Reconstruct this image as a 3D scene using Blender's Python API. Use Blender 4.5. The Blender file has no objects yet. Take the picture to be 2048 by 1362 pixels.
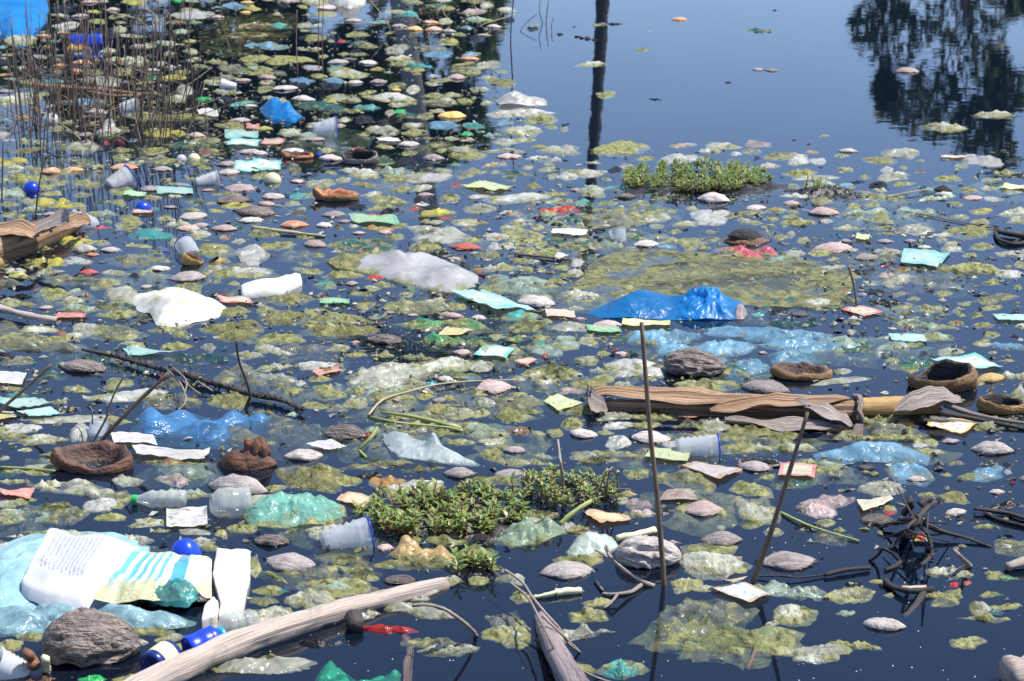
import bpy, bmesh, math, random
from mathutils import Vector, noise, Matrix
R = math.radians
rnd = random.Random(7)
scene = bpy.context.scene
C = scene.collection

# ---------------------------------------------------------------- camera, sky, sun, exposure
H, PITCH, F = 1.70, R(17.0), 4354.0
cam_d = bpy.data.cameras.new('camera'); cam = bpy.data.objects.new('camera', cam_d); C.objects.link(cam)
cam.location = (0, 0, H); cam.rotation_euler = (R(90) - PITCH, 0, 0)
cam_d.sensor_width = 36; cam_d.lens = F / 2048 * 36; cam_d.clip_end = 3000; cam_d.clip_start = 0.05
cam_d.dof.use_dof = True; cam_d.dof.focus_distance = 5.1; cam_d.dof.aperture_fstop = 14
scene.camera = cam

SUN_EL, SUN_AZ = R(62), R(78)           # azimuth measured from +Y towards +X (off to the right, slightly behind the scene)
world = bpy.data.worlds.new('World'); scene.world = world; world.use_nodes = True
wn = world.node_tree.nodes; wl = world.node_tree.links
sky = wn.new('ShaderNodeTexSky'); sky.sky_type = 'NISHITA'; sky.sun_disc = False
sky.sun_elevation = SUN_EL; sky.sun_rotation = SUN_AZ
sky.air_density = 1.0; sky.dust_density = 0.25; sky.ozone_density = 4.0; sky.altitude = 600
bg = wn['Background']; bg.inputs['Strength'].default_value = 0.15
tint = wn.new('ShaderNodeMix'); tint.data_type = 'RGBA'; tint.blend_type = 'MULTIPLY'; tint.inputs[0].default_value = 1.0
tint.inputs[7].default_value = (1.07, 1.0, 1.04, 1)
wl.new(sky.outputs['Color'], tint.inputs[6]); wl.new(tint.outputs[2], bg.inputs['Color'])
sun_d = bpy.data.lights.new('sun', 'SUN'); sun_d.energy = 5.0; sun_d.angle = R(0.5); sun_d.color = (1.0, 0.95, 0.86)
sun = bpy.data.objects.new('sun', sun_d); C.objects.link(sun)
sdir = Vector((math.sin(SUN_AZ) * math.cos(SUN_EL), math.cos(SUN_AZ) * math.cos(SUN_EL), math.sin(SUN_EL)))
sun.rotation_euler = (-sdir).to_track_quat('-Z', 'Y').to_euler()
vs = scene.view_settings; vs.view_transform = 'Standard'; vs.look = 'None'; vs.exposure = 0.6; vs.gamma = 1.0; vs.use_curve_mapping = False
cy = scene.cycles
cy.caustics_reflective = False; cy.caustics_refractive = False
cy.max_bounces = 8; cy.diffuse_bounces = 2; cy.glossy_bounces = 3; cy.transmission_bounces = 4; cy.transparent_max_bounces = 16
cy.sample_clamp_indirect = 4.0

# ---------------------------------------------------------------- pixel <-> place
FWD = Vector((0, math.cos(PITCH), -math.sin(PITCH))); UP = Vector((0, math.sin(PITCH), math.cos(PITCH)))
CP = Vector((0, 0, H))
def ray(px, py):
    return Vector((1, 0, 0)) * ((px - 1024) / F) + FWD - UP * ((py - 681) / F)
def at(px, py, z=0.0):
    d = ray(px, py); return CP + d * ((z - H) / d.z)
def at_y(px, py, y):
    d = ray(px, py); return CP + d * (y / d.y)
def mpp(px, py):                       # metres per photo pixel at that spot on the water
    return (at(px, py) - CP).dot(FWD) / F

# ---------------------------------------------------------------- materials
def mat(name):
    m = bpy.data.materials.new(name); m.use_nodes = True
    nt = m.node_tree; nt.nodes.clear()
    return m, nt, nt.nodes, nt.links
def N(ns, t, **kw):
    n = ns.new('ShaderNode' + t)
    for k, v in kw.items():
        if k in n.inputs.keys(): n.inputs[k].default_value = v
        else: setattr(n, k, v)
    return n
def c4(c): return (c[0], c[1], c[2], 1)
def ramp(ns, ls, src, stops):
    r = ns.new('ShaderNodeValToRGB'); e = r.color_ramp.elements
    while len(e) < len(stops): e.new(0.5)
    for i, (p, c) in enumerate(stops):
        e[i].position = p; e[i].color = c4(c) if isinstance(c, tuple) else (c, c, c, 1)
    ls.new(src, r.inputs['Fac']); return r
def mixc(ns, ls, fac, a, b, mode='MIX'):
    n = ns.new('ShaderNodeMix'); n.data_type = 'RGBA'; n.blend_type = mode
    for sock, v in ((n.inputs[0], fac), (n.inputs[6], a), (n.inputs[7], b)):
        if hasattr(v, 'is_output'): ls.new(v, sock)
        else: sock.default_value = v if sock == n.inputs[0] else c4(v)
    return n.outputs[2]
def mathn(ns, ls, op, a, b=0.0, clamp=False):
    n = ns.new('ShaderNodeMath'); n.operation = op; n.use_clamp = clamp
    for s, v in ((n.inputs[0], a), (n.inputs[1], b)):
        if hasattr(v, 'is_output'): ls.new(v, s)
        else: s.default_value = v
    return n.outputs[0]
def shuffled(ns, ls, coord, sc=(1, 1, 1)):  # object coordinates shifted by a per-object random amount
    tc = ns.new('ShaderNodeTexCoord'); oi = ns.new('ShaderNodeObjectInfo')
    k = mathn(ns, ls, 'MULTIPLY', oi.outputs['Random'], 37.0)
    v = ns.new('ShaderNodeVectorMath'); v.operation = 'MULTIPLY_ADD'
    ls.new(tc.outputs[coord], v.inputs[0]); v.inputs[1].default_value = sc
    cb = ns.new('ShaderNodeCombineXYZ')
    for i in range(3): ls.new(k, cb.inputs[i])
    ls.new(cb.outputs[0], v.inputs[2])
    return v.outputs[0], oi.outputs['Random']
def noise_n(ns, ls, vec, scale, detail=4, rough=0.55, dist=0.0):
    n = N(ns, 'TexNoise', Scale=scale, Detail=detail, Roughness=rough, Distortion=dist)
    ls.new(vec, n.inputs['Vector']); return n.outputs['Fac']
def vary(ns, ls, col, rand, lo, hi):
    m = ns.new('ShaderNodeMapRange'); ls.new(rand, m.inputs[0]); m.inputs[3].default_value = lo; m.inputs[4].default_value = hi
    h = ns.new('ShaderNodeHueSaturation'); ls.new(m.outputs[0], h.inputs['Value']); ls.new(col, h.inputs['Color'])
    return h.outputs[0]
def bump(ns, ls, height, strength, dist):
    b = N(ns, 'Bump', Strength=strength, Distance=dist); ls.new(height, b.inputs['Height']); return b.outputs[0]

ALGAE = (0.25, 0.255, 0.085); ALGAE_D = (0.085, 0.092, 0.022); ALGAE_Y = (0.50, 0.48, 0.24)
def film_mat(name, col, algae, a_lo, a_hi, rough=0.22, transl=0.34, crease=0.85, fine=0.35, wrinkle=1.0):
    m, nt, ns, ls = mat(name)
    vec, rand = shuffled(ns, ls, 'Object')
    n1 = noise_n(ns, ls, vec, 22, 5, 0.62, 0.4)
    n2 = noise_n(ns, ls, vec, 44, 4, 0.6)
    n3 = noise_n(ns, ls, vec, 9, 3, 0.5, 0.6)
    alg = ramp(ns, ls, n2, [(0.24, ALGAE_D), (0.46, ALGAE), (0.78, ALGAE_Y)]).outputs[0]
    cut = 0.80 - 0.42 * algae
    geo = ns.new('ShaderNodeNewGeometry'); sp = ns.new('ShaderNodeSeparateXYZ'); ls.new(geo.outputs['Position'], sp.inputs[0])
    zf = ns.new('ShaderNodeMapRange'); ls.new(sp.outputs['Z'], zf.inputs[0]); zf.inputs[1].default_value = 0.0; zf.inputs[2].default_value = 0.016
    zf.inputs[3].default_value = 0.20 if algae > 0.05 else 0.0; zf.inputs[4].default_value = -0.06 if algae > .05 else 0.0       # algae grows along the waterline
    rsh = mathn(ns, ls, 'MULTIPLY_ADD', rand, 0.22 if algae > 0.05 else 0.0); rsh.node.inputs[2].default_value = -0.09 if algae > .05 else 0.0
    am = ramp(ns, ls, mathn(ns, ls, 'ADD', mathn(ns, ls, 'ADD', n1, rsh), zf.outputs[0]), [(cut - 0.07, 0.0), (cut + 0.09, 1.0)]).outputs[0]
    col2 = mixc(ns, ls, n3, tuple(c * 0.5 for c in col), tuple(min(0.85, c * 1.12) for c in col))
    colr = vary(ns, ls, mixc(ns, ls, am, col2, alg), rand, 0.75, 1.2)
    al = ramp(ns, ls, n3, [(0.36, a_lo), (0.62, a_hi)]).outputs[0]
    alpha = mathn(ns, ls, 'MAXIMUM', al, mathn(ns, ls, 'MULTIPLY', am, 0.9))
    hsum = mathn(ns, ls, 'ADD', mathn(ns, ls, 'MULTIPLY', n1, 0.55), mathn(ns, ls, 'MULTIPLY', mathn(ns, ls, 'MULTIPLY', n2, fine * 1.4), am))
    rot = ns.new('ShaderNodeVectorRotate'); rot.rotation_type = 'Z_AXIS'; ls.new(vec, rot.inputs['Vector']); ls.new(mathn(ns, ls, 'MULTIPLY', rand, 6.0), rot.inputs['Angle'])
    stv = ns.new('ShaderNodeMapping'); stv.inputs['Scale'].default_value = (6, 22, 9); ls.new(rot.outputs[0], stv.inputs[0])
    rg = ns.new('ShaderNodeTexNoise'); rg.noise_type = 'RIDGED_MULTIFRACTAL'; rg.inputs['Scale'].default_value = 1.0; rg.inputs['Detail'].default_value = 3.0; rg.inputs['Distortion'].default_value = 0.7; rg.inputs['Roughness'].default_value = 0.5
    ls.new(stv.outputs[0], rg.inputs['Vector'])
    hsum = mathn(ns, ls, 'ADD', hsum, mathn(ns, ls, 'MULTIPLY', rg.outputs['Fac'], 0.42 * wrinkle))
    hsum = mathn(ns, ls, 'ADD', hsum, mathn(ns, ls, 'MULTIPLY', n3, 1.2))
    nrm = bump(ns, ls, hsum, min(1.0, crease), 0.019)
    p = N(ns, 'BsdfPrincipled', Roughness=rough); ls.new(colr, p.inputs['Base Color'])
    rgh = mathn(ns, ls, 'MULTIPLY_ADD', am, 0.36); rgh.node.inputs[2].default_value = rough; ls.new(rgh, p.inputs['Roughness']); ls.new(nrm, p.inputs['Normal'])
    t = ns.new('ShaderNodeBsdfTranslucent'); ls.new(colr, t.inputs['Color']); ls.new(nrm, t.inputs['Normal'])
    mx = N(ns, 'MixShader', Fac=transl); ls.new(p.outputs[0], mx.inputs[1]); ls.new(t.outputs[0], mx.inputs[2])
    tr = ns.new('ShaderNodeBsdfTransparent')
    m2 = ns.new('ShaderNodeMixShader'); ls.new(alpha, m2.inputs[0]); ls.new(tr.outputs[0], m2.inputs[1]); ls.new(mx.outputs[0], m2.inputs[2])
    o = ns.new('ShaderNodeOutputMaterial'); ls.new(m2.outputs[0], o.inputs['Surface'])
    return m
FILM = {
 'ol': film_mat('film_olive', (0.40, 0.42, 0.29), 0.46, 0.28, 0.85, rough=0.16),
 'yl': film_mat('film_algae_caked', (0.46, 0.44, 0.16), 0.80, 0.55, 0.95, rough=0.3, crease=0.8, fine=0.7),
 'wh': film_mat('film_whitish', (0.70, 0.71, 0.56), 0.26, 0.55, 0.97, rough=0.16),
 'W':  film_mat('film_white', (0.72, 0.72, 0.66), 0.15, 0.90, 1.0, transl=0.35),
 'cl': film_mat('film_clear', (0.40, 0.42, 0.35), 0.30, 0.12, 0.60, rough=0.12),
 'gw': film_mat('film_pale_green', (0.48, 0.62, 0.50), 0.25, 0.45, 0.95),
 'gr': film_mat('film_green', (0.10, 0.36, 0.15), 0.25, 0.40, 0.95),
 'bg': film_mat('film_bright_green', (0.06, 0.55, 0.16), 0.05, 0.9, 1.0),
 'tl': film_mat('film_teal', (0.10, 0.50, 0.47), 0.14, 0.50, 1.0),
 'kt': film_mat('film_dark_teal', (0.05, 0.17, 0.15), 0.18, 0.35, 0.85, rough=0.12),
 'bl': film_mat('film_light_blue', (0.30, 0.58, 0.84), 0.06, 0.50, 0.98, transl=0.45),
 'bb': film_mat('film_bright_blue', (0.025, 0.33, 0.95), 0.0, 1.0, 1.0, rough=0.28, transl=0.45, crease=0.7),
 'kd': film_mat('film_dark_olive', (0.09, 0.11, 0.03), 0.6, 0.45, 0.95),
 'rd': film_mat('film_red', (0.70, 0.06, 0.05), 0.06, 0.85, 1.0),
 'pk': film_mat('film_pink', (0.66, 0.13, 0.17), 0.10, 0.75, 1.0),
 'pw': film_mat('film_pinkish_white', (0.66, 0.52, 0.50), 0.12, 0.55, 1.0),
 'mr': film_mat('film_maroon', (0.16, 0.05, 0.055), 0.15, 0.55, 0.9, rough=0.5),
 'br': film_mat('film_brown', (0.24, 0.11, 0.06), 0.12, 0.8, 1.0),
 'or': film_mat('film_orange', (0.62, 0.33, 0.10), 0.12, 0.9, 1.0),
 'ye': film_mat('film_yellow', (0.66, 0.60, 0.12), 0.2, 0.85, 1.0),
 'mn': film_mat('film_net_maroon', (0.11, 0.035, 0.035), 0.12, 0.35, 0.75, rough=0.6),
 'dk': film_mat('film_black', (0.02, 0.018, 0.016), 0.04, 0.85, 1.0, rough=0.3, crease=1.0, fine=1.0),
 'ob': film_mat('film_opaque_blue', (0.012, 0.03, 0.33), 0.0, 1.0, 1.0, rough=0.25, transl=0.1, crease=0.1),
}
def husk_mat(name, pale, dark, scale=(1.3, 9, 9), str_=0.35, patch=None):
    m, nt, ns, ls = mat(name)
    vec, rand = shuffled(ns, ls, 'Object', scale)
    tc = ns.new('ShaderNodeTexCoord')
    fib = noise_n(ns, ls, vec, 1.6, 4, 0.6, 0.35)
    v2, _ = shuffled(ns, ls, 'Object', (1, 1, 1))
    blot = noise_n(ns, ls, v2, 3.0, 4, 0.6, 0.5)
    fleck = noise_n(ns, ls, v2, 17, 3, 0.6)
    col = ramp(ns, ls, fib, [(0.30, dark), (0.50, tuple(0.6 * a + 0.4 * b for a, b in zip(pale, dark))), (0.66, pale)]).outputs[0]
    if patch: col = mixc(ns, ls, ramp(ns, ls, blot, [(0.48, 0.0), (0.62, 1.0)]).outputs[0], col, patch)
    col = mixc(ns, ls, ramp(ns, ls, fleck, [(0.27, 1.0), (0.36, 0.0)]).outputs[0], col, tuple(c * 0.35 for c in dark))
    col = vary(ns, ls, col, rand, 0.72, 1.18)
    geo = ns.new('ShaderNodeNewGeometry'); sp = ns.new('ShaderNodeSeparateXYZ'); ls.new(geo.outputs['Position'], sp.inputs[0])
    wob = mathn(ns, ls, 'MULTIPLY_ADD', fib, 0.016); wob.node.inputs[2].default_value = -0.0055
    wet = mathn(ns, ls, 'LESS_THAN', sp.outputs['Z'], wob)
    col = mixc(ns, ls, wet, col, tuple(c * 0.22 for c in dark))       # the soaked fringe at the waterline
    p = N(ns, 'BsdfPrincipled'); ls.new(col, p.inputs['Base Color'])
    rr = mathn(ns, ls, 'MULTIPLY_ADD', wet, -0.5); rr.node.inputs[2].default_value = 0.72
    ls.new(rr, p.inputs['Roughness'])
    hh = mathn(ns, ls, 'ADD', fib, mathn(ns, ls, 'MULTIPLY', fleck, 0.4))
    ls.new(bump(ns, ls, hh, str_, 0.03), p.inputs['Normal'])
    o = ns.new('ShaderNodeOutputMaterial'); ls.new(p.outputs[0], o.inputs[0])
    return m
HUSK = {
 'g': husk_mat('husk_pale_grey', (0.55, 0.495, 0.45), (0.24, 0.20, 0.18)),
 'd': husk_mat('husk_dark_grey', (0.34, 0.29, 0.275), (0.14, 0.11, 0.105)),
 'o': husk_mat('husk_orange', (0.60, 0.27, 0.13), (0.36, 0.12, 0.05), str_=0.25, patch=(0.58, 0.40, 0.28)),
 'p': husk_mat('husk_reddish', (0.50, 0.38, 0.35), (0.28, 0.18, 0.16), str_=0.4),
 'y': husk_mat('husk_yellow', (0.68, 0.45, 0.10), (0.45, 0.24, 0.06), str_=0.2, patch=(0.55, 0.42, 0.22)),
 'r': husk_mat('husk_dull_red', (0.52, 0.11, 0.08), (0.28, 0.05, 0.04), str_=0.3),
 'k': husk_mat('husk_streaked_grey', (0.34, 0.275, 0.24), (0.045, 0.034, 0.028), scale=(1.0, 9, 9), str_=1.0),
 'b': husk_mat('shell_brown', (0.19, 0.078, 0.040), (0.045, 0.02, 0.012), scale=(1.6, 1.6, 5), str_=0.55),
 'gb': husk_mat('shell_green_brown', (0.30, 0.165, 0.05), (0.075, 0.04, 0.02), scale=(1, 1, 4), str_=0.4),
 'in': husk_mat('shell_inside', (0.17, 0.09, 0.065), (0.03, 0.018, 0.014), scale=(2, 2, 2), str_=0.5),
 'bk': husk_mat('husk_black', (0.05, 0.042, 0.04), (0.012, 0.01, 0.01), str_=1.0),
 'oi': husk_mat('shell_orange_inside', (0.62, 0.24, 0.09), (0.22, 0.07, 0.03), scale=(3, 3, 3), str_=0.4),
}
def wood_mat(name, pale, dark, scale=(2, 30, 30), st=0.6, lo=0.36):
    m, nt, ns, ls = mat(name)
    tc = ns.new('ShaderNodeTexCoord'); mp = ns.new('ShaderNodeMapping'); mp.inputs['Scale'].default_value = scale
    ls.new(tc.outputs['UV'], mp.inputs[0])
    g = noise_n(ns, ls, mp.outputs[0], 1.0, 7, 0.68, 0.08)
    b = noise_n(ns, ls, tc.outputs['Object'], 7, 4, 0.6)
    col = ramp(ns, ls, g, [(lo, dark), (lo + 0.11, tuple(0.75 * x + 0.25 * y for x, y in zip(pale, dark))), (0.7, pale)]).outputs[0]
    col = mixc(ns, ls, ramp(ns, ls, b, [(0.28, 0.7), (0.42, 0.0)]).outputs[0], col, dark)
    oi = ns.new('ShaderNodeObjectInfo'); col = vary(ns, ls, col, oi.outputs['Random'], 0.8, 1.15)
    p = N(ns, 'BsdfPrincipled', Roughness=0.7); ls.new(col, p.inputs['Base Color'])
    ls.new(bump(ns, ls, g, st, 0.01), p.inputs['Normal'])
    o = ns.new('ShaderNodeOutputMaterial'); ls.new(p.outputs[0], o.inputs[0])
    return m
WOOD = {
 'drift': wood_mat('driftwood', (0.56, 0.46, 0.39), (0.17, 0.125, 0.10), scale=(2.6, 24, 1), st=0.7, lo=0.36),
 'ban': wood_mat('dry_banana_sheath', (0.56, 0.36, 0.21), (0.12, 0.06, 0.032), scale=(1.6, 16, 1), st=1.0, lo=0.44),
 'bang': wood_mat('greyed_sheath', (0.50, 0.42, 0.37), (0.12, 0.09, 0.07), scale=(2.0, 22, 1), st=1.0, lo=0.43),
 'bany': wood_mat('yellow_sheath', (0.46, 0.29, 0.10), (0.15, 0.075, 0.035), scale=(1.6, 9, 1), st=0.5),
 'bark': wood_mat('grey_bark', (0.30, 0.24, 0.235), (0.09, 0.065, 0.065), scale=(3, 5, 1), st=1.0),
 'reed': wood_mat('dry_reed', (0.20, 0.135, 0.09), (0.075, 0.048, 0.035), scale=(8, 2, 1)),
 'straw': wood_mat('pale_straw', (0.52, 0.44, 0.26), (0.30, 0.22, 0.12), scale=(6, 2, 1)),
 'green': wood_mat('green_stem', (0.34, 0.38, 0.12), (0.16, 0.19, 0.05), scale=(6, 2, 1), st=0.1),
 'black': wood_mat('wet_black_twig', (0.045, 0.036, 0.032), (0.012, 0.010, 0.009), scale=(6, 3, 1), st=1.0),
 'twig': wood_mat('grey_twig', (0.30, 0.25, 0.21), (0.10, 0.075, 0.06), scale=(6, 3, 1)),
 'palm': wood_mat('palm_trunk', (0.52, 0.50, 0.49), (0.30, 0.29, 0.28), scale=(40, 2, 1)),
 'dpalm': wood_mat('dark_palm_trunk', (0.06, 0.055, 0.045), (0.025, 0.022, 0.018), scale=(40, 2, 1)),
 'red': wood_mat('red_stem', (0.36, 0.08, 0.06), (0.16, 0.035, 0.03), scale=(4, 2, 1), st=0.1),
}
def plain(name, col, rough=0.4, transl=0.0, alpha=1.0, dirt=0.0, dirtc=(0.25, 0.24, 0.08), bscale=0, emis=None):
    m, nt, ns, ls = mat(name)
    vec, rand = shuffled(ns, ls, 'Object')
    n = noise_n(ns, ls, vec, 28, 5, 0.65)
    c = mixc(ns, ls, ramp(ns, ls, n, [(0.62 - 0.3 * dirt, 0.0), (0.78 - 0.3 * dirt, min(1, dirt * 2))]).outputs[0], col, dirtc)
    c = vary(ns, ls, c, rand, 0.85, 1.1)
    p = N(ns, 'BsdfPrincipled', Roughness=rough); ls.new(c, p.inputs['Base Color'])
    if bscale: ls.new(bump(ns, ls, n, bscale, 0.01), p.inputs['Normal'])
    out = p.outputs[0]
    if transl:
        t = ns.new('ShaderNodeBsdfTranslucent'); ls.new(c, t.inputs['Color'])
        mx = N(ns, 'MixShader', Fac=transl); ls.new(out, mx.inputs[1]); ls.new(t.outputs[0], mx.inputs[2]); out = mx.outputs[0]
    if alpha < 1:
        t = ns.new('ShaderNodeBsdfTransparent')
        mx = N(ns, 'MixShader', Fac=alpha); ls.new(t.outputs[0], mx.inputs[1]); ls.new(out, mx.inputs[2]); out = mx.outputs[0]
    o = ns.new('ShaderNodeOutputMaterial'); ls.new(out, o.inputs[0])
    return m
PL = {
 'cup': plain('frosted_plastic', (0.70, 0.74, 0.80), 0.13, 0.5, 0.78, 0.28),
 'cupw': plain('white_plastic', (0.72, 0.73, 0.74), 0.2, 0.4, 1.0, 0.28),
 'clear': plain('clear_plastic', (0.62, 0.65, 0.62), 0.12, 0.3, 0.5, 0.2),
 'blue': plain('blue_plastic', (0.015, 0.06, 0.55), 0.3, 0.2, 1.0, 0.05),
 'navy': plain('navy_plastic', (0.012, 0.022, 0.16), 0.3, 0.05, 1.0, 0.1),
 'cyan': plain('cyan_plastic', (0.03, 0.42, 0.52), 0.3, 0.2, 1.0, 0.12),
 'green': plain('green_plastic', (0.03, 0.50, 0.10), 0.35, 0.1, 1.0, 0.05),
 'yellow': plain('yellow_plastic', (0.75, 0.60, 0.04), 0.35, 0.1, 1.0, 0.05),
 'cream': plain('cream_plastic', (0.72, 0.68, 0.42), 0.4, 0.1, 1.0, 0.05),
 'foam': plain('white_foam', (0.68, 0.67, 0.62), 0.8, 0.1, 1.0, 0.40, (0.50, 0.44, 0.16), 0.4),
 'mud': plain('wet_mud', (0.018, 0.015, 0.012), 0.35, 0, 1, 0.4, (0.06, 0.05, 0.03), 1.0),
 'brownglass': plain('brown_glass', (0.09, 0.015, 0.01), 0.15, 0.1, 1.0, 0.05),
 'leaf': plain('water_leaf', (0.19, 0.30, 0.07), 0.42, 0.35, 1.0, 0.5, (0.33, 0.33, 0.09)),
 'leafd': plain('tree_leaf', (0.085, 0.13, 0.028), 0.5, 0.3, 1.0, 0.2, (0.09, 0.12, 0.03)),
 'leafg': plain('tree_leaf_greyish', (0.05, 0.085, 0.03), 0.5, 0.3, 1.0, 0.3, (0.10, 0.11, 0.08)),
 'scum': plain('algae_scum', (0.20, 0.19, 0.07), 0.6, 0.2, 1.0, 0.4, (0.5, 0.48, 0.25)),
 'speck': plain('pale_speck', (0.6, 0.6, 0.55), 0.6),
 'cloth': plain('woven_white_sack', (0.58, 0.58, 0.53), 0.75, 0.15, 1.0, 0.42, (0.36, 0.36, 0.16), 0.5),
 'leaf_ye': plain('yellow_leaf', (0.62, 0.60, 0.16), 0.4, 0.3, 1.0, 0.1),
}
# printed packet: border, panel and blotchy print on its own UV layout
def print_mat(name, border, panel, ink, algae=0.15, inset=(0.10, 0.14), band=None):
    m, nt, ns, ls = mat(name)
    tc = ns.new('ShaderNodeTexCoord'); sp = ns.new('ShaderNodeSeparateXYZ'); ls.new(tc.outputs['UV'], sp.inputs[0])
    vec, rand = shuffled(ns, ls, 'UV')
    def inside(s, e):
        d = mathn(ns, ls, 'ABSOLUTE', mathn(ns, ls, 'SUBTRACT', s, 0.5))
        return mathn(ns, ls, 'LESS_THAN', d, 0.5 - e)
    pm = mathn(ns, ls, 'MULTIPLY', inside(sp.outputs[0], inset[0]), inside(sp.outputs[1], inset[1]))
    col = mixc(ns, ls, pm, border, panel)
    mp = ns.new('ShaderNodeMapping'); mp.inputs['Scale'].default_value = (5, 9, 1); ls.new(vec, mp.inputs[0])
    pn = noise_n(ns, ls, mp.outputs[0], 1.0, 3, 0.6)
    ink_m = mathn(ns, ls, 'MULTIPLY', pm, ramp(ns, ls, pn, [(0.56, 0.0), (0.60, 1.0)]).outputs[0])
    col = mixc(ns, ls, ink_m, col, ink)
    if band:
        bm_ = inside(sp.outputs[0], 0.34)
        col = mixc(ns, ls, mathn(ns, ls, 'MULTIPLY', bm_, mathn(ns, ls, 'GREATER_THAN', sp.outputs[1], 0.5)), col, band)
    an = noise_n(ns, ls, vec, 4.0, 5, 0.7)
    cut = 0.70 - 0.3 * algae
    col = mixc(ns, ls, ramp(ns, ls, an, [(cut, 0.0), (cut + 0.12, 0.8)]).outputs[0], col, ALGAE_Y)
    n5 = noise_n(ns, ls, vec, 1.6, 4, 0.65)
    col = mixc(ns, ls, ramp(ns, ls, n5, [(0.35, 0.6), (0.6, 0.2)]).outputs[0], col, (0.62, 0.62, 0.50))
    col = vary(ns, ls, col, rand, 0.75, 1.05)
    p = N(ns, 'BsdfPrincipled', Roughness=0.3); ls.new(col, p.inputs['Base Color'])
    ls.new(bump(ns, ls, an, 0.3, 0.02), p.inputs['Normal'])
    t = ns.new('ShaderNodeBsdfTranslucent'); ls.new(col, t.inputs['Color'])
    mx = N(ns, 'MixShader', Fac=0.2); ls.new(p.outputs[0], mx.inputs[1]); ls.new(t.outputs[0], mx.inputs[2])
    o = ns.new('ShaderNodeOutputMaterial'); ls.new(mx.outputs[0], o.inputs[0])
    return m
PRINT = {
 'red': print_mat('print_red', (0.72, 0.07, 0.05), (0.72, 0.10, 0.07), (0.85, 0.62, 0.45), 0.05),
 'teal': print_mat('print_teal', (0.16, 0.54, 0.50), (0.30, 0.63, 0.58), (0.70, 0.78, 0.68), 0.35),
 'tealw': print_mat('print_teal_white', (0.06, 0.55, 0.48), (0.78, 0.82, 0.72), (0.06, 0.55, 0.48), 0.25),
 'green': print_mat('print_green', (0.05, 0.50, 0.20), (0.25, 0.62, 0.30), (0.8, 0.8, 0.4), 0.2),
 'yellow': print_mat('print_yellow', (0.74, 0.72, 0.45), (0.80, 0.62, 0.12), (0.72, 0.36, 0.05), 0.1),
 'yg': print_mat('print_yellow_green', (0.62, 0.68, 0.18), (0.72, 0.76, 0.38), (0.30, 0.60, 0.30), 0.3),
 'white': print_mat('print_white', (0.82, 0.80, 0.74), (0.80, 0.74, 0.70), (0.45, 0.45, 0.70), 0.08),
 'whitep': print_mat('print_white_purple', (0.80, 0.78, 0.55), (0.82, 0.78, 0.80), (0.22, 0.13, 0.24), 0.05, (0.04, 0.05)),
 'orange': print_mat('print_orange', (0.58, 0.27, 0.09), (0.68, 0.56, 0.28), (0.62, 0.33, 0.13), 0.1, (0.16, 0.2)),
 'brown': print_mat('print_brown', (0.26, 0.12, 0.075), (0.28, 0.13, 0.08), (0.68, 0.62, 0.48), 0.05),
 'sky': print_mat('print_blue_white', (0.60, 0.32, 0.12), (0.76, 0.80, 0.86), (0.25, 0.36, 0.72), 0.1, (0.08, 0.1)),
 'pink': print_mat('print_pink_yellow', (0.58, 0.30, 0.16), (0.74, 0.62, 0.62), (0.60, 0.30, 0.36), 0.25, (0.05, 0.12)),
 'snack': print_mat('print_snack', (0.78, 0.45, 0.05), (0.80, 0.77, 0.60), (0.75, 0.10, 0.16), 0.0, (0.06, 0.10)),
 'cream': print_mat('print_cream', (0.70, 0.64, 0.42), (0.70, 0.62, 0.42), (0.30, 0.14, 0.17), 0.1),
 'multi': print_mat('print_multi', (0.70, 0.10, 0.12), (0.75, 0.55, 0.35), (0.10, 0.45, 0.25), 0.15),
 'tan': print_mat('print_tan', (0.55, 0.40, 0.26), (0.60, 0.45, 0.32), (0.30, 0.18, 0.12), 0.05),
}

# ---------------------------------------------------------------- object helpers
def link_mesh(name, verts, faces, m, parent=None, loc=(0, 0, 0), smooth=True, uvs=None):
    me = bpy.data.meshes.new(name); me.from_pydata([tuple(v) for v in verts], [], faces)
    me.materials.append(m)
    if smooth: me.polygons.foreach_set('use_smooth', [True] * len(me.polygons))
    if uvs:
        ul = me.uv_layers.new(name='UVMap')
        flat = []
        for l in me.loops: flat.extend(uvs[l.vertex_index])
        ul.data.foreach_set('uv', flat)
    o = bpy.data.objects.new(name, me); C.objects.link(o); o.location = loc
    if parent: o.parent = parent
    return o
def empty(name, loc):
    o = bpy.data.objects.new(name, None); C.objects.link(o); o.location = loc; o.empty_display_size = 0.05; return o
AUTO = []      # (object, adjectives, singular, plural, px, py) waiting for a label
def tag(o, label=None, cat=None, group=None, kind=None):
    if label: o['label'] = label
    if cat: o['category'] = cat
    if group: o['group'] = group
    if kind: o['kind'] = kind
    return o
def auto(o, adj, sing, plur, px, py, cat, group):
    o['category'] = cat; o['group'] = group; AUTO.append((o, adj, sing, plur, px, py)); return o
def fbm(p, oct=3):
    v, a = 0.0, 1.0
    for i in range(oct):
        v += a * noise.noise(p); p = p * 2.1 + Vector((5.2, 1.3, 7.7)); a *= 0.5
    return v
def resample(poly, n):
    L = [0.0]; m = len(poly)
    for i in range(m): L.append(L[-1] + (Vector(poly[(i + 1) % m]) - Vector(poly[i])).length)
    out = []; j = 0
    for k in range(n):
        s = L[-1] * k / n
        while L[j + 1] < s: j += 1
        t = (s - L[j]) / max(1e-9, L[j + 1] - L[j])
        out.append(Vector(poly[j]).lerp(Vector(poly[(j + 1) % m]), t))
    return out
OCC = {}
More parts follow.
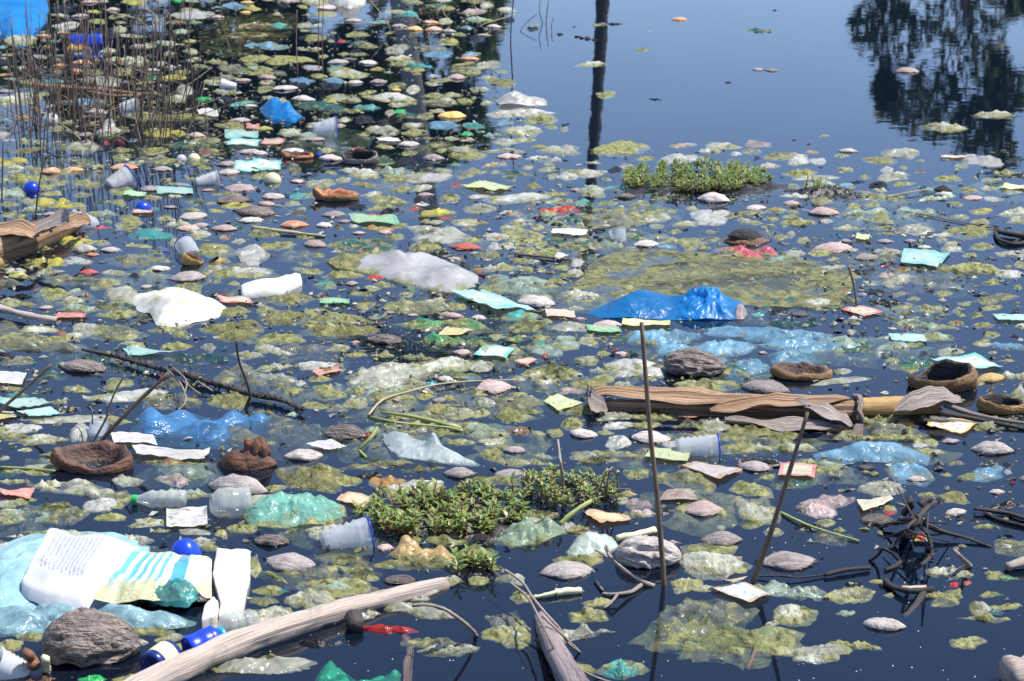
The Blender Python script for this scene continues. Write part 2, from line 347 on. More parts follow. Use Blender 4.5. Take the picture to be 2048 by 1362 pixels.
def occupy(px, py, w, h):
    for ix in range(int((px - w / 2) // 8), int((px + w / 2) // 8) + 1):
        for iy in range(int((py - h / 2) // 8), int((py + h / 2) // 8) + 1):
            OCC[(ix, iy)] = OCC.get((ix, iy), 0) + 1
def sheet(name, poly_px, m, amp=0.008, dome=0.0, crease=0.5, z0=None, seed=None, res=1.0, parent=None, bumps=(), jag=0.0, freq=5.0, flatcore=False):
    """poly_px: outline in photo pixels, projected to the water plane; the sheet waves through the surface."""
    seed = rnd.random() * 900 if seed is None else seed
    xs = [p[0] for p in poly_px]; ys = [p[1] for p in poly_px]
    wpx, hpx = max(xs) - min(xs), max(ys) - min(ys)
    n = int(max(14, min(96, (wpx + hpx) * 0.30 * res))); K = int(max(4, min(18, 3 + hpx * 0.10 * res + wpx * 0.018 * res)))
    pts = [at(p[0], p[1]) for p in resample([(x, y, 0) for x, y in poly_px], n)]
    c = sum(pts, Vector()) / n
    W = max((p - c).length for p in pts) * 2
    off = Vector((seed, seed * 0.37, seed * 1.7))
    if z0 is None: z0 = -0.22 * amp
    V, Fc, UV = [], [], []
    fa = (seed * 7.13) % 3.14; ca, sa = math.cos(fa), math.sin(fa)
    bw = [(at(b[0], b[1]), b[2] * mpp(b[0], b[1]), b[3]) for b in bumps]
    def zz(p, t):
        q = Vector((p.x, p.y, 0)) * (freq / W) + off
        prof = 1 - t ** 2.6
        w = fbm(q, 2); dx, dy = p.x - c.x, p.y - c.y
        al_, ac_ = (dx * ca + dy * sa) / W, (dy * ca - dx * sa) / W
        rdg = 1 - 2.6 * abs(noise.noise(Vector((al_ * 2.2, ac_ * 8.5 + 1.2 * w, seed))))
        rdg = 0.6 * rdg + 0.4 * (1 - 2.6 * abs(noise.noise(Vector((al_ * 7.0 + ac_ * 5, ac_ * 4.0 - al_ * 3, seed + 5)))))
        z = z0 + dome * prof + amp * (w * (0.35 + 0.65 * prof) + crease * 0.7 * rdg * prof)
        for bp, br, bh in bw:
            d2 = ((p.x - bp.x) ** 2 + ((p.y - bp.y) * 0.8) ** 2) / (br * br)
            if d2 < 6: z += bh * math.exp(-d2)
        return z
    V.append(Vector((c.x, c.y, zz(c, 0)))); UV.append((0.5, 0.5))
    for k in range(1, K + 1):
        t = k / K
        for i, p in enumerate(pts):
            q = c.lerp(p, t)
            if jag and k >= K - 1:
                q = c.lerp(p, t * (1 + jag * noise.noise(Vector((i * 0.55, seed, 0)))))
            q = q.copy(); q.z = zz(q, t); V.append(q)
            UV.append(((q.x - c.x) / W + 0.5, (q.y - c.y) / W + 0.5))
    for i in range(n): Fc.append((0, 1 + i, 1 + (i + 1) % n))
    for k in range(1, K):
        a, b = 1 + (k - 1) * n, 1 + k * n
        for i in range(n):
            j = (i + 1) % n; Fc.append((a + i, b + i, b + j, a + j))
    base = Vector((c.x, c.y, 0)) if parent is None else Vector((0, 0, 0))
    org = Vector((c.x, c.y, 0)) if parent is None else Vector(parent.location)
    o = link_mesh(name, [v - org for v in V], Fc, m, parent, base, True, UV)
    return o
def blob_outline(px, py, w, h, a=0, kind=0, r=rnd):
    n = 28; ph = [r.random() * 6.28 for _ in range(6)]; out = []
    if kind == 1:          # torn sheet: straight edges between a few corners
        m = r.randint(4, 7); st = r.random() * 6.28
        for i in range(m):
            th = st + 2 * math.pi * (i + r.uniform(-.33, .33)) / m; q = r.uniform(.70, 1.25)
            x, y = q * math.cos(th) * w / 2, q * math.sin(th) * h / 2
            out.append((px + x * math.cos(a) - y * math.sin(a), py + x * math.sin(a) + y * math.cos(a)))
        return out
    sq = r.choice((2.0, 2.0, 2.6, 3.6, 1.4)); k = r.uniform(0.05, 0.16)
    for i in range(n):
        th = 2 * math.pi * i / n
        cx_, sx_ = math.cos(th), math.sin(th)
        rr = (abs(cx_) ** sq + abs(sx_) ** sq) ** (-1 / sq)
        rr *= 1 + k * math.sin(2 * th + ph[0]) + k * 0.9 * math.sin(3 * th + ph[1]) + k * 0.6 * math.sin(5 * th + ph[2]) + k * 0.4 * math.sin(9 * th + ph[3])
        x, y = rr * cx_ * w / 2, rr * sx_ * h / 2
        out.append((px + x * math.cos(a) - y * math.sin(a), py + x * math.sin(a) + y * math.cos(a)))
    return out
def tube(name, pts, radii, m, parent=None, sides=6, jitter=0.0, loc=None, cap=True):
    pts = [Vector(p) for p in pts]; n = len(pts)
    org = pts[0].copy() if loc is None else Vector(loc)
    V, Fc, UV = [], [], []
    up = Vector((0.12, 0.2, 1)).normalized()
    L = 0
    for i, p in enumerate(pts):
        t = (pts[min(i + 1, n - 1)] - pts[max(i - 1, 0)]).normalized()
        s = t.cross(up)
        if s.length < 0.05: s = t.cross(Vector((1, 0, 0)))
        s.normalize(); u = s.cross(t).normalized()
        if i: L += (p - pts[i - 1]).length
        r = radii[i] if hasattr(radii, '__len__') else radii
        for k in range(sides):
            a = 2 * math.pi * k / sides
            rr = r * (1 + jitter * noise.noise(Vector((i * 0.7 + pts[0].x * 9, math.cos(a) * 1.5, math.sin(a) * 1.5))))
            V.append(p + (s * math.cos(a) + u * math.sin(a)) * rr - org); UV.append((L, k / sides))
    for i in range(n - 1):
        for k in range(sides):
            j = (k + 1) % sides; Fc.append((i * sides + k, i * sides + j, (i + 1) * sides + j, (i + 1) * sides + k))
    if cap:
        Fc.append(tuple(range(sides - 1, -1, -1))); Fc.append(tuple((n - 1) * sides + k for k in range(sides)))
    return link_mesh(name, V, Fc, m, parent, org if parent is None else org - parent.location, True, UV)
def smooth_path(pts, sub=4):
    out = []; P = [Vector(p) for p in pts]; n = len(P)
    for i in range(n - 1):
        p0, p1, p2, p3 = P[max(i - 1, 0)], P[i], P[i + 1], P[min(i + 2, n - 1)]
        for k in range(sub):
            t = k / sub
            out.append(0.5 * ((2 * p1) + (p2 - p0) * t + (2 * p0 - 5 * p1 + 4 * p2 - p3) * t * t + (3 * p1 - p0 - 3 * p2 + p3) * t ** 3))
    out.append(P[-1]); return out
def lathe(name, prof, m, parent=None, seg=24, dent=0.0, seed=0.0, oval=1.0):
    V, Fc = [], []
    for (r, z) in prof:
        for k in range(seg):
            a = 2 * math.pi * k / seg
            f = 1 + dent * noise.noise(Vector((math.cos(a) * 1.3 + seed, math.sin(a) * 1.3, z * 12)))
            V.append((r * math.cos(a) * f, r * math.sin(a) * f * oval, z))
    for i in range(len(prof) - 1):
        for k in range(seg):
            j = (k + 1) % seg; Fc.append((i * seg + k, i * seg + j, (i + 1) * seg + j, (i + 1) * seg + k))
    return link_mesh(name, V, Fc, m, parent)

# ---------------------------------------------------------------- the setting: water, ground, trees beyond
def build_water():
    m, nt, ns, ls = mat('pond_water')
    geo = ns.new('ShaderNodeNewGeometry')
    mp = ns.new('ShaderNodeMapping'); mp.inputs['Scale'].default_value = (2.2, 3.4, 3.0); ls.new(geo.outputs['Position'], mp.inputs[0])
    n1 = noise_n(ns, ls, mp.outputs[0], 2.4, 3, 0.55, 0.2)
    mp2 = ns.new('ShaderNodeMapping'); mp2.inputs['Scale'].default_value = (9, 14, 9); ls.new(geo.outputs['Position'], mp2.inputs[0])
    n2 = noise_n(ns, ls, mp2.outputs[0], 2.0, 2, 0.5)
    nr = bump(ns, ls, mathn(ns, ls, 'ADD', n1, mathn(ns, ls, 'MULTIPLY', n2, 0.14)), 1.0, 0.00030)
    fr = N(ns, 'Fresnel', IOR=1.36); ls.new(nr, fr.inputs['Normal'])
    gl = N(ns, 'BsdfGlossy', Roughness=0.015); ls.new(nr, gl.inputs['Normal']); gl.inputs['Color'].default_value = (0.97, 0.98, 1, 1)
    tr = ns.new('ShaderNodeBsdfTransparent')
    df = ns.new('ShaderNodeBsdfDiffuse'); df.inputs['Color'].default_value = (0.014, 0.028, 0.058, 1)
    inner = N(ns, 'MixShader', Fac=0.22); ls.new(tr.outputs[0], inner.inputs[1]); ls.new(df.outputs[0], inner.inputs[2])
    mx = ns.new('ShaderNodeMixShader'); ls.new(fr.outputs[0], mx.inputs[0]); ls.new(inner.outputs[0], mx.inputs[1]); ls.new(gl.outputs[0], mx.inputs[2])
    va = ns.new('ShaderNodeVolumeAbsorption'); va.inputs['Color'].default_value = (0.42, 0.54, 0.50, 1); va.inputs['Density'].default_value = 30
    o = ns.new('ShaderNodeOutputMaterial'); ls.new(mx.outputs[0], o.inputs['Surface']); ls.new(va.outputs[0], o.inputs['Volume'])
    x0, x1, y0, y1, zb = -14.0, 14.0, 1.2, 20.6, -0.40
    V = [(x0, y0, 0), (x1, y0, 0), (x1, y1, 0), (x0, y1, 0), (x0, y0, zb), (x1, y0, zb), (x1, y1, zb), (x0, y1, zb)]
    Fc = [(0, 1, 2, 3), (7, 6, 5, 4), (0, 4, 5, 1), (1, 5, 6, 2), (2, 6, 7, 3), (3, 7, 4, 0)]
    tag(link_mesh('water', V, Fc, m, smooth=False), kind='structure')
build_water()
def build_ground():
    m, nt, ns, ls = mat('muddy_ground')
    geo = ns.new('ShaderNodeNewGeometry')
    n = noise_n(ns, ls, geo.outputs['Position'], 0.8, 6, 0.6); n2 = noise_n(ns, ls, geo.outputs['Position'], 9, 4, 0.6)
    c = ramp(ns, ls, n, [(0.35, (0.05, 0.042, 0.03)), (0.55, (0.075, 0.075, 0.03)), (0.7, (0.10, 0.09, 0.05))]).outputs[0]
    c = mixc(ns, ls, n2, c, (0.04, 0.04, 0.022))
    sp = ns.new('ShaderNodeSeparateXYZ'); ls.new(geo.outputs['Position'], sp.inputs[0])
    c = mixc(ns, ls, mathn(ns, ls, 'LESS_THAN', sp.outputs['Z'], -0.2), c, (0.012, 0.012, 0.010))
    p = N(ns, 'BsdfPrincipled', Roughness=0.9); ls.new(c, p.inputs['Base Color'])
    o = ns.new('ShaderNodeOutputMaterial'); ls.new(p.outputs[0], o.inputs[0])
    xs = [-900, -200, -60, -25, -17, -14.6, -13.4, -12] + [-9, -6, -3, 0, 3, 6, 9] + [12, 13.4, 14.6, 17, 25, 60, 200, 900]
    ys = [-900, -200, -40, -10, -2, 0.2, 1.0, 1.7, 2.4] + [5, 8, 11, 14, 17, 19] + [19.8, 20.4, 21.2, 23, 27, 35, 60, 200, 900]
    V, Fc = [], []
    for y in ys:
        for x in xs:
            d = max(abs(x) - 14, 1.45 - y, y - 20.2)
            z = max(-0.55, min(0.22, d * 0.5)) + (0.06 * noise.noise(Vector((x * 0.3, y * 0.3, 0))) if d > -0.3 else 0)
            V.append((x, y, z))
    nx = len(xs)
    for j in range(len(ys) - 1):
        for i in range(nx - 1): Fc.append((j * nx + i, j * nx + i + 1, (j + 1) * nx + i + 1, (j + 1) * nx + i))
    tag(link_mesh('ground', V, Fc, m), kind='structure')
build_ground()

def leaf_cloud(centres, n, size, seed, gap=-0.16):
    r = random.Random(seed); V, Fc = [], []
    for _ in range(n):
        c, rx, rz = r.choice(centres)
        while True:
            d = Vector((r.uniform(-1, 1), r.uniform(-1, 1), r.uniform(-1, 1)))
            if d.length < 1: break
        if fbm(Vector((c[0] + d.x * rx, c[1] + d.y * rx, c[2] + d.z * rz)) * 1.6 + Vector((seed, 0, 0)), 2) < gap: continue
        p = Vector(c) + Vector((d.x * rx, d.y * rx, d.z * rz))
        s = size * r.uniform(0.5, 1.3)
        a = Vector((r.uniform(-1, 1), r.uniform(-1, 1), r.uniform(-0.9, 0.5))).normalized(); b = a.cross(Vector((r.uniform(-1, 1), r.uniform(-1, 1), r.uniform(-1, 1)))).normalized()
        i = len(V); V += [p - a * s, p + b * s * 0.35, p + a * s, p - b * s * 0.35]; Fc.append((i, i + 1, i + 2, i + 3))
    return V, Fc
def tree(x, y, lumps, n, size, label, leafm, seed, trunk_r=0.11):
    root = empty('tree', (x, y, 0.2)); tag(root, label, 'tree', 'trees on the far bank')
    V, Fc = leaf_cloud(lumps, n, size, seed, -0.04 if x > 0 else -0.18)
    link_mesh('crown', [Vector(v) - Vector((x, y, 0.2)) for v in V], Fc, leafm, root, smooth=False)
    top = max(l[0][2] for l in lumps)
    r = random.Random(seed)
    tube('trunk', smooth_path([(x, y, 0.1), (x + r.uniform(-.1, .1), y, 0.2 + top * 0.25), (x + r.uniform(-.15, .15), y, top * 0.5)]), [trunk_r * (1 - 0.08 * i) for i in range(9)], WOOD['bark'], root, 8)
    for l in lumps[1:]:
        c = Vector(l[0]); s = Vector((x, y, 0.2 + (min(c.z, top * .75) - 0.2) * 0.5))
        tube('limb', smooth_path([s, s.lerp(c, 0.5) + Vector((0, 0, 0.1)), c], 3), [trunk_r * (0.12 if x > 0 else 0.3) * (1 - 0.11 * i) for i in range(7)], WOOD['bark'], root, 5)
tree(5.0, 24, [((4.9, 24, 1.2), 0.95, 0.9), ((5.05, 24, 2.3), 0.7, 0.75), ((4.2, 24, 2.0), 0.5, 0.5), ((4.15, 24, 2.75), 0.12, 0.3), ((4.7, 24, 2.9), 0.55, 0.4), ((5.3, 24, 3.3), 0.38, 0.55), ((5.55, 24, 2.6), 0.3, 0.45), ((5.7, 24, 1.8), 0.3, 0.4), ((5.45, 24, 3.85), 0.2, 0.3)],
     5000, 0.10, 'tall loose tree on the far bank, mirrored at the right', PL['leafg'], 3)
tree(8.6, 25.5, [((8.6, 25.5, 1.2), 1.1, 0.9), ((8.5, 25.5, 2.0), 0.8, 0.7)], 2000, 0.13, 'low rounded tree on the far bank at the far right', PL['leafd'], 5)
tree(-1.1, 24, [((-1.0, 24, 1.2), 1.05, 0.8), ((-0.6, 24, 2.0), 0.50, 0.6), ((-1.5, 24, 2.5), 0.7, 0.6), ((-0.75, 24, 3.1), 0.5, 0.5), ((-1.3, 24, 3.1), 0.6, 0.6), ((-0.35, 24, 1.4), 0.4, 0.5)], 7000, 0.15, 'dense dark tree nearest the grey palm on the far bank', PL['leafd'], 8)
tree(-3.1, 24, [((-3.1, 24, 1.3), 1.15, 0.9), ((-2.7, 24, 2.4), 0.8, 0.8), ((-3.6, 24, 2.8), 0.8, 0.8), ((-2.3, 24, 2.9), 0.8, 0.75), ((-2.9, 24, 3.0), 0.7, 0.6)], 9000, 0.16, 'broad dark green tree in the middle of the left bank row', PL['leafd'], 9)
tree(-5.0, 24, [((-5.0, 24, 1.3), 1.1, 0.9), ((-4.5, 24, 2.3), 0.6, 0.7), ((-5.6, 24, 2.1), 0.6, 0.6), ((-4.4, 24, 2.9), 0.7, 0.6)], 6400, 0.16, 'ragged dark tree at the left end of the bank row', PL['leafd'], 12)
def frond(root, base, yaw, droop, length, seed):
    r = random.Random(seed); V, Fc = [], []
    d = Vector((math.cos(yaw), math.sin(yaw), 0)); side = Vector((-d.y, d.x, 0)); pts = []
    for i in range(15):
        t = i / 14; pts.append(base + d * length * t + Vector((0, 0, length * (0.42 * t * (1 - droop) - (0.55 + 0.5 * droop) * t * t))))
    for i in range(1, 15):
        p = pts[i]; q = pts[i - 1]; w = length * 0.30 * math.sin(0.25 + 2.6 * i / 14)
        for s in (-1, 1):
            for k in range(2):
                b = q.lerp(p, 0.5 * k); e = b + side * s * w + d * w * 0.5 + Vector((0, 0, -w * r.uniform(0.3, 0.8)))
                j = len(V); V += [b - d * 0.012, b + d * 0.018, e]; Fc.append((j, j + 1, j + 2))
    link_mesh('frond', [v - root.location for v in V], Fc, PL['leafd'], root, smooth=False)
def palm():
    root = empty('palm_tree', (-1.33, 22, 0.1)); tag(root, 'leaning grey coconut palm on the far bank, mirrored left of centre', 'palm tree')
    top = Vector((-0.68, 22, 5.35))
    tube('trunk', smooth_path([(-1.33, 22, 0.0), (-1.05, 22, 2.0), (-0.86, 22, 3.7), top], 6), 0.108, WOOD['palm'], root, 12)
    for i in range(15): frond(root, top, i * 2.4 + 0.3, 0.15 + 0.75 * ((i * 0.37) % 1), 1.25, i)
palm()
def dead_palm():
    root = empty('dead_palm', (0.93, 22, 0.1)); tag(root, 'bare dark palm trunk on the far bank, mirrored right of centre', 'palm tree')
    pts = smooth_path([(0.955, 22, 0.0), (0.91, 22, 1.6), (0.83, 22, 3.1), (0.72, 22, 4.3)], 14)
    tube('trunk', pts, [0.074 - 0.0006 * i + 0.008 * math.sin(i * 2.1) for i in range(len(pts))], WOOD['dpalm'], root, 12, 0.15)
    r = random.Random(4)
    for i in range(6):
        b = Vector((0.72, 22, 4.25)); a = r.uniform(0, 6.28)
        tube('leaf_stub', [b, b + Vector((math.cos(a) * .12, math.sin(a) * .12, .10)), b + Vector((math.cos(a) * .3, math.sin(a) * .3, -.06))], [.03, .02, .006], WOOD['dpalm'], root, 5)
dead_palm()

# ---------------------------------------------------------------- husks, shells, cups, bottles
def make_husk(seed):
    r = random.Random(seed); nx, na = 22, 14; V, Fc = [], []
    e1, e2 = r.uniform(1.6, 2.2), r.uniform(0.75, 1.1); hh = r.uniform(0.12, 0.20); dd = r.uniform(0.29, 0.38); bend = r.uniform(-.06, .06)
    for i in range(nx + 1):
        s = -1 + 2 * i / nx; w = max(0.0, 1 - abs(s) ** e1) ** e2
        for k in range(na):
            a = 2 * math.pi * k / na; cz = math.sin(a); cyy = math.cos(a)
            f = 1 + 0.20 * fbm(Vector((s * 1.8 + seed, cyy * 1.3, cz * 1.3)), 3) + 0.07 * noise.noise(Vector((s * 2.5, a * 3.0, seed)))
            V.append((s * 0.5, cyy * dd * w * f + bend * (1 - s * s), (cz * hh if cz > 0 else cz * 0.14) * w * f - 0.01))
    for i in range(nx):
        for k in range(na):
            j = (k + 1) % na; Fc.append((i * na + k, (i + 1) * na + k, (i + 1) * na + j, i * na + j))
    me = bpy.data.meshes.new('husk'); me.from_pydata(V, [], Fc)
    me.polygons.foreach_set('use_smooth', [True] * len(Fc)); return me
HM = {}
def husk_mesh(kind):
    key = (kind, rnd.randrange(9))
    if key not in HM:
        me = make_husk(hash(kind) % 1 + key[1] * 3.7 + len(HM) * 1.3); me.materials.append(HUSK[kind]); HM[key] = me
    return HM[key]
HADJ = {'g': 'pale grey', 'd': 'dark grey', 'o': 'orange-brown', 'p': 'reddish brown', 'y': 'yellow-orange', 'r': 'dull red', 'k': 'streaked grey', 'b': 'brown', 'bk': 'black'}
def make_fringe(seed):
    r = random.Random(seed); V, Fc = [], []
    for i in range(64):
        if i < 30: s = r.choice((-1, 1)); b = Vector((s * r.uniform(.36, .47), r.uniform(-.05, .05), r.uniform(-.005, .02))); d = Vector((s * r.uniform(.4, 1), r.uniform(-.7, .7), r.uniform(-.25, .3)))
        else: x = r.uniform(-.42, .42); y = -(1 - abs(2 * x) ** 1.9) ** .9 * .30 if abs(2 * x) < 1 else 0; b = Vector((x, y, r.uniform(.0, .02))); d = Vector((r.uniform(-.9, .9), -r.uniform(.3, 1), r.uniform(-.35, .12)))
        d = d.normalized() * r.uniform(.03, .085); n = Vector((-d.y, d.x, .3)).normalized() * .006; j = len(V)
        V += [b - n, b + n, b + d * .6 + n * .5 + Vector((0, 0, .006)), b + d]; Fc += [(j, j + 1, j + 2), (j, j + 2, j + 3)]
    me = bpy.data.meshes.new('fibre_fringe'); me.from_pydata(V, [], Fc); me.materials.append(HUSK['b'] if seed % 2 else HUSK['bk']); return me
FR = [make_fringe(i) for i in range(4)]
def husk(px, py, w, kind='g', rot=None, hs=1.0, label=None):
    if kind == 'g' and rnd.random() < .30: kind = rnd.choice(('k', 'd', 'k'))
    o = bpy.data.objects.new('coconut_husk', husk_mesh(kind)); C.objects.link(o)
    k = mpp(px, py) * w
    rz = rnd.uniform(-0.4, 0.4) + rnd.choice((0, math.pi)) if rot is None else rot
    o.location = at(px, py + w * 0.05); o.scale = (k / max(0.85, abs(math.cos(rz))), k * rnd.uniform(0.9, 1.15), k * hs * rnd.uniform(0.85, 1.15))
    o.rotation_euler = (rnd.uniform(-.12, .12), rnd.uniform(-.06, .06), rz)
    if k > 0.095 and kind in 'gdkp':
        f = bpy.data.objects.new('fibre_fringe', FR[rnd.randrange(4)]); C.objects.link(f); f.parent = o
    occupy(px, py, w, w * 0.42)
    if label: tag(o, label, 'coconut husk', 'coconut husks floating in the pond')
    else:
        size = 'small ' if k < 0.085 else ('large ' if k > 0.118 else '')
        auto(o, size + HADJ[kind], 'coconut husk', 'coconut husks', px, py, 'coconut husk', 'coconut husks floating in the pond')
    return o
FADJ = {'ol': 'olive algae-coated', 'yl': 'yellowish algae-caked', 'wh': 'whitish slimy', 'W': 'bright white', 'cl': 'clear murky', 'gw': 'pale green', 'gr': 'green', 'bg': 'bright green', 'tl': 'teal', 'kt': 'dark teal', 'bl': 'light blue', 'bb': 'bright blue', 'kd': 'dark olive', 'rd': 'red', 'pk': 'pink', 'pw': 'pinkish white', 'mr': 'maroon', 'br': 'brown', 'or': 'orange', 'ye': 'yellow', 'dk': 'black', 'ob': 'deep blue'}
def sized(k): return 'tiny ' if k < 0.05 else 'small ' if k < 0.10 else '' if k < 0.2 else 'wide '
def film(px, py, w, h, c='ol', a=0.0, sub=False):
    k = mpp(px, py) * w
    if c == 'ol' and rnd.random() < .34: c = rnd.choice(('wh', 'wh', 'cl', 'gw', 'kd'))
    amp = max(0.004, min(0.020, 0.080 * k + 0.002))
    pl = blob_outline(px, py + h * 0.03, w, h * 0.98, R(a), 1 if (rnd.random() < (.7 if c not in ('yl', 'dk') else .0)) else 0)
    o = sheet('plastic_film' if c != 'dk' else 'leaf_litter', pl, FILM[c], amp, amp * 0.3, 1.1, z0=(-0.016 if sub else None), jag=0.10, freq=rnd.uniform(4, 7.5))
    occupy(px, py, w, h); o['area'] = w * h
    if c == 'dk': del o['area']
    if c == 'dk': auto(o, sized(k) + 'black sodden', 'clump of leaf litter', 'clumps of leaf litter', px, py, 'leaf litter', 'black rotten litter afloat')
    elif sub: auto(o, sized(k) + FADJ[c] + ' sunken', 'plastic film', 'plastic films', px, py, 'plastic film', 'thin plastic films in the water')
    else: auto(o, sized(k) + FADJ[c], 'plastic film', 'plastic films', px, py, 'plastic film', 'thin plastic films in the water')
    return o
def lump(px, py, w, h, c='wh', a=0.0, label=None, tall=0.33):
    m_ = mpp(px, py); hz = h * tall * m_; k = m_ * w
    pl = blob_outline(px, py + h * 0.12, w * 1.06, h * 0.95, R(a))
    nb = max(1, min(5, int(w / 60)))
    bumps = [(px + rnd.uniform(-.33, .33) * w, py + h * (0.1 + rnd.uniform(-.25, .25)), max(h * 0.5, w * rnd.uniform(.13, .24)), hz * rnd.uniform(0.25, 0.6)) for _ in range(nb)]
    o = sheet('plastic_bag', pl, FILM[c], hz * 0.55, hz * 0.35, 1.5, z0=-hz * 0.14, bumps=bumps, jag=0.10, res=1.7, freq=7.0)
    occupy(px, py, w, h)
    if label: tag(o, label, 'plastic bag', 'crumpled plastic bags afloat')
    else: auto(o, sized(k) + FADJ[c] + ' crumpled', 'bag', 'bags', px, py, 'plastic bag', 'crumpled plastic bags afloat')
    return o
PADJ = {'red': 'red', 'teal': 'turquoise', 'tealw': 'white and teal', 'green': 'green', 'yellow': 'yellow printed', 'yg': 'yellow-green', 'white': 'white printed', 'whitep': 'white', 'orange': 'orange-brown', 'brown': 'brown', 'sky': 'orange-edged blue and white', 'pink': 'pink and tan', 'snack': 'white and orange', 'cream': 'cream', 'multi': 'many-coloured', 'tan': 'tan'}
def packet(q, kind, z=0.004, label=None):
    """q: four photo-pixel corners (tl, tr, br, bl); a creased printed packet lying on the water"""
    P = [at(x, y, z) for x, y in q]; nx, ny = 9, 6; V, UV, Fc = [], [], []
    c = sum(P, Vector()) / 4; s = rnd.random() * 50; W = max((P[1] - P[0]).length, (P[2] - P[1]).length)
    for j in range(ny + 1):
        for i in range(nx + 1):
            u, v = i / nx, j / ny
            p = P[0].lerp(P[1], u).lerp(P[3].lerp(P[2], u), v)
            e = 1.0
            p.z += 0.06 * W * noise.noise(Vector((u * 2.3 + s, v * 2.3, s))) + 0.03 * W * (1 - 2 * abs(noise.noise(Vector((u * 5, v * 3 + s, 1.0))))) + 0.012 * W
            if i in (0, nx) or j in (0, ny):
                p += (c - p) * 0.04 * noise.noise(Vector((u * 9 + s, v * 9, 0)))
            V.append(p); UV.append((u, 1 - v))
    n = nx + 1
    for j in range(ny):
        for i in range(nx): Fc.append((j * n + i, (j + 1) * n + i, (j + 1) * n + i + 1, j * n + i + 1))
    base = Vector((c.x, c.y, 0))
    o = link_mesh('wrapper', [v - base for v in V], Fc, PRINT[kind], None, base, True, UV)
    cx_ = sum(a for a, b in q) / 4; cy_ = sum(b for a, b in q) / 4
    xs = [a for a, b in q]; ys = [b for a, b in q]; occupy(cx_, cy_, (max(xs) - min(xs)) * 0.8, (max(ys) - min(ys)) * 0.8)
    if label: tag(o, label, 'wrapper', 'printed packets and wrappers afloat')
    else: auto(o, sized(W) + PADJ[kind], 'wrapper', 'wrappers', cx_, cy_, 'wrapper', 'printed packets and wrappers afloat')
    return o
def rect(x, y, w, h, sk=0.25):
    return [(x - w / 2 + sk * h, y - h / 2), (x + w / 2, y - h * 0.35), (x + w / 2 - sk * h, y + h / 2), (x - w / 2, y + h * 0.35)]
def cup(px, py, len_px, yaw, pitch, label, body='cup', rim='cupw', wide=0.42, narrow=0.30, sink=0.35, dent=0.05, ribs=True):
    """tapered cup lying on the water: base at the origin end, open rim at the far end of its axis"""
    Lm = len_px * mpp(px, py); r1, r0 = wide * Lm, narrow * Lm
    root = empty('plastic_cup', at(px, py, 0)); root.location.z = r1 * (0.55 - sink) * 0.5
    prof = [(0.0, 0.02 * Lm), (r0 * 0.9, 0.015 * Lm), (r0, 0.0)]
    for i in range(1, 15):
        t = i / 14; prof.append((r0 + (r1 - r0) * t + (0.026 * Lm * (-1) ** i if ribs and i < 11 else 0), Lm * t))
    lathe('body', prof, PL[body], root, 26, dent, px)
    lathe('rim', [(r1 * 0.99, Lm * 0.97), (r1 * 1.07, Lm * 0.975), (r1 * 1.08, Lm * 1.0), (r1 * 0.99, Lm * 1.005)], PL[rim], root, 26, dent, px)
    root.rotation_euler = Matrix.Rotation(0, 3, 'X').to_euler()
    d = Vector((math.cos(yaw) * math.cos(pitch), math.sin(yaw) * math.cos(pitch), math.sin(pitch)))
    root.rotation_euler = d.to_track_quat('Z', 'Y').to_euler()
    root.location -= d * Lm * 0.5
    tag(root, label, 'plastic cup', 'plastic cups afloat'); occupy(px, py, len_px, len_px * 0.7)
    return root
def ball(px, py, w, label, m='cupw', h=0.5, name='plastic_ball', cat='plastic ball'):
    r = w * 0.5 * mpp(px, py)
    prof = [(r * math.sin(a) * 1.0, r * h * 2 * math.cos(a)) for a in [math.pi * 0.60 * i / 10 for i in range(10, -1, -1)]]
    prof[-1] = (0.001 * r, prof[-1][1])
    o = lathe(name, prof, PL[m], None, 22, 0.08, px); o.location = at(px, py + w * 0.2); tag(o, label, cat); occupy(px, py, w, w * .7); return o
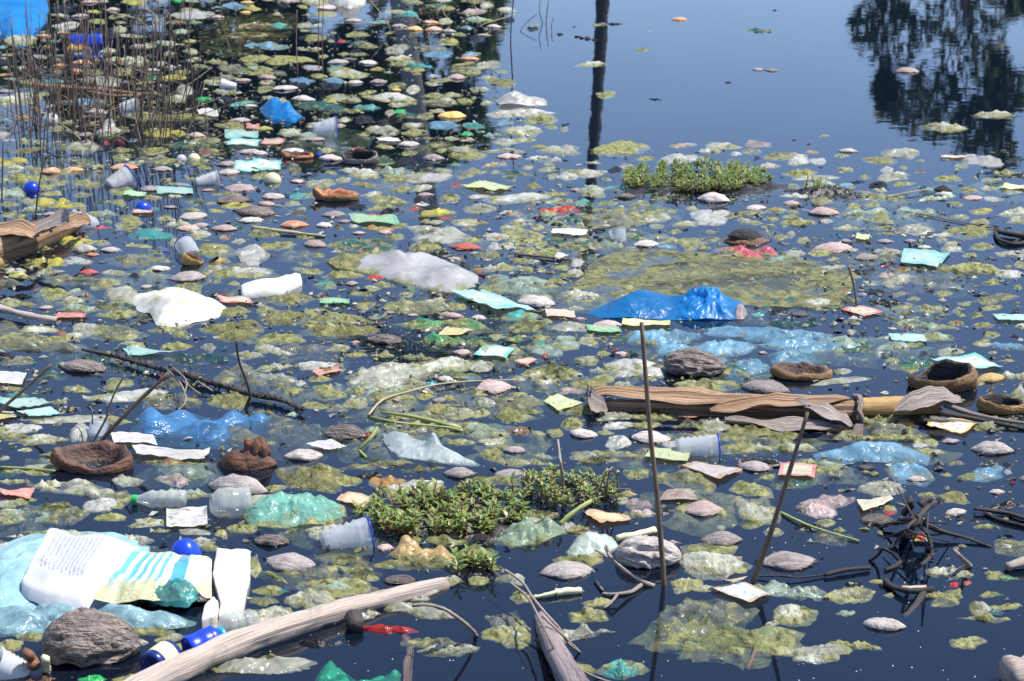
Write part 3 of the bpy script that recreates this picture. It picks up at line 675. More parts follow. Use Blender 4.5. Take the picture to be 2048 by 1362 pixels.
def bowl(px, py, w, label, outer='b', inner='in', tilt=(0, 0), yaw=0.0, hgt=0.16, depth=0.62, tip=0.0, water=False, gap=False):
    """opened coconut husk: thick outer shell with a hollow"""
    k = w * mpp(px, py); root = empty('coconut_shell', at(px, py)); s0 = px * 0.013
    seg = 34
    def ring(prof, flip, name, m):
        V, Fc = [], []
        for (r, z) in prof:
            for i in range(seg):
                a = 2 * math.pi * i / seg
                f = 1 + 0.10 * fbm(Vector((math.cos(a) * 1.6 + s0, math.sin(a) * 1.6, z * 5)), 3) + 0.05 * max(0.0, math.cos(a)) ** 6
                if tip: f *= 1 + tip * max(0.0, math.cos(a - math.pi)) ** 9
                zz = z + 0.05 * fbm(Vector((math.cos(a) * 2.4 + s0, math.sin(a) * 2.4, 9)), 3) * (1 if z > 0 else 0)
                if tip: zz += 0.10 * max(0.0, math.cos(a - math.pi)) ** 9 * (r > 0.3)
                if gap and z > 0.0: zz *= 1 - 0.75 * max(0.0, math.cos(a - 2.35)) ** 6
                V.append((r * f * math.cos(a), r * f * math.sin(a) * depth, zz))
        for i in range(len(prof) - 1):
            for q in range(seg):
                j = (q + 1) % seg; Fc.append((i * seg + q, i * seg + j, (i + 1) * seg + j, (i + 1) * seg + q))
        link_mesh(name, V, Fc, m, root)
    ring([(0.02, -0.16), (0.30, -0.14), (0.44, -0.06), (0.49, 0.02), (0.50, hgt * 0.6), (0.47, hgt), (0.44, hgt * 1.04)], 0, 'outer_husk', HUSK[outer])
    ring([(0.44, hgt * 1.035), (0.39, hgt * 0.99), (0.36, hgt * 0.7), (0.31, hgt * 0.2), (0.20, -0.04), (0.01, -0.06)], 0, 'hollow', HUSK[inner])
    root.rotation_euler = (tilt[0], tilt[1], yaw); root.location.z = 0.0; root.scale = (k, k, k)
    tag(root, label, 'coconut shell', 'opened coconut shells afloat'); occupy(px, py, w, w * .45)
    return root
def coconut(px, py, w, label, kind='k', yaw=0.2, depth=0.72, hgt=0.62):
    k = w * mpp(px, py); V, Fc = [], []; nx, na = 56, 64
    for i in range(nx + 1):
        s = -1 + 2 * i / nx; ww = max(0, 1 - abs(s) ** 2.1) ** 0.6 * (1 - 0.14 * s)
        for j in range(na):
            a = 2 * math.pi * j / na
            fold = 0.24 * (0.7 - 2.6 * abs(noise.noise(Vector((s * 1.3 + px, math.cos(a) * 3.2 + 0.7 * noise.noise(Vector((s * 2, math.cos(a), 4))), math.sin(a) * 3.2)))))
            fine = 0.03 * noise.noise(Vector((s * 3 + px, math.cos(a) * 7, math.sin(a) * 7)))
            f = 1 + fold + fine + 0.08 * fbm(Vector((s, math.cos(a), math.sin(a))) * 1.3, 2)
            V.append((s * 0.5, math.cos(a) * 0.5 * depth * ww * f, math.sin(a) * 0.5 * hgt * ww * f))
    for i in range(nx):
        for j in range(na):
            q = (j + 1) % na; Fc.append((i * na + j, (i + 1) * na + j, (i + 1) * na + q, i * na + q))
    o = link_mesh('coconut', V, Fc, HUSK[kind]); o.location = at(px, py); o.location.z = 0.10 * k; o.scale = (k, k, k); o.rotation_euler = (0, 0.05, yaw)
    tag(o, label, 'coconut'); occupy(px, py, w, w * .6); return o
def stick_up(name, pts, r0, r1, m, label=None, cat='stick', group=None, lean=0.0, sides=6, parent=None):
    """pts in photo pixels, first one where it leaves the water; the rest stand at the same distance (plus lean per step)"""
    b = at(*pts[0]); P = [b + Vector((0, 0, -0.05)) + (at_y(pts[1][0], pts[1][1], b.y) - b).normalized() * 0.0, b]
    for i, p in enumerate(pts[1:]): P.append(at_y(p[0], p[1], b.y + lean * (i + 1)))
    P = smooth_path(P, 4 if len(pts) > 2 else 3); n = len(P)
    o = tube(name, P, [r0 + (r1 - r0) * i / (n - 1) for i in range(n)], m, parent, sides, 0.15, loc=b)
    if label: tag(o, label, cat, group)
    return o
def stick_flat(name, pts, r0, r1, m, z=0.004, zs=None, sides=6, jit=0.2, parent=None, sub=4):
    P = [at(p[0], p[1], (zs[i] if zs else z)) for i, p in enumerate(pts)]
    P = smooth_path(P, sub); n = len(P)
    for p in pts: occupy(p[0], p[1], 16, 8)
    return tube(name, P, [r0 + (r1 - r0) * i / (n - 1) for i in range(n)], m, parent, sides, jit)

# ---------------------------------------------------------------- one-off things, bottom of the photo to the top
def special_sheet(name, poly, c, label, cat, amp=0.02, dome=0.03, bumps=(), crease=1.0, z0=None, res=1.4, freq=6.0, m=None, group=None, jag=0.05):
    o = sheet(name, poly, m or FILM[c], amp, dome, crease, z0=z0, bumps=bumps, res=res, freq=freq, jag=jag)
    xs = [p[0] for p in poly]; ys = [p[1] for p in poly]
    occupy((min(xs) + max(xs)) / 2, (min(ys) + max(ys)) / 2, (max(xs) - min(xs)) * .85, (max(ys) - min(ys)) * .8)
    if label: tag(o, label, cat, group)
    return o

# the big light blue sack with its white printed panel, lower left
def stripe_mat():
    m, nt, ns, ls = mat('striped_sack_print')
    tc = ns.new('ShaderNodeTexCoord'); sp = ns.new('ShaderNodeSeparateXYZ'); ls.new(tc.outputs['UV'], sp.inputs[0])
    u, v = sp.outputs[0], sp.outputs[1]
    n = noise_n(ns, ls, tc.outputs['UV'], 9, 5, 0.65); n2 = noise_n(ns, ls, tc.outputs['UV'], 60, 3, 0.6)
    r = ns.new('ShaderNodeValToRGB'); r.color_ramp.interpolation = 'CONSTANT'; e = r.color_ramp.elements
    st = [(0.0, 'w'), (.04, 't'), (.10, 'w'), (.16, 't'), (.22, 'w'), (.27, 't'), (.32, 'w'), (.37, 't'), (.41, 'w'), (.46, 't'), (.50, 'w'), (.58, 'b'), (.72, 'w'), (.80, 'p'), (.84, 'w'), (.90, 'p'), (.94, 'w')]
    cc = {'w': (0.56, 0.56, 0.50), 't': (0.10, 0.36, 0.44), 'b': (0.05, 0.28, 0.48), 'p': (0.50, 0.66, 0.68)}
    while len(e) < len(st): e.new(0.99)
    for i, (p, k) in enumerate(st): e[i].position = p; e[i].color = c4(cc[k])
    ls.new(u, r.inputs[0])
    am = mathn(ns, ls, 'ADD', n, mathn(ns, ls, 'MULTIPLY', mathn(ns, ls, 'SUBTRACT', mathn(ns, ls, 'ABSOLUTE', mathn(ns, ls, 'SUBTRACT', v, 0.62)), 0.33), 0.9))
    am = ramp(ns, ls, am, [(0.42, 0.0), (0.58, 1.0)]).outputs[0]
    alg = ramp(ns, ls, n2, [(0.3, (0.20, 0.17, 0.05)), (0.6, (0.55, 0.48, 0.20))]).outputs[0]
    dk = mixc(ns, ls, am, r.outputs[0], mixc(ns, ls, 0.75, r.outputs[0], alg, 'MIX'))
    p = N(ns, 'BsdfPrincipled', Roughness=0.5); ls.new(dk, p.inputs['Base Color']); ls.new(bump(ns, ls, n2, 0.3, 0.01), p.inputs['Normal'])
    o = ns.new('ShaderNodeOutputMaterial'); ls.new(p.outputs[0], o.inputs[0]); return m
def panel_mat():
    m, nt, ns, ls = mat('white_printed_panel')
    tc = ns.new('ShaderNodeTexCoord'); sp = ns.new('ShaderNodeSeparateXYZ'); ls.new(tc.outputs['UV'], sp.inputs[0])
    # columns of faint small print that run up the sack
    fr = mathn(ns, ls, 'FRACT', mathn(ns, ls, 'MULTIPLY', sp.outputs[0], 22.0))
    line = mathn(ns, ls, 'LESS_THAN', fr, 0.42)
    mp = ns.new('ShaderNodeMapping'); mp.inputs['Scale'].default_value = (22, 70, 1); ls.new(tc.outputs['UV'], mp.inputs[0])
    wd = mathn(ns, ls, 'GREATER_THAN', noise_n(ns, ls, mp.outputs[0], 1.0, 2, 0.6), 0.47)
    reg = mathn(ns, ls, 'MULTIPLY', mathn(ns, ls, 'LESS_THAN', mathn(ns, ls, 'ABSOLUTE', mathn(ns, ls, 'SUBTRACT', sp.outputs[0], 0.42)), 0.26), mathn(ns, ls, 'LESS_THAN', mathn(ns, ls, 'ABSOLUTE', mathn(ns, ls, 'SUBTRACT', sp.outputs[1], 0.62)), 0.26))
    ink = mathn(ns, ls, 'MULTIPLY', mathn(ns, ls, 'MULTIPLY', line, wd), reg)
    c = mixc(ns, ls, mathn(ns, ls, 'MULTIPLY', ink, 0.7), (0.46, 0.47, 0.48), (0.16, 0.20, 0.36))
    p = N(ns, 'BsdfPrincipled', Roughness=0.4); ls.new(c, p.inputs['Base Color'])
    o = ns.new('ShaderNodeOutputMaterial'); ls.new(p.outputs[0], o.inputs[0]); return m
def quad_sheet(name, poly_t, poly_b, m, parent, zf, nu=30, nv=16):
    """surface between a top and a bottom photo-pixel edge; zf(u, v) gives its height"""
    def along(poly, u):
        L = [0]
        for i in range(len(poly) - 1): L.append(L[-1] + math.dist(poly[i], poly[i + 1]))
        s = u * L[-1]
        for i in range(len(poly) - 1):
            if s <= L[i + 1] + 1e-9:
                t = (s - L[i]) / max(1e-9, L[i + 1] - L[i]); return (poly[i][0] + (poly[i + 1][0] - poly[i][0]) * t, poly[i][1] + (poly[i + 1][1] - poly[i][1]) * t)
        return poly[-1]
    V, UV, Fc = [], [], []
    for j in range(nv + 1):
        for i in range(nu + 1):
            u, v = i / nu, j / nv; a, b = along(poly_t, u), along(poly_b, u)
            x, y = a[0] + (b[0] - a[0]) * v, a[1] + (b[1] - a[1]) * v
            p = at(x, y, 0); p.z = zf(u, v, p); V.append(p); UV.append((u, 1 - v))
    for j in range(nv):
        for i in range(nu): Fc.append((j * (nu + 1) + i, (j + 1) * (nu + 1) + i, (j + 1) * (nu + 1) + i + 1, j * (nu + 1) + i + 1))
    org = parent.location if parent else V[0].copy()
    return link_mesh(name, [v - org for v in V], Fc, m, parent, (0, 0, 0) if parent else org, True, UV)
def big_sack():
    root = empty('printed_sack', at(150, 1160)); tag(root, 'large light blue plastic sack with a white printed panel and teal stripes, lower left corner', 'plastic sack')
    fm = film_mat('film_sack_blue', (0.42, 0.70, 0.80), 0.02, 0.95, 1.0, crease=1.0)
    body = [(-60, 1125), (0, 1092), (80, 1062), (230, 1066), (300, 1090), (300, 1120), (270, 1180), (200, 1232), (60, 1236), (-60, 1240)]
    sheet('sack_film', body, fm, 0.011, 0.010, 1.2, z0=0.0, res=1.6, parent=root, freq=9,
          bumps=[(60, 1120, 70, 0.008), (20, 1190, 60, .008)])
    fr = [(-60, 1220), (50, 1212), (120, 1220), (200, 1218), (300, 1218), (370, 1232), (400, 1246), (330, 1256), (180, 1262), (60, 1268), (-60, 1272)]
    sheet('folded_edge', fr, fm, 0.016, 0.014, 1.2, z0=-0.004, res=1.6, parent=root, freq=14)
    def zp(u, v, p):
        e = min(u / 0.07, (1 - u) / 0.25, v / 0.08, (1 - v) / 0.07, 1.0); e = math.sin(max(0, e) * 1.57)
        return 0.011 + 0.024 * e + 0.008 * noise.noise(Vector((u * 4, v * 4, 3))) - 0.010 * max(0, u - 0.7) / 0.3 - 0.012 * math.exp(-((v - 0.62) / 0.03) ** 2) * (u > .1)
    quad_sheet('printed_panel', [(98, 1100), (106, 1082), (125, 1080), (160, 1094), (215, 1091), (250, 1098), (276, 1112), (283, 1124)], [(42, 1182), (44, 1198), (58, 1210), (90, 1222), (120, 1228), (160, 1231), (180, 1233), (188, 1233)], panel_mat(), root, zp, 40, 26)
    def zs(u, v, p):
        return 0.012 + 0.020 * (1 - u) + 0.012 * fbm(Vector((u * 3, v * 3, 7)), 3) + 0.016 * math.sin(v * 3.14) * (1 - 0.6 * u)
    quad_sheet('striped_panel', [(276, 1122), (300, 1126), (350, 1128), (424, 1128)], [(188, 1233), (260, 1226), (330, 1222), (424, 1206)], stripe_mat(), root, zs, 46, 18)
big_sack()
special_sheet('plastic_film', [(285, 1098), (310, 1090), (420, 1105), (440, 1128), (330, 1132), (290, 1120)], 'kt', 'murky grey-green film under the blue ball beside the striped sack', 'plastic film', 0.006, 0, z0=-0.004)
special_sheet('wrapper', [(296, 1210), (330, 1198), (385, 1194), (404, 1206), (378, 1228), (330, 1226), (300, 1218)], 'tl', 'crumpled turquoise wrapper lying on the striped sack', 'wrapper', 0.012, 0.030, z0=0.014, crease=1.3)
special_sheet('leaf_litter', [(272, 1214), (300, 1190), (335, 1186), (350, 1192), (420, 1200), (416, 1212), (300, 1222)], 'dk', 'dark curved scrap behind the turquoise wrapper on the sack', 'leaf litter', 0.008, 0.014, z0=0.010)
def foam_slab(poly, hgt, label, name='foam_slab', cat='foam slab'):
    n = 40; pts = [at(*p[:2]) for p in resample([(x, y, 0) for x, y in poly], n)]; c = sum(pts, Vector()) / n
    V, Fc = [], []; s = rnd.random() * 30
    rings = [(1.0, -0.02), (1.02, 0.0), (1.0, hgt * .8), (0.93, hgt), (0.6, hgt), (0.3, hgt)]
    for t, z in rings:
        for i, p in enumerate(pts):
            q = c.lerp(p, t * (1 + 0.04 * noise.noise(Vector((i * .8, t * 5, s))))); V.append(Vector((q.x, q.y, z + (0.006 * fbm(Vector((q.x * 18, q.y * 18, s)), 3) if z > 0 else 0))))
    for k in range(len(rings) - 1):
        for i in range(n):
            j = (i + 1) % n; Fc.append((k * n + i, k * n + j, (k + 1) * n + j, (k + 1) * n + i))
    V.append(Vector((c.x, c.y, hgt))); b = (len(rings) - 1) * n
    for i in range(n): Fc.append((b + i, b + (i + 1) % n, len(V) - 1))
    base = Vector((c.x, c.y, 0)); o = link_mesh(name, [v - base for v in V], Fc, PL['foam'], None, base); tag(o, label, cat)
    xs = [p[0] for p in poly]; ys = [p[1] for p in poly]; occupy(sum(xs) / len(xs), sum(ys) / len(ys), max(xs) - min(xs), max(ys) - min(ys)); return o
foam_slab([(434, 1106), (500, 1106), (500, 1160), (492, 1190), (484, 1240), (436, 1244), (442, 1220), (424, 1160)], 0.013, 'bright white foam slab standing out beside the striped sack')
foam_slab([(428, 1218), (438, 1230), (432, 1256), (404, 1262), (410, 1236)], 0.03, 'small white foam lump below the foam slab', 'foam_piece', 'foam piece')
foam_slab([(483, 584), (520, 572), (545, 570), (598, 556), (606, 570), (560, 590), (486, 598)], 0.022, 'long white foam strip with a rounded grey end near the white cloth sack')
film(505, 1128, 26, 62, 'wh')
coconut(183, 1306, 198, 'big wrinkled brown coconut floating in the lower left corner', 'k', 0.12, 0.70, 0.62)
coconut(1389, 742, 124, 'wrinkled grey husk ball beside the light blue bags', 'k', -0.1, 0.70, 0.46)
coconut(1297, 1122, 134, 'lumpy pale coconut behind the foot of the tall stick', 'g', 0.0, 0.62, 0.50)
ball(372, 1103, 66, 'dark blue shiny ball half sunk beside the striped sack', 'blue', 0.62)
def jar(px, py, w, yaw, label, m, cap=None, labelm=None, pitch=0.15):
    k = w * mpp(px, py); root = empty('plastic_jar', at(px, py, 0.25 * k))
    prof = [(0.0, 0.10 * k), (0.28 * k, 0.06 * k), (0.36 * k, 0.0)] + [(0.40 * k + 0.012 * k * math.sin(i * 1.4), k * (0.04 + i * 0.085)) for i in range(10)] + [(0.30 * k, 0.92 * k), (0.22 * k, k)]
    lathe('body', prof, PL[m], root, 26, 0.08, px)
    if labelm: lathe('paper_label', [(0.417 * k, 0.22 * k), (0.42 * k, 0.5 * k), (0.417 * k, 0.7 * k)], PL[labelm], root, 26, 0.05, px)
    if cap: lathe('cap', [(0.0, 1.12 * k), (0.25 * k, 1.12 * k), (0.27 * k, 1.1 * k), (0.27 * k, 0.96 * k), (0.2 * k, 0.95 * k)], PL[cap], root, 20)
    d = Vector((math.cos(yaw) * math.cos(pitch), math.sin(yaw) * math.cos(pitch), math.sin(pitch)))
    root.rotation_euler = d.to_track_quat('Z', 'Y').to_euler(); root.location -= d * k * 0.5
    tag(root, label, 'plastic jar'); occupy(px, py, w, w * .8); return root
jar(326, 1318, 76, R(60), 'navy plastic pot with a white patch, next to the log', 'navy', None, 'cream', 0.1)
jar(408, 1288, 74, R(35), 'blue plastic pot with a dark teal lid against the log', 'blue', 'cyan', None, 0.15)
def bottle(px, py, w, yaw, pitch, label, cap=None, fat=0.16, m='clear'):
    k = w * mpp(px, py); root = empty('plastic_bottle', at(px, py, 0.10 * k)); r = fat * k
    prof = [(0.0, 0.03 * k), (r * .8, 0.0), (r, 0.04 * k)] + [(r * (1 + 0.10 * math.sin(i * 2.0)), k * (0.06 + 0.055 * i)) for i in range(11)] + [(r * .9, .70 * k), (r * .6, .80 * k), (r * .42, .88 * k), (r * .42, .97 * k)]
    lathe('body', prof, PL[m], root, 24, 0.13, px)
    if cap: lathe('cap', [(r * .5, .90 * k), (r * .52, k), (r * .45, 1.01 * k), (0.001, 1.01 * k)], PL[cap], root, 18)
    d = Vector((math.cos(yaw) * math.cos(pitch), math.sin(yaw) * math.cos(pitch), math.sin(pitch)))
    root.rotation_euler = d.to_track_quat('Z', 'Y').to_euler(); root.location -= d * k * 0.5
    tag(root, label, 'plastic bottle'); occupy(px, py, w, w * .35); return root
bottle(466, 1256, 100, R(215), 0.1, 'crushed clear bottle lying over the foot of the foam slab', None, 0.30)
bottle(318, 998, 108, R(180), 0.0, 'clear plastic bottle with a bright green cap near the opened husk bowl', 'green', 0.16)
jar(460, 1006, 76, R(200), 'ridged clear jar bottom right of the green-capped bottle', 'clear', None, None, 0.1)
cup(692, 1084, 100, R(14), 0.10, 'crinkled clear cup with a blue-tinted rim in front of the near leafy plant', 'cup', 'blue', 0.40, 0.26, 0.35, 0.10)
cup(1395, 902, 84, R(3), 0.02, 'clear plastic cup with a blue rim, lying near the tall stick', 'cup', 'blue', 0.36, 0.30, 0.4, 0.05)
cup(240, 368, 52, R(35), 0.35, 'white cup with a blue rim tilted among the reeds', 'cupw', 'blue', 0.48, 0.34, 0.3)
cup(650, 266, 46, R(10), 0.0, 'small frosted cup showing its wide blue rim to the right', 'cup', 'blue', 0.62, 0.34, 0.3)
cup(414, 366, 46, R(15), 0.15, 'white ribbed cup lying behind the grey husks', 'cupw', 'cupw', 0.40, 0.26, 0.3)
cup(258, 218, 36, R(25), 0.2, 'clear cup lying among the reed stems', 'cup', 'cupw', 0.46, 0.36, 0.3)
cup(456, 174, 32, R(190), 0.25, 'small white cup right of the reed clump', 'cupw', 'cupw', 0.42, 0.3, 0.3)
cup(376, 503, 44, R(120), 0.5, 'upturned clear cup with a blue band beside the mango pieces', 'cup', 'blue', 0.44, 0.40, 0.2)
cup(168, 452, 52, R(215), 0.3, 'crumpled white cup against the split dry stem', 'cup', 'cupw', 0.44, 0.3, 0.3, 0.22)
cup(1237, 478, 30, R(100), 0.9, 'clear cup bottom up in front of the far leafy plant', 'cup', 'cup', 0.55, 0.46, 0.2)
cup(195, 866, 36, R(80), 0.7, 'rounded clear cup bottom behind the opened husk bowl', 'cup', 'cup', 0.52, 0.46, 0.1)
cup(18, 1346, 66, R(200), 0.6, 'white ribbed cup cut by the lower left corner', 'cupw', 'cupw', 0.52, 0.44, 0.1)
ball(64, 373, 36, 'blue and white half ball at the left edge', 'blue', 0.5)
ball(286, 412, 34, 'small blue dome left of the grey husks', 'blue', 0.5, 'plastic_ball', 'plastic ball')
ball(363, 315, 21, 'small white ball, left of a pair below the reeds', 'cupw', 0.5)
ball(388, 314, 25, 'small greenish white ball, right of a pair below the reeds', 'cream', 0.5)
ball(545, 355, 34, 'pale slimy ball in front of the green wrapper', 'cream', 0.5)
ball(103, 236, 34, 'white crumpled ball deep in the reed clump', 'cupw', 0.5)
ball(237, 284, 22, 'dark brown bottle bottom among the reeds', 'brownglass', 0.5, 'bottle_base', 'bottle')
def cylinder_jug():
    root = empty('plastic_jug', at(175, 92)); tag(root, 'ribbed bright blue jug lying behind the reed clump', 'plastic jug')
    k = 62 * mpp(175, 92)
    o = lathe('body', [(0.0, 0)] + [(k * (0.27 + 0.015 * (-1) ** i), k * 0.08 * i) for i in range(13)] + [(0, k * .98)], PL['blue'], root, 20, 0.1)
    root.rotation_euler = Vector((1, 0.1, 0.05)).to_track_quat('Z', 'Y').to_euler(); root.location += Vector((-k / 2, 0, k * .08))
cylinder_jug()

# driftwood log
def log():
    root = empty('driftwood_log', at(600, 1260)); tag(root, 'long pale driftwood log lying across the lower left water', 'log')
    P = [at(200, 1420, .01), at(330, 1352, .012), at(470, 1290, .014), at(600, 1247, .014), at(700, 1216, .012), at(800, 1190, .008), at(890, 1168, .0)]
    rr = [36, 33, 33, 30, 26, 22, 18]
    P = smooth_path(P, 5); radii = []
    for i in range(len(P)):
        t = i / (len(P) - 1) * 6; a = int(min(5, t)); radii.append((rr[a] + (rr[a + 1] - rr[a]) * (t - a)) * mpp(600, 1250) * 0.82)
    tube('trunk', P, radii, WOOD['drift'], root, 26, 0.30)
    k = mpp(712, 1250); b = at(714, 1250)
    tube('branch_stub', [at(706, 1232, .02), at(712, 1250, .012), at(716, 1262, .0)], [19 * k, 17 * k, 13 * k], WOOD['black'], root, 12, 0.3)
log()
# banana stems
def flap(name, pts, w, m, parent, seed, curl=0.5):
    P = smooth_path([at(p[0], p[1], p[2]) for p in pts], 6); n = len(P); V, Fc, UV = [], [], []; L = 0
    for i, p in enumerate(P):
        if i: L += (p - P[i - 1]).length
        t = i / (n - 1); ww = w * math.sin(0.25 + 2.7 * t) * (1 + 0.25 * noise.noise(Vector((t * 4, seed, 0))))
        for k in range(6):
            s = k / 5 - 0.5
            V.append(p + Vector((0, 1, 0)) * s * ww + Vector((0, 0, 1)) * (curl * ww * (0.6 * s + 1.4 * s * s) + 0.010 * noise.noise(Vector((t * 6, s * 5, seed))))); UV.append((L, k / 5))
    for i in range(n - 1):
        for k in range(5): Fc.append((i * 6 + k, (i + 1) * 6 + k, (i + 1) * 6 + k + 1, i * 6 + k + 1))
    return link_mesh(name, [v - parent.location for v in V], Fc, m, parent, (0, 0, 0), True, UV)
def banana_stem():
    root = empty('banana_stem', at(1500, 830)); tag(root, 'long dry banana stem with peeling brown sheaths, floating at right', 'banana stem')
    def seg(name, pts, rr, m, jit=0.14):
        P = smooth_path([at(x, y, z) for x, y, z in pts], 6); n = len(P); rad = []
        for i in range(n):
            t = i / (n - 1) * (len(rr) - 1); a = int(min(len(rr) - 2, t)); rad.append((rr[a] + (rr[a + 1] - rr[a]) * (t - a)) * mpp(1500, 820))
        return tube(name, P, rad, m, root, 18, jit)
    seg('stem', [(1190, 812, 0.0066), (1300, 816, 0.0082), (1450, 822, 0.0082), (1600, 826, 0.0082), (1712, 826, 0.0082)], [13, 18, 21, 25, 26], WOOD['ban'])
    seg('stem', [(1708, 818, 0.0098), (1770, 816, 0.0115), (1830, 814, 0.0098), (1880, 818, 0.0066)], [23, 22, 24, 14], WOOD['bany'])
    flap('sheath', [(1172, 800, 0.0164), (1210, 786, 0.0369), (1330, 796, 0.0369), (1450, 800, 0.0369), (1560, 796, 0.0410)], 0.060, WOOD['ban'], root, 1, 0.55)
    flap('sheath', [(1420, 822, 0.0230), (1520, 808, 0.0394), (1600, 806, 0.0426), (1700, 800, 0.0369)], 0.060, WOOD['ban'], root, 3, 0.4)
    flap('sheath', [(1590, 806, 0.0410), (1640, 822, 0.0369), (1690, 842, 0.0164), (1705, 852, .0)], 0.06, WOOD['bang'], root, 5, 0.4)
    flap('sheath', [(1790, 822, 0.0328), (1840, 806, 0.0451), (1890, 796, 0.0410), (1925, 806, 0.0246)], 0.075, WOOD['bang'], root, 7, 0.4)
    flap('sheath', [(1450, 838, 0.0131), (1540, 850, 0.0098), (1640, 852, 0.0098), (1690, 856, 0.0066)], 0.05, WOOD['bang'], root, 9, 0.3)
    flap('sheath', [(1172, 798, 0.0246), (1185, 812, 0.0164), (1215, 822, 0.0098)], 0.07, WOOD['bang'], root, 11, 0.8)
    for s, (a, b, c_) in enumerate([((1890, 810, 0.0246), (1960, 832, 0.0164), (2060, 848, 0.0049)), ((1880, 826, 0.0164), (1960, 840, 0.0098), (2070, 862, 0.0016)), ((1860, 838, 0.0082), (1930, 846, 0.0049), (2000, 852, 0.0016)), ((1840, 840, 0.0082), (1880, 846, 0.0066), (1930, 836, 0.0033))]):
        tube('fibre_strand', smooth_path([at(*a), at(*b), at(*c_)], 5), [9 * 0.0009 * (1 - 0.05 * i) for i in range(11)], WOOD['bang'] if s % 2 == 0 else WOOD['black'], root, 7, 0.3)
    k = mpp(1710, 830)
    ring = [at(1716, 826, 0.0098) + Vector((0.006 * math.sin(i * 2.2), math.cos(i * 0.524) * 33 * k, math.sin(i * 0.524) * 34 * k)) for i in range(13)]
    tube('tie', ring, 0.0075, WOOD['bang'], root, 7, 0.6)
    for i in range(4): tube('frayed_end', smooth_path([at(1714 + i * 3, 850, .015), at(1708 + i * 5, 862, .006), at(1700 + i * 8, 880, -.004)], 3), [.005, .005, .005, .004, .004, .003, .002], WOOD['bang'], root, 5, 0.4)
    occupy(1540, 815, 720, 70)
banana_stem()
def left_stem():
    root = empty('split_stem', at(40, 500)); tag(root, 'split dry banana stem with torn sheath at the left edge', 'banana stem')
    def seg(name, pts, rr, m):
        P = smooth_path([at(x, y, z) for x, y, z in pts], 6); n = len(P); rad = []
        for i in range(n):
            t = i / (n - 1) * (len(rr) - 1); a = int(min(len(rr) - 2, t)); rad.append((rr[a] + (rr[a + 1] - rr[a]) * (t - a)) * mpp(60, 480))
        return tube(name, P, rad, m, root, 16, 0.16)
    seg('stem', [(-60, 515, .02), (20, 492, .03), (80, 470, .03), (150, 442, .03)], [44, 38, 30, 20], WOOD['ban'])
    seg('stem', [(-60, 540, .0), (20, 515, .0), (90, 482, .0), (140, 462, .0)], [24, 22, 18, 10], WOOD['bany'])
    flap('sheath', [(-40, 470, .07), (20, 462, .085), (60, 468, .08), (78, 474, .06)], 0.10, WOOD['ban'], root, 2, 0.4)
    flap('sheath', [(40, 478, .06), (90, 458, .085), (125, 444, .11), (138, 440, .14)], 0.10, WOOD['bang'], root, 4, 0.5)
    flap('sheath', [(100, 460, .07), (140, 452, .08), (165, 446, .07), (182, 446, .05)], 0.09, WOOD['ban'], root, 6, 0.5)
    occupy(70, 480, 230, 120)
left_stem()
bowl(196, 932, 138, 'brown opened coconut husk like a boat with a pointed tip, lower left', 'b', 'in', (0.22, 0.04), 0.0, 0.19, 0.78, 0.42)
bowl(1602, 752, 122, 'low green-brown coconut shell ring behind the banana stem', 'gb', 'in', (0.02, 0.06), 0.0, 0.13, 0.62)
bowl(1884, 772, 132, 'tall broken coconut shell with a gap, resting behind the right end of the banana stem', 'gb', 'bk', (0.22, -0.10), 0.0, 0.27, 0.72, 0, False, True)
bowl(674, 398, 84, 'small orange coconut husk hollowed like a boat', 'gb', 'oi', (0.05, 0.03), 0.0, 0.16, 0.62, 0.2)
bowl(720, 325, 72, 'black hollow coconut husk with a pale fibrous rim', 'd', 'bk', (0.35, 0.0), 0.0, 0.26, 0.62)
bowl(597, 315, 58, 'orange hollow husk left of the black hollow husk', 'oi', 'in', (0.1, 0.0), 0.0, 0.14, 0.6, 0.2)
bowl(2000, 822, 96, 'yellow-brown husk piece at the right edge', 'gb', 'bk', (0.1, 0.1), 0.0, 0.24, 0.6)
bowl(380, 528, 44, 'yellow and brown fruit rind, the larger of two beside the clear cup', 'y', 'b', (0.2, 0.5), 0.3, 0.4, 0.7)
bowl(433, 528, 26, 'yellow fruit rind, the smaller of two beside the clear cup', 'y', 'bk', (0.2, -0.5), 0.3, 0.4, 0.7)
bowl(1518, 930, 88, 'grey half-sunk husk cup filled with dark water', 'd', 'bk', (0.02, 0.02), 0.0, 0.07, 0.5)
def torn_husk():
    root = empty('torn_husk', at(490, 930)); tag(root, 'brown torn husk with a curled upright crown, left of centre', 'coconut shell')
    k = mpp(490, 930)
    V = make_husk(77)
    o = bpy.data.objects.new('shell', V); V.materials.append(HUSK['b']); C.objects.link(o); o.parent = root; o.scale = (134 * k, 100 * k, 300 * k); o.rotation_euler = (0, -0.16, -0.1); o.location.z = -0.004
    for i, (dx, dz, sx, sz, ry) in enumerate([(26, 30, 56, 170, .2), (14, 36, 34, 150, -.5), (38, 34, 34, 120, .6), (24, 44, 26, 130, .1)]):
        me = make_husk(80 + i); me.materials.append(HUSK['b']); f = bpy.data.objects.new('crown_flap', me); C.objects.link(f); f.parent = root
        f.location = (dx * k, -6 * k * i + 6 * k, dz * k); f.scale = (sx * k, sx * k, sz * k); f.rotation_euler = (0.3 * i - .4, ry, i * 0.9)
    occupy(490, 925, 136, 70)
torn_husk()
def tube_fix(root):
    for ch in root.children: pass
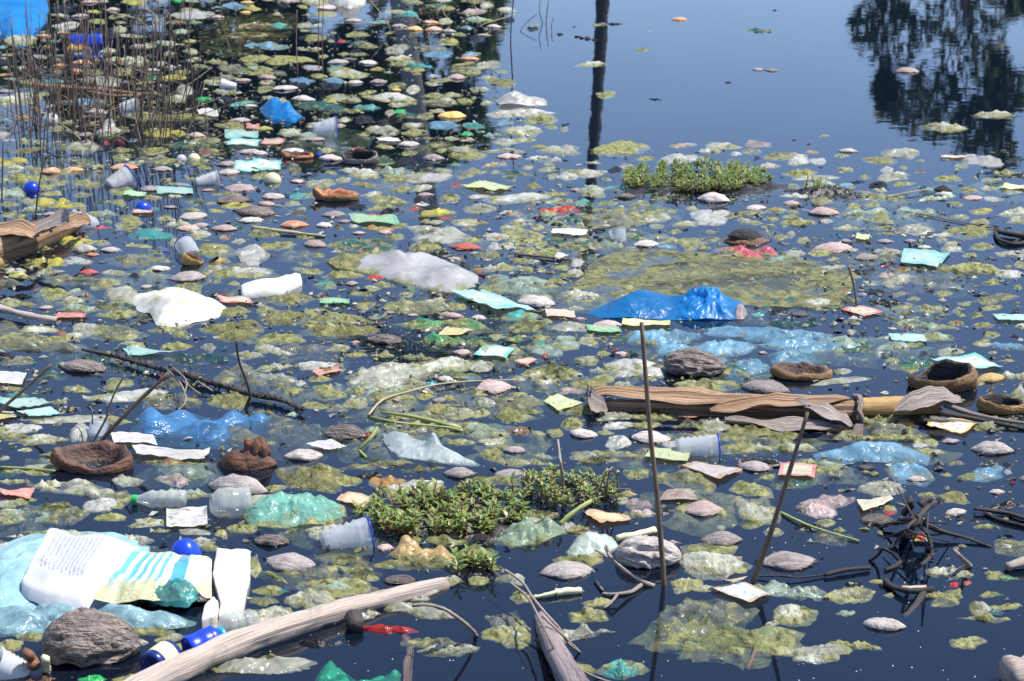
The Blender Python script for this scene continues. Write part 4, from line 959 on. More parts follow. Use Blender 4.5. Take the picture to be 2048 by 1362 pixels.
def far_husk():
    root = empty('broken_husk', at(1493, 482)); tag(root, 'broken brown husk with ragged grey fibre on top, behind the pink bag', 'coconut shell')
    k = mpp(1493, 480); me = make_husk(31); me.materials.append(HUSK['b'])
    o = bpy.data.objects.new('shell', me); C.objects.link(o); o.parent = root; o.scale = (104 * k, 100 * k, 75 * k)
    me2 = make_husk(35); me2.materials.append(HUSK['bk']); f = bpy.data.objects.new('fibre', me2); C.objects.link(f); f.parent = root
    f.scale = (74 * k, 66 * k, 84 * k); f.location = (-4 * k, 0, 11 * k); f.rotation_euler = (0.1, 0.05, 0.2); occupy(1493, 475, 100, 40)
far_husk()
def mud_lump():
    root = empty('muddy_lump', at(1885, 388)); tag(root, 'muddy black and white lump standing in open water at right', 'debris lump')
    k = mpp(1885, 388); me = make_husk(41); me.materials.append(PL['foam'])
    o = bpy.data.objects.new('foam_core', me); C.objects.link(o); o.parent = root; o.scale = (42 * k, 40 * k, 70 * k)
    me2 = make_husk(43); me2.materials.append(HUSK['bk']); f = bpy.data.objects.new('mud_cap', me2); C.objects.link(f); f.parent = root
    f.scale = (40 * k, 36 * k, 60 * k); f.location = (1 * k, 1 * k, 8 * k); f.rotation_euler = (0.5, 0.1, 0.1); occupy(1885, 380, 44, 36)
mud_lump()
# the bright blue bag and other large bags
def blue_bag():
    root = empty('plastic_bag', at(1340, 625)); tag(root, 'large bright blue bag bulging out of the water right of centre', 'plastic bag')
    poly = [(1172, 626), (1215, 608), (1262, 596), (1310, 590), (1350, 600), (1400, 592), (1450, 592), (1486, 608), (1492, 630), (1468, 640), (1380, 640), (1290, 640), (1200, 636)]
    sheet('bag_film', poly, FILM['bb'], 0.0075, 0.016, 1.6, z0=-0.002, res=2.4, parent=root, freq=6,
          bumps=[(1268, 620, 46, 0.030), (1295, 610, 36, 0.016), (1410, 616, 56, 0.020), (1452, 616, 40, .012), (1345, 622, 26, -0.010)])
    sheet('crumpled_fold', [(1330, 626), (1372, 604), (1420, 596), (1462, 604), (1484, 620), (1466, 638), (1400, 641), (1350, 638)], FILM['bb'], 0.013, 0.024, 2.2, z0=0.002, res=3.0, parent=root, freq=8, bumps=[(1410, 614, 50, 0.018)])
    sheet('muddy_end', [(1462, 620), (1488, 614), (1496, 628), (1486, 640), (1468, 638)], FILM['pw'], 0.012, 0.018, 1.2, z0=0.0, parent=root)
    occupy(1335, 615, 320, 60)
blue_bag()
def blue_heap():
    root = empty('plastic_bag', at(1420, 700)); tag(root, 'heap of light blue bag film in rounded bulges in front of the bright blue bag', 'plastic bag')
    sheet('sunken_skirt', [(1228, 660), (1300, 650), (1480, 645), (1640, 650), (1700, 690), (1640, 730), (1530, 742), (1400, 730), (1290, 722), (1235, 690)], FILM['kt'], 0.008, 0.0, 0.7, z0=-0.016, parent=root)
    for (x, y, w, h) in [(1300, 668, 90, 34), (1355, 668, 90, 30), (1345, 692, 80, 26), (1443, 690, 118, 36), (1495, 660, 150, 26), (1560, 662, 120, 24), (1540, 672, 100, 26), (1580, 682, 90, 24), (1410, 716, 100, 24), (1495, 730, 80, 36), (1588, 710, 84, 42), (1640, 690, 90, 22), (1625, 668, 70, 20)]:
        hz = h * 0.5 * mpp(x, y)
        sheet('bulge', blob_outline(x, y + h * .2, w * 1.15, h * .85, R(rnd.uniform(-8, 8))), FILM['bl'], hz * .40, hz * .62, 1.3, z0=-hz * .2, parent=root, res=1.5, freq=7, jag=.1)
    occupy(1450, 690, 420, 90)
blue_heap()
def white_bag():
    root = empty('plastic_bag', at(820, 550)); tag(root, 'big bulging white bag half sunk above the centre', 'plastic bag')
    m = film_mat('film_white_smooth', (0.62, 0.62, 0.61), 0.24, 0.95, 1.0, transl=0.4, crease=0.35)
    sheet('bag_film', [(655, 528), (700, 516), (770, 512), (850, 516), (915, 528), (958, 552), (955, 572), (905, 586), (870, 582), (800, 566), (740, 548), (690, 540)], m, 0.017, 0.020, 1.3, z0=-0.004, res=2.2, parent=root, freq=7,
          bumps=[(820, 536, 60, 0.016), (910, 564, 40, 0.030), (870, 560, 26, .008), (780, 530, 40, .008)])
    sheet('algae_fringe', [(652, 524), (680, 512), (720, 514), (745, 530), (720, 542), (670, 538)], FILM['yl'], 0.012, 0.012, 1.0, z0=0.004, parent=root, res=1.5)
    occupy(805, 545, 310, 76)
white_bag()
def cloth_sack():
    root = empty('woven_sack', at(345, 612)); tag(root, 'white woven sack bulging from the water at left, edged with algae', 'sack')
    sheet('cloth', [(258, 600), (270, 588), (336, 582), (382, 588), (455, 616), (438, 634), (350, 655), (312, 650), (300, 630), (276, 622)], PL['cloth'], 0.015, 0.022, 1.1, z0=-0.002, res=1.9, parent=root, freq=6,
          bumps=[(340, 610, 46, 0.018), (400, 620, 44, 0.012), (330, 632, 36, 0.014)])
    sheet('algae_skirt', [(205, 590), (215, 575), (262, 572), (285, 590), (262, 610), (222, 604)], FILM['wh'], 0.010, 0.016, 0.9, z0=-0.004, parent=root)
    occupy(350, 615, 220, 76)
cloth_sack()
special_sheet('plastic_bag', [(0, -45), (90, -30), (98, 20), (96, 48), (72, 60), (70, 74), (20, 78), (0, 70), (-40, 66), (-50, 0)], 'bb', 'bright blue tarpaulin bag in the upper left corner', 'plastic bag', 0.05, 0.10, res=1.8, bumps=[(40, 20, 40, .10), (70, 10, 30, .08)])
special_sheet('plastic_bag', [(518, 218), (536, 206), (562, 208), (592, 222), (606, 234), (590, 246), (566, 240), (540, 238), (524, 228)], 'bb', 'folded bright blue bag in the far debris', 'plastic bag', 0.016, 0.026, res=2, bumps=[(548, 222, 16, .03), (576, 228, 12, .02)])
special_sheet('plastic_bag', [(992, 204), (1015, 198), (1050, 198), (1094, 202), (1096, 210), (1040, 212), (998, 212)], 'W', 'white rounded bag at the edge of the open water', 'plastic bag', 0.008, 0.022, bumps=[(1022, 206, 30, .026)], crease=.8)
special_sheet('plastic_film', [(985, 222), (1040, 216), (1090, 222), (1114, 226), (1060, 234), (1000, 232)], 'W', 'flat white sheet just below the white rounded bag', 'plastic film', 0.006, 0.006)
special_sheet('plastic_bag', [(652, -6), (700, -14), (736, -8), (730, 10), (700, 18), (664, 10)], 'W', 'white sack at the top edge right of the reeds', 'plastic bag', 0.02, 0.05, bumps=[(696, 4, 24, .05)])
special_sheet('net_cloth', [(396, 60), (450, 30), (520, 24), (592, 22), (600, 50), (570, 76), (520, 104), (450, 112), (400, 100)], 'mn', 'maroon netting half sunk in the far debris', 'net', 0.012, 0.0, z0=-0.010)
special_sheet('plastic_bag', [(1395, 506), (1432, 496), (1520, 492), (1570, 512), (1562, 522), (1490, 522), (1430, 516)], 'pk', 'pink bag with wet bulges in front of the broken husk', 'plastic bag', 0.008, 0.0, z0=-0.007, bumps=[(1486, 506, 16, .022), (1504, 514, 20, .016), (1535, 504, 18, .024), (1462, 498, 24, .012)], res=1.8)
special_sheet('plastic_film', [(1136, 578), (1175, 540), (1215, 508), (1280, 498), (1400, 506), (1500, 514), (1600, 520), (1690, 540), (1700, 575), (1680, 618), (1560, 616), (1440, 604), (1300, 588), (1200, 582)], 'ol', 'very wide olive sheet of algae-coated film right of centre', 'plastic film', 0.010, 0.002, z0=0.0015, m=film_mat('film_wide_olive', (0.36, 0.36, 0.16), 0.62, 0.22, 0.9), res=1.5, freq=10, crease=.8)
special_sheet('plastic_film', [(1272, 1276), (1310, 1240), (1330, 1205), (1380, 1188), (1470, 1192), (1515, 1220), (1500, 1236), (1440, 1240), (1470, 1250), (1540, 1256), (1606, 1262), (1600, 1300), (1520, 1330), (1400, 1314), (1310, 1296)], 'gw', 'large ragged olive-green sheet sunk just under the water, lower right', 'plastic film', 0.018, 0.004, z0=-0.008, res=1.6, freq=9, bumps=[(1450, 1262, 14, .018), (1420, 1270, 16, .012), (1380, 1205, 18, .010)], m=film_mat('film_ragged_olive', (0.30, 0.36, 0.16), 0.35, 0.45, 0.95), jag=.2)
special_sheet('plastic_bag', [(764, 868), (795, 866), (850, 888), (900, 904), (962, 926), (958, 932), (905, 928), (800, 914), (768, 890)], 'W', 'pale plastic packet with a raised corner behind the near leafy plant', 'plastic packet', 0.008, 0.016, bumps=[(866, 902, 14, .034), (790, 884, 24, .012)], m=film_mat('film_packet', (0.62, 0.72, 0.70), 0.12, 0.9, 1.0))
special_sheet('plastic_bag', [(258, 850), (280, 822), (350, 816), (420, 824), (500, 826), (560, 826), (582, 846), (540, 866), (480, 886), (400, 890), (320, 880), (270, 868)], 'bl', 'patch of clear blue bag film with bright bulges, left of centre', 'plastic bag', 0.010, 0, z0=-0.014, crease=.9, bumps=[(300, 832, 22, .036), (360, 836, 30, .030), (410, 864, 40, .036), (330, 854, 26, .030), (466, 838, 26, .032), (300, 862, 20, .026), (520, 836, 20, .026)], m=film_mat('film_deep_blue', (0.12, 0.36, 0.72), 0.04, 0.40, 0.95, rough=.15), res=1.5)
special_sheet('plastic_bag', [(1625, 904), (1690, 892), (1760, 890), (1820, 900), (1862, 912), (1858, 930), (1800, 926), (1700, 922), (1660, 948), (1640, 930)], 'bl', 'blue plastic bag strip with a teal underside, right of the leaning stick', 'plastic bag', 0.010, 0.004, z0=-0.004, bumps=[(1720, 906, 30, .016), (1770, 904, 34, .020), (1820, 912, 28, .014)])
special_sheet('plastic_bag', [(1768, 936), (1800, 930), (1850, 934), (1872, 956), (1850, 970), (1800, 964), (1775, 948)], 'bl', 'small blue bag wrapped round a grey husk at right', 'plastic bag', 0.008, 0.006, z0=-0.004, bumps=[(1800, 938, 22, .014), (1845, 946, 18, .012)])
special_sheet('plastic_bag', [(484, 1030), (500, 1012), (560, 1000), (600, 990), (640, 995), (690, 1012), (694, 1032), (640, 1048), (560, 1056), (500, 1050)], 'tl', 'crumpled pale teal bag left of the near leafy plant', 'plastic bag', 0.016, 0.014, z0=-0.003, bumps=[(560, 1018, 40, .018), (630, 1028, 36, .016), (520, 1030, 30, .012)], m=film_mat('film_pale_teal', (0.25, 0.58, 0.46), 0.22, 0.7, 1.0, rough=.15), res=1.7)
special_sheet('plastic_bag', [(602, 1390), (640, 1340), (655, 1316), (680, 1330), (720, 1352), (770, 1350), (800, 1338), (806, 1390)], 'bg', 'sunken bright teal-green bag at the lower edge', 'plastic bag', 0.016, 0.004, z0=-0.010, m=film_mat('film_sea_green', (0.03, 0.42, 0.24), 0.03, 0.9, 1.0), bumps=[(660, 1345, 30, .012), (790, 1345, 12, .016)])
special_sheet('plastic_bag', [(985, 1080), (1010, 1064), (1060, 1054), (1120, 1052), (1138, 1062), (1080, 1086), (1020, 1094)], 'gr', 'green and white crumpled packet in front of the near leafy plant', 'plastic bag', 0.016, 0.016, bumps=[(1040, 1066, 22, .02), (1100, 1062, 18, .014)], m=film_mat('film_green_white', (0.45, 0.60, 0.40), 0.35, 0.9, 1.0))
special_sheet('plastic_bag', [(1133, 1104), (1150, 1086), (1180, 1076), (1225, 1074), (1240, 1092), (1210, 1112), (1160, 1118), (1140, 1114)], 'gw', 'pale open bag with a green mouth beside the lumpy coconut', 'plastic bag', 0.008, 0.018, bumps=[(1165, 1094, 24, .016)], m=film_mat('film_pale_bag', (0.62, 0.72, 0.62), 0.15, .85, 1.0))
special_sheet('wrapper', [(770, 1108), (800, 1094), (830, 1092), (900, 1104), (926, 1120), (880, 1130), (810, 1122)], 'or', 'crumpled orange and white snack wrapper by the end of the log', 'wrapper', 0.016, 0.012, bumps=[(812, 1098, 14, .026), (880, 1110, 16, .014)], m=film_mat('film_snack', (0.72, 0.50, 0.22), 0.25, 0.95, 1.0))

for x, y, w, h, c in ((760, 800, 260, 74, 'ol'), (920, 790, 300, 64, 'cl'), (850, 852, 280, 54, 'ol'), (1000, 862, 260, 74, 'gw'), (560, 770, 260, 60, 'ol'), (640, 700, 300, 64, 'cl'), (1380, 1000, 300, 96, 'ol'), (1470, 884, 330, 50, 'cl'), (1060, 760, 260, 60, 'ol'), (1750, 690, 300, 80, 'gw'), (560, 880, 300, 60, 'cl'), (640, 1130, 260, 80, 'ol')):
    film(x, y, w, h, c, rnd.uniform(-5, 5), True)

# ---------------------------------------------------------------- sticks, twigs, stems
stick_up('tall_stick', [(1328, 1168), (1316, 1010), (1300, 860), (1283, 645)], 0.0060, 0.0042, WOOD['reed'], 'tall thin brown stick standing in the water right of centre', 'stick')
stick_up('leaning_stick', [(1507, 1165), (1545, 1055), (1580, 940), (1615, 825)], 0.0076, 0.0034, WOOD['reed'], 'tapered brown stick leaning right in front of the banana stem', 'stick')
stick_up('thin_stick', [(198, 890), (260, 820), (337, 746)], 0.0060, 0.0048, WOOD['reed'], 'brown stick leaning right behind the husk bowl', 'stick')
stick_up('thin_stick', [(-6, 830), (50, 778), (103, 729)], 0.0045, 0.0038, WOOD['reed'], 'brown stick leaning in from the left edge', 'stick')
stick_up('thin_stick', [(1713, 612), (1708, 570), (1697, 532)], 0.003, 0.004, WOOD['reed'], 'short grey-brown stick standing behind the red packet', 'stick')
def branch(name, chains, m, label, cat='branch', flat=True, anchor=None):
    p0 = chains[0][0][0]; root = empty(name, at(p0[0], p0[1])); tag(root, label, cat)
    b = at(*anchor) if anchor else None
    for pts, r0, r1 in chains:
        if flat: P = [at(p[0], p[1], p[2] if len(p) > 2 else .004) for p in pts]
        else: P = [at_y(p[0], p[1], b.y) for p in pts]
        P = smooth_path(P, 4); n = len(P)
        tube('limb', P, [r0 + (r1 - r0) * i / (n - 1) for i in range(n)], m, root, 7, 0.5)
        for p in pts: occupy(p[0], p[1], 14, 8)
    return root
branch('twig', [([(182, 890), (200, 860), (213, 835), (218, 815), (232, 780), (250, 750)], .003, .0022), ([(213, 833), (230, 825), (243, 817), (252, 823)], .002, .0018), ([(213, 832), (214, 806)], .002, .0016), ([(185, 848), (184, 822), (179, 812)], .0018, .0018), ([(165, 890), (163, 865), (150, 850)], .002, .0015)], WOOD['twig'], 'pale forked twig behind the opened husk bowl', flat=False, anchor=(182, 892))
def spiky():
    root = empty('spiky_branch', at(340, 745)); tag(root, 'long black spiky palm branch lying on the water, left', 'branch')
    pts = [(164, 699), (221, 711), (270, 724), (321, 738), (370, 750), (411, 763), (460, 776), (503, 789), (560, 800), (607, 820)]
    P = smooth_path([at(x, y, .012) for x, y in pts], 6); n = len(P)
    tube('stem', P, [0.0028 + 0.0035 * math.sin(0.3 + 2.4 * i / n) for i in range(n)], WOOD['black'], root, 7, 0.4)
    r = random.Random(3); V, Fc = [], []
    for i in range(6, n - 1):
        for _ in range(5):
            b = P[i].lerp(P[min(i + 1, n - 1)], r.random()); d = Vector((r.uniform(-.5, .5), r.uniform(-1, 1), r.uniform(-.5, 1))).normalized() * r.uniform(.010, .026); s = Vector((.004, .002, 0)); j = len(V)
            V += [b - s, b + s, b + d, b + Vector((0, .003, .003))]; Fc += [(j, j + 1, j + 2), (j + 1, j + 3, j + 2), (j + 3, j, j + 2)]
    tag(link_mesh('thorns', [v - root.location for v in V], Fc, WOOD['black'], root), kind='stuff')
    for pts in ([(335, 740, .03), (360, 765, .03), (372, 800, .01), (355, 822, .0)], [(345, 735, .04), (372, 760, .05), (368, 790, .03), (352, 818, .0)], [(365, 762, .02), (400, 788, .01)], [(395, 762, .02), (425, 782, .01)]):
        tube('side_twig', smooth_path([at(*p) for p in pts], 4), .0022, WOOD['twig'], root, 5, .3)
    occupy(330, 740, 330, 20)
spiky()
stick_up('spiked_twig', [(492, 818), (500, 790), (490, 755), (478, 722), (472, 682)], .0045, .0025, WOOD['black'], 'black spiky twig standing up from the spiky branch', 'twig')
rl = random.Random(8)
ROOTLETS = [([(1815 + rl.uniform(-30, 50), 1035 + rl.uniform(-20, 15), rl.uniform(.02, .07)), (1825 + rl.gauss(0, 40), 1045 + rl.gauss(0, 18), rl.uniform(.02, .10)), (1830 + rl.gauss(0, 60), 1055 + rl.gauss(0, 22), rl.uniform(0, .06))], rl.uniform(.002, .005), .0015) for _ in range(8)]
branch('root_clump', ROOTLETS + [([(1865, 1110, 0.0000), (1858, 1075, 0.0240), (1830, 1040, 0.0560), (1795, 975, 0.0880)], 0.0043, 0.0022), ([(1780, 1098, 0.0000), (1800, 1075, 0.0160), (1830, 1050, 0.0320), (1855, 1040, 0.0400)], 0.0029, 0.0050), ([(1820, 1060, 0.0400), (1850, 1020, 0.0560), (1870, 1005, 0.0480)], 0.0072, 0.0058), ([(1835, 1030, 0.0320), (1845, 1045, 0.0240), (1880, 1062, 0.0160), (1930, 1075, 0.0080), (1985, 1095, 0)], 0.0079, 0.0022), ([(1800, 1042, 0.0160), (1770, 1052, 0.0080), (1760, 1056, 0)], 0.0058, 0.0029), ([(1738, 1122, 0), (1756, 1110, 0.0160), (1764, 1098, 0.0400), (1780, 1104, 0.0360), (1795, 1118, 0.0080), (1800, 1122, 0)], 0.0032, 0.0029), ([(1800, 1124, 0), (1790, 1132, 0.0032), (1770, 1140, 0.0032)], 0.0050, 0.0029), ([(1840, 1010, 0.0640), (1850, 1000, 0.0720), (1862, 998, 0.0640)], 0.0086, 0.0065), ([(1808, 1025, 0.0240), (1822, 1010, 0.0640), (1818, 995, 0.0720)], 0.0079, 0.0058), ([(1865, 1110, 0.0000), (1850, 1124, 0.0000), (1842, 1130, 0)], 0.0050, 0.0029)], WOOD['black'], 'black tangled root clump standing in the water at right', 'root clump')
branch('twig', [([(1908, 1100, .05), (1920, 1112, .045), (1938, 1130, .006), (1944, 1134, 0)], .004, .005), ([(1938, 1130, .004), (1918, 1140, .004), (1908, 1150, .0)], .005, .003)], WOOD['twig'], 'short hooked twig right of the root clump')
branch('twig', [([(1948, 1017, .01), (1985, 1022, .008), (2020, 1028, .006), (2060, 1040, .006)], .004, .006), ([(1970, 1026, .004), (2000, 1040, .004), (2060, 1055, .004)], .004, .004)], WOOD['black'], 'forked black twig at the right edge below the round grey husk')
branch('twig', [([(1507, 1152, .004), (1560, 1152, .008), (1598, 1155, .006), (1650, 1150, .004)], .002, .002), ([(1650, 1150, .006), (1690, 1140, .008), (1740, 1136, .006)], .004, .005)], WOOD['black'], 'long thin black twig floating right of the leaning stick')
branch('twig', [([(1770, 1162, .006), (1790, 1176, .008), (1820, 1182, .012), (1865, 1178, .008)], .006, .0055), ([(1848, 1184, .004), (1830, 1212, .0), (1806, 1236, -.004)], .007, .005)], WOOD['black'], 'dark mossy forked branch above the lone round husk')
branch('twig', [([(1210, 1095, .05), (1222, 1115, .06), (1240, 1133, .045), (1275, 1158, .015), (1308, 1173, 0)], .003, .005), ([(1240, 1133, .045), (1205, 1108, .06), (1190, 1100, .065)], .003, .002), ([(1222, 1118, .05), (1212, 1090, .07)], .003, .002), ([(1287, 1166, .004), (1265, 1182, .004), (1235, 1188, .004), (1205, 1187, .004)], .004, .003), ([(1235, 1188, .004), (1225, 1202, .002), (1208, 1216, .0)], .003, .002), ([(1190, 1160, .004), (1205, 1180, .004)], .003, .003)], WOOD['twig'], 'crooked thin branch beside the lumpy coconut')
def grey_log():
    root = empty('fallen_branch', at(1100, 1260)); tag(root, 'grey bark branch rising from the lower edge with thin bare twigs', 'branch')
    P = smooth_path([at(1083, 1236, .0), at(1095, 1270, .02), at(1120, 1320, .03), at(1160, 1390, .04)], 6); k = mpp(1100, 1280)
    tube('limb', P, [(15 + 0.75 * i) * k for i in range(len(P))], WOOD['bark'], root, 14, .22)
    for pts in ([(1010, 1140, .06), (1045, 1165, .06), (1065, 1195, .05), (1090, 1225, .04), (1117, 1255, .02)], [(1020, 1165, .06), (1055, 1195, .06), (1080, 1240, .07), (1100, 1280, .06), (1115, 1310, .04)], [(1085, 1232, .05), (1120, 1265, .04), (1160, 1305, .0)], [(1117, 1255, .03), (1140, 1290, .02), (1160, 1305, .0)], [(1140, 1320, .04), (1165, 1342, .02), (1200, 1358, .0), (1240, 1370, 0)]):
        tube('twig', smooth_path([at(*p) for p in pts], 5), .0026, WOOD['twig'], root, 6, .3)
grey_log()
branch('twig', [([(953, 1272, .0), (940, 1255, .03), (905, 1228, .07), (880, 1215, .085), (850, 1210, .09), (824, 1211, .09)], .004, .003)], WOOD['twig'], 'single curved pale twig arching over the dark water near the log')
branch('green_stalk', [([(718, 900, .004), (742, 875, .03), (755, 855, .04)], .005, .004), ([(718, 900, .004), (732, 915, .002)], .004, .003)], WOOD['green'], 'bent green stalk behind the pale plastic packet', 'stalk')
branch('green_stalk', [([(740, 833, .003), (800, 846, .006), (890, 854, .008), (925, 862, .004)], .003, .003), ([(762, 824, .01), (840, 836, .012), (920, 856, .008)], .004, .004)], WOOD['green'], 'long green stalk lying across the murky films at centre', 'stalk')
branch('green_stalk', [([(737, 830, .004), (765, 800, .008), (810, 785, .010), (880, 768, .010), (960, 762, .008), (1030, 760, .006)], .003, .002)], WOOD['straw'], 'thin curved straw stalk above the centre plastic', 'stalk')
branch('green_stalk', [([(1120, 1048, .004), (1140, 1030, .02), (1165, 1012, .03), (1185, 1000, .02)], .006, .004)], WOOD['green'], 'pale bent stalk right of the near leafy plant', 'stalk')
branch('green_stalk', [([(0, 934, .004), (50, 937, .004), (110, 942, .004)], .003, .003)], WOOD['green'], 'straight green stalk left of the opened husk bowl', 'stalk')
branch('grass_blade', [([(1562, 1025, .004), (1610, 1048, .006), (1660, 1065, .005), (1718, 1082, .003)], .003, .002)], WOOD['green'], 'long green grass blade below the leaning stick', 'grass blade')
branch('plastic_spoon', [([(1067, 1194, .004), (1090, 1190, .006), (1115, 1184, .008)], .0035, .005), ([(1112, 1185, .006), (1135, 1182, .006), (1163, 1182, .004)], .008, .007)], PL['cream'], 'cream plastic spoon floating right of the log end', 'spoon')
branch('flat_strip', [([(1233, 1076, .006), (1270, 1070, .008), (1310, 1060, .006)], .008, .007)], PL['cream'], 'pale flat stalk strip beside the open pale bag', 'strip')
branch('stick', [([(-20, 612, .02), (30, 625, .018), (70, 634, .016), (112, 640, .010)], .011, .010)], WOOD['drift'], 'weathered grey stick at the left edge below the split stem', 'stick')
branch('stick', [([(1030, 508, .004), (1080, 513, .006), (1145, 520, .004)], .004, .003)], WOOD['reed'], 'thin brown stick floating left of the olive sheet', 'stick')
branch('stick', [([(505, 455, .004), (560, 462, .008), (650, 472, .004)], .008, .004)], WOOD['straw'], 'long straw-coloured stick behind the pink and white bag', 'stick')
branch('palm_leaf_rib', [([(70, 172, .02), (130, 176, .03), (200, 180, .03), (260, 186, .02), (330, 190, .01)], .016, .006), ([(150, 178, .02), (230, 192, .02), (300, 188, .01)], .012, .004)], WOOD['ban'], 'brown dry palm leaf rib lying through the reed clump', 'palm leaf')
branch('stick', [([(1772, 394, .004), (1812, 386, .01), (1858, 378, .01)], .003, .002)], WOOD['straw'], 'thin pinkish straw touching the muddy lump', 'stick')
branch('twig', [([(1990, 462, .008), (2010, 466, .012), (2060, 474, .01)], .008, .010), ([(1990, 462, .008), (2000, 480, .008), (2030, 488, .006), (2060, 482, .006)], .007, .006)], WOOD['black'], 'dark looped branch at the right edge', 'branch')
branch('twig', [([(1810, 423, .004), (1860, 432, .004), (1920, 444, .004), (2000, 458, .004)], .002, .002)], WOOD['reed'], 'very thin dark reed lying towards the looped branch', 'stick')
branch('sunken_stick', [([(806, 1270, -.012), (820, 1300, -.012), (815, 1330, -.012), (812, 1380, -.012)], .008, .010)], WOOD['ban'], 'orange-brown stick sunk under the dark water below the log', 'stick')
branch('log', [([(2014, 1352, .02), (2080, 1340, .025)], .034, .034)], WOOD['drift'], 'sawn pale log end in the lower right corner', 'log')
branch('stick', [([(2014, 1134, .008), (2070, 1118, .016)], .010, .012)], WOOD['drift'], 'grey stick end poking in at the right edge', 'stick')
branch('thin_stick', [([(1494, 1340, -.004), (1522, 1280, -.004), (1540, 1250, -.003)], .005, .006)], WOOD['ban'], 'brown stick sunk beside the ragged olive sheet', 'stick') 
branch('shell_flake', [([(70, 1335, .02), (62, 1318, .03), (55, 1305, .05)], .012, .010)], HUSK['b'], 'curled dark brown shell flake left of the big coconut', 'shell flake')
branch('plastic_peg', [([(94, 1342, .0), (92, 1328, .02), (91, 1316, .04)], .008, .008)], PL['cream'], 'small cream plastic peg left of the big coconut', 'peg')
def seeds(spots, label, m='black', r0=7):
    root = empty('seed_cluster', at(*spots[0])); tag(root, label, 'seed cluster')
    for i, (x, y) in enumerate(spots):
        k = mpp(x, y) * r0 * (0.8 + 0.5 * ((i * .37) % 1)); me = make_husk(200 + i)
        me.materials.append(HUSK['bk']); o = bpy.data.objects.new('seed_pod', me); C.objects.link(o); o.parent = root
        o.location = at(x, y) - root.location; o.scale = (2.6 * k, 2.4 * k, 3.2 * k); o.rotation_euler = (rnd.uniform(-.4, .4), rnd.uniform(-.4, .4), i)
seeds([(1070, 436), (1076, 442), (1083, 440), (1093, 443), (1108, 449), (1121, 451)], 'string of black seed pods left of the far leafy plant')
seeds([(1180, 455), (1190, 462), (1205, 460), (1192, 474), (1200, 480)], 'black tattered seed pods floating on the dark trunk reflection')
seeds([(735, 236), (722, 242), (745, 246), (764, 245), (770, 249), (730, 248)], 'black twiggy clump in the far debris', r0=8)
seeds([(1155, 74), (1165, 76), (1176, 78), (1188, 80)], 'dark knobbly clump floating far out by the trunk reflection', r0=7)
seeds([(2, 708), (12, 712), (20, 716), (8, 720)], 'black wiry clump at the left edge', r0=10)
seeds([(1742, 374), (1754, 368), (1762, 374), (1770, 378)], 'black crumbly clump left of the muddy lump', r0=8)
seeds([(640, 336), (634, 340), (646, 342)], 'small black burr below the orange hollow husk', r0=8)

# ---------------------------------------------------------------- leafy plants growing on the floating mats
def leaf_mesh():
    V = [(0, 0, 0), (.35, -.24, .06), (.40, 0, .02), (.35, .24, .06), (.75, -.18, .03), (.78, 0, .0), (.75, .18, .03), (1.05, 0, -.06)]
    Fc = [(0, 1, 2), (0, 2, 3), (1, 4, 5, 2), (2, 5, 6, 3), (4, 7, 5), (5, 7, 6)]
    me = bpy.data.meshes.new('leaf'); me.from_pydata(V, [], Fc); me.materials.append(PL['leaf']); me.polygons.foreach_set('use_smooth', [True] * 6); return me
LEAF = leaf_mesh()
LEAF2 = LEAF.copy(); LEAF2.materials.clear(); LEAF2.materials.append(plain('water_leaf_yellowish', (0.24, 0.29, 0.06), 0.3, 0.35, 1.0, 0.2, (0.35, 0.2, 0.05)))
def plant(label, spots, hgt, leaf_len, seed, single, mud, cnt=(7, 12)):
    r = random.Random(seed); c = at(*mud[:2]); root = empty('leafy_plant', c); tag(root, label, 'water plant', 'leafy plants on floating mats')
    poly = blob_outline(mud[0], mud[1], mud[2], mud[3], 0, 0, r)
    tag(sheet('mud_mat', poly, PL['mud'], 0.014, 0.012, 1.0, z0=-0.004, parent=root, res=1.5, freq=12))
    LV, LF = [], []; made = 0
    for (x, y, hf) in spots:
        b = at(x, y, 0.004); hh = hgt * hf * r.uniform(.7, 1.15)
        lean = Vector((r.uniform(-.6, .6), r.uniform(-.5, .3), 0)) * hh
        P = smooth_path([b, b + lean * .45 + Vector((0, 0, hh * .4)), b + lean * .8 + Vector((0, 0, hh))], 3); n = len(P)
        st = tube('stem', P, [.0022 - .0014 * i / n for i in range(n)], WOOD['red'], root, 4, 0, cap=False)
        for q in range(r.randint(*cnt)):
            t = 0.25 + 0.75 * q / (cnt[1] - 1); t = min(1, t); i = min(n - 2, int(t * (n - 1))); p = P[i].lerp(P[i + 1], t * (n - 1) - i)
            yaw = q * 2.4 + r.uniform(-.4, .4); el = r.uniform(0.0, .7) if t < .85 else r.uniform(.3, 1.1); L = leaf_len * r.uniform(.7, 1.2) * (1.0 if t < .9 else .8)
            M = Matrix.Translation(p) @ Matrix.Rotation(yaw, 4, 'Z') @ Matrix.Rotation(-el, 4, 'Y') @ Matrix.Scale(L, 4)
            if made < single:
                o = bpy.data.objects.new('leaf', LEAF2 if r.random() < .16 else LEAF); C.objects.link(o); o.parent = st
                o.matrix_local = Matrix.Translation(-b) @ M; made += 1
            else:
                j = len(LV)
                for v in LEAF.vertices: LV.append(M @ v.co - c)
                for f in LEAF.polygons: LF.append(tuple(j + k for k in f.vertices))
    if LV: tag(link_mesh('foliage', LV, LF, PL['leaf'], root), kind='stuff')
    occupy(mud[0], mud[1], mud[2], mud[3]); return root
r5 = random.Random(5)
def scatter(n, cx, cyy, w, h, f=lambda x, y: 1.0):
    out = []
    while len(out) < n:
        u, v = r5.uniform(-1, 1), r5.uniform(-1, 1)
        if u * u + v * v < 1: out.append((cx + u * w / 2, cyy + v * h / 2, f(u, v)))
    return sorted(out, key=lambda p: -p[1])
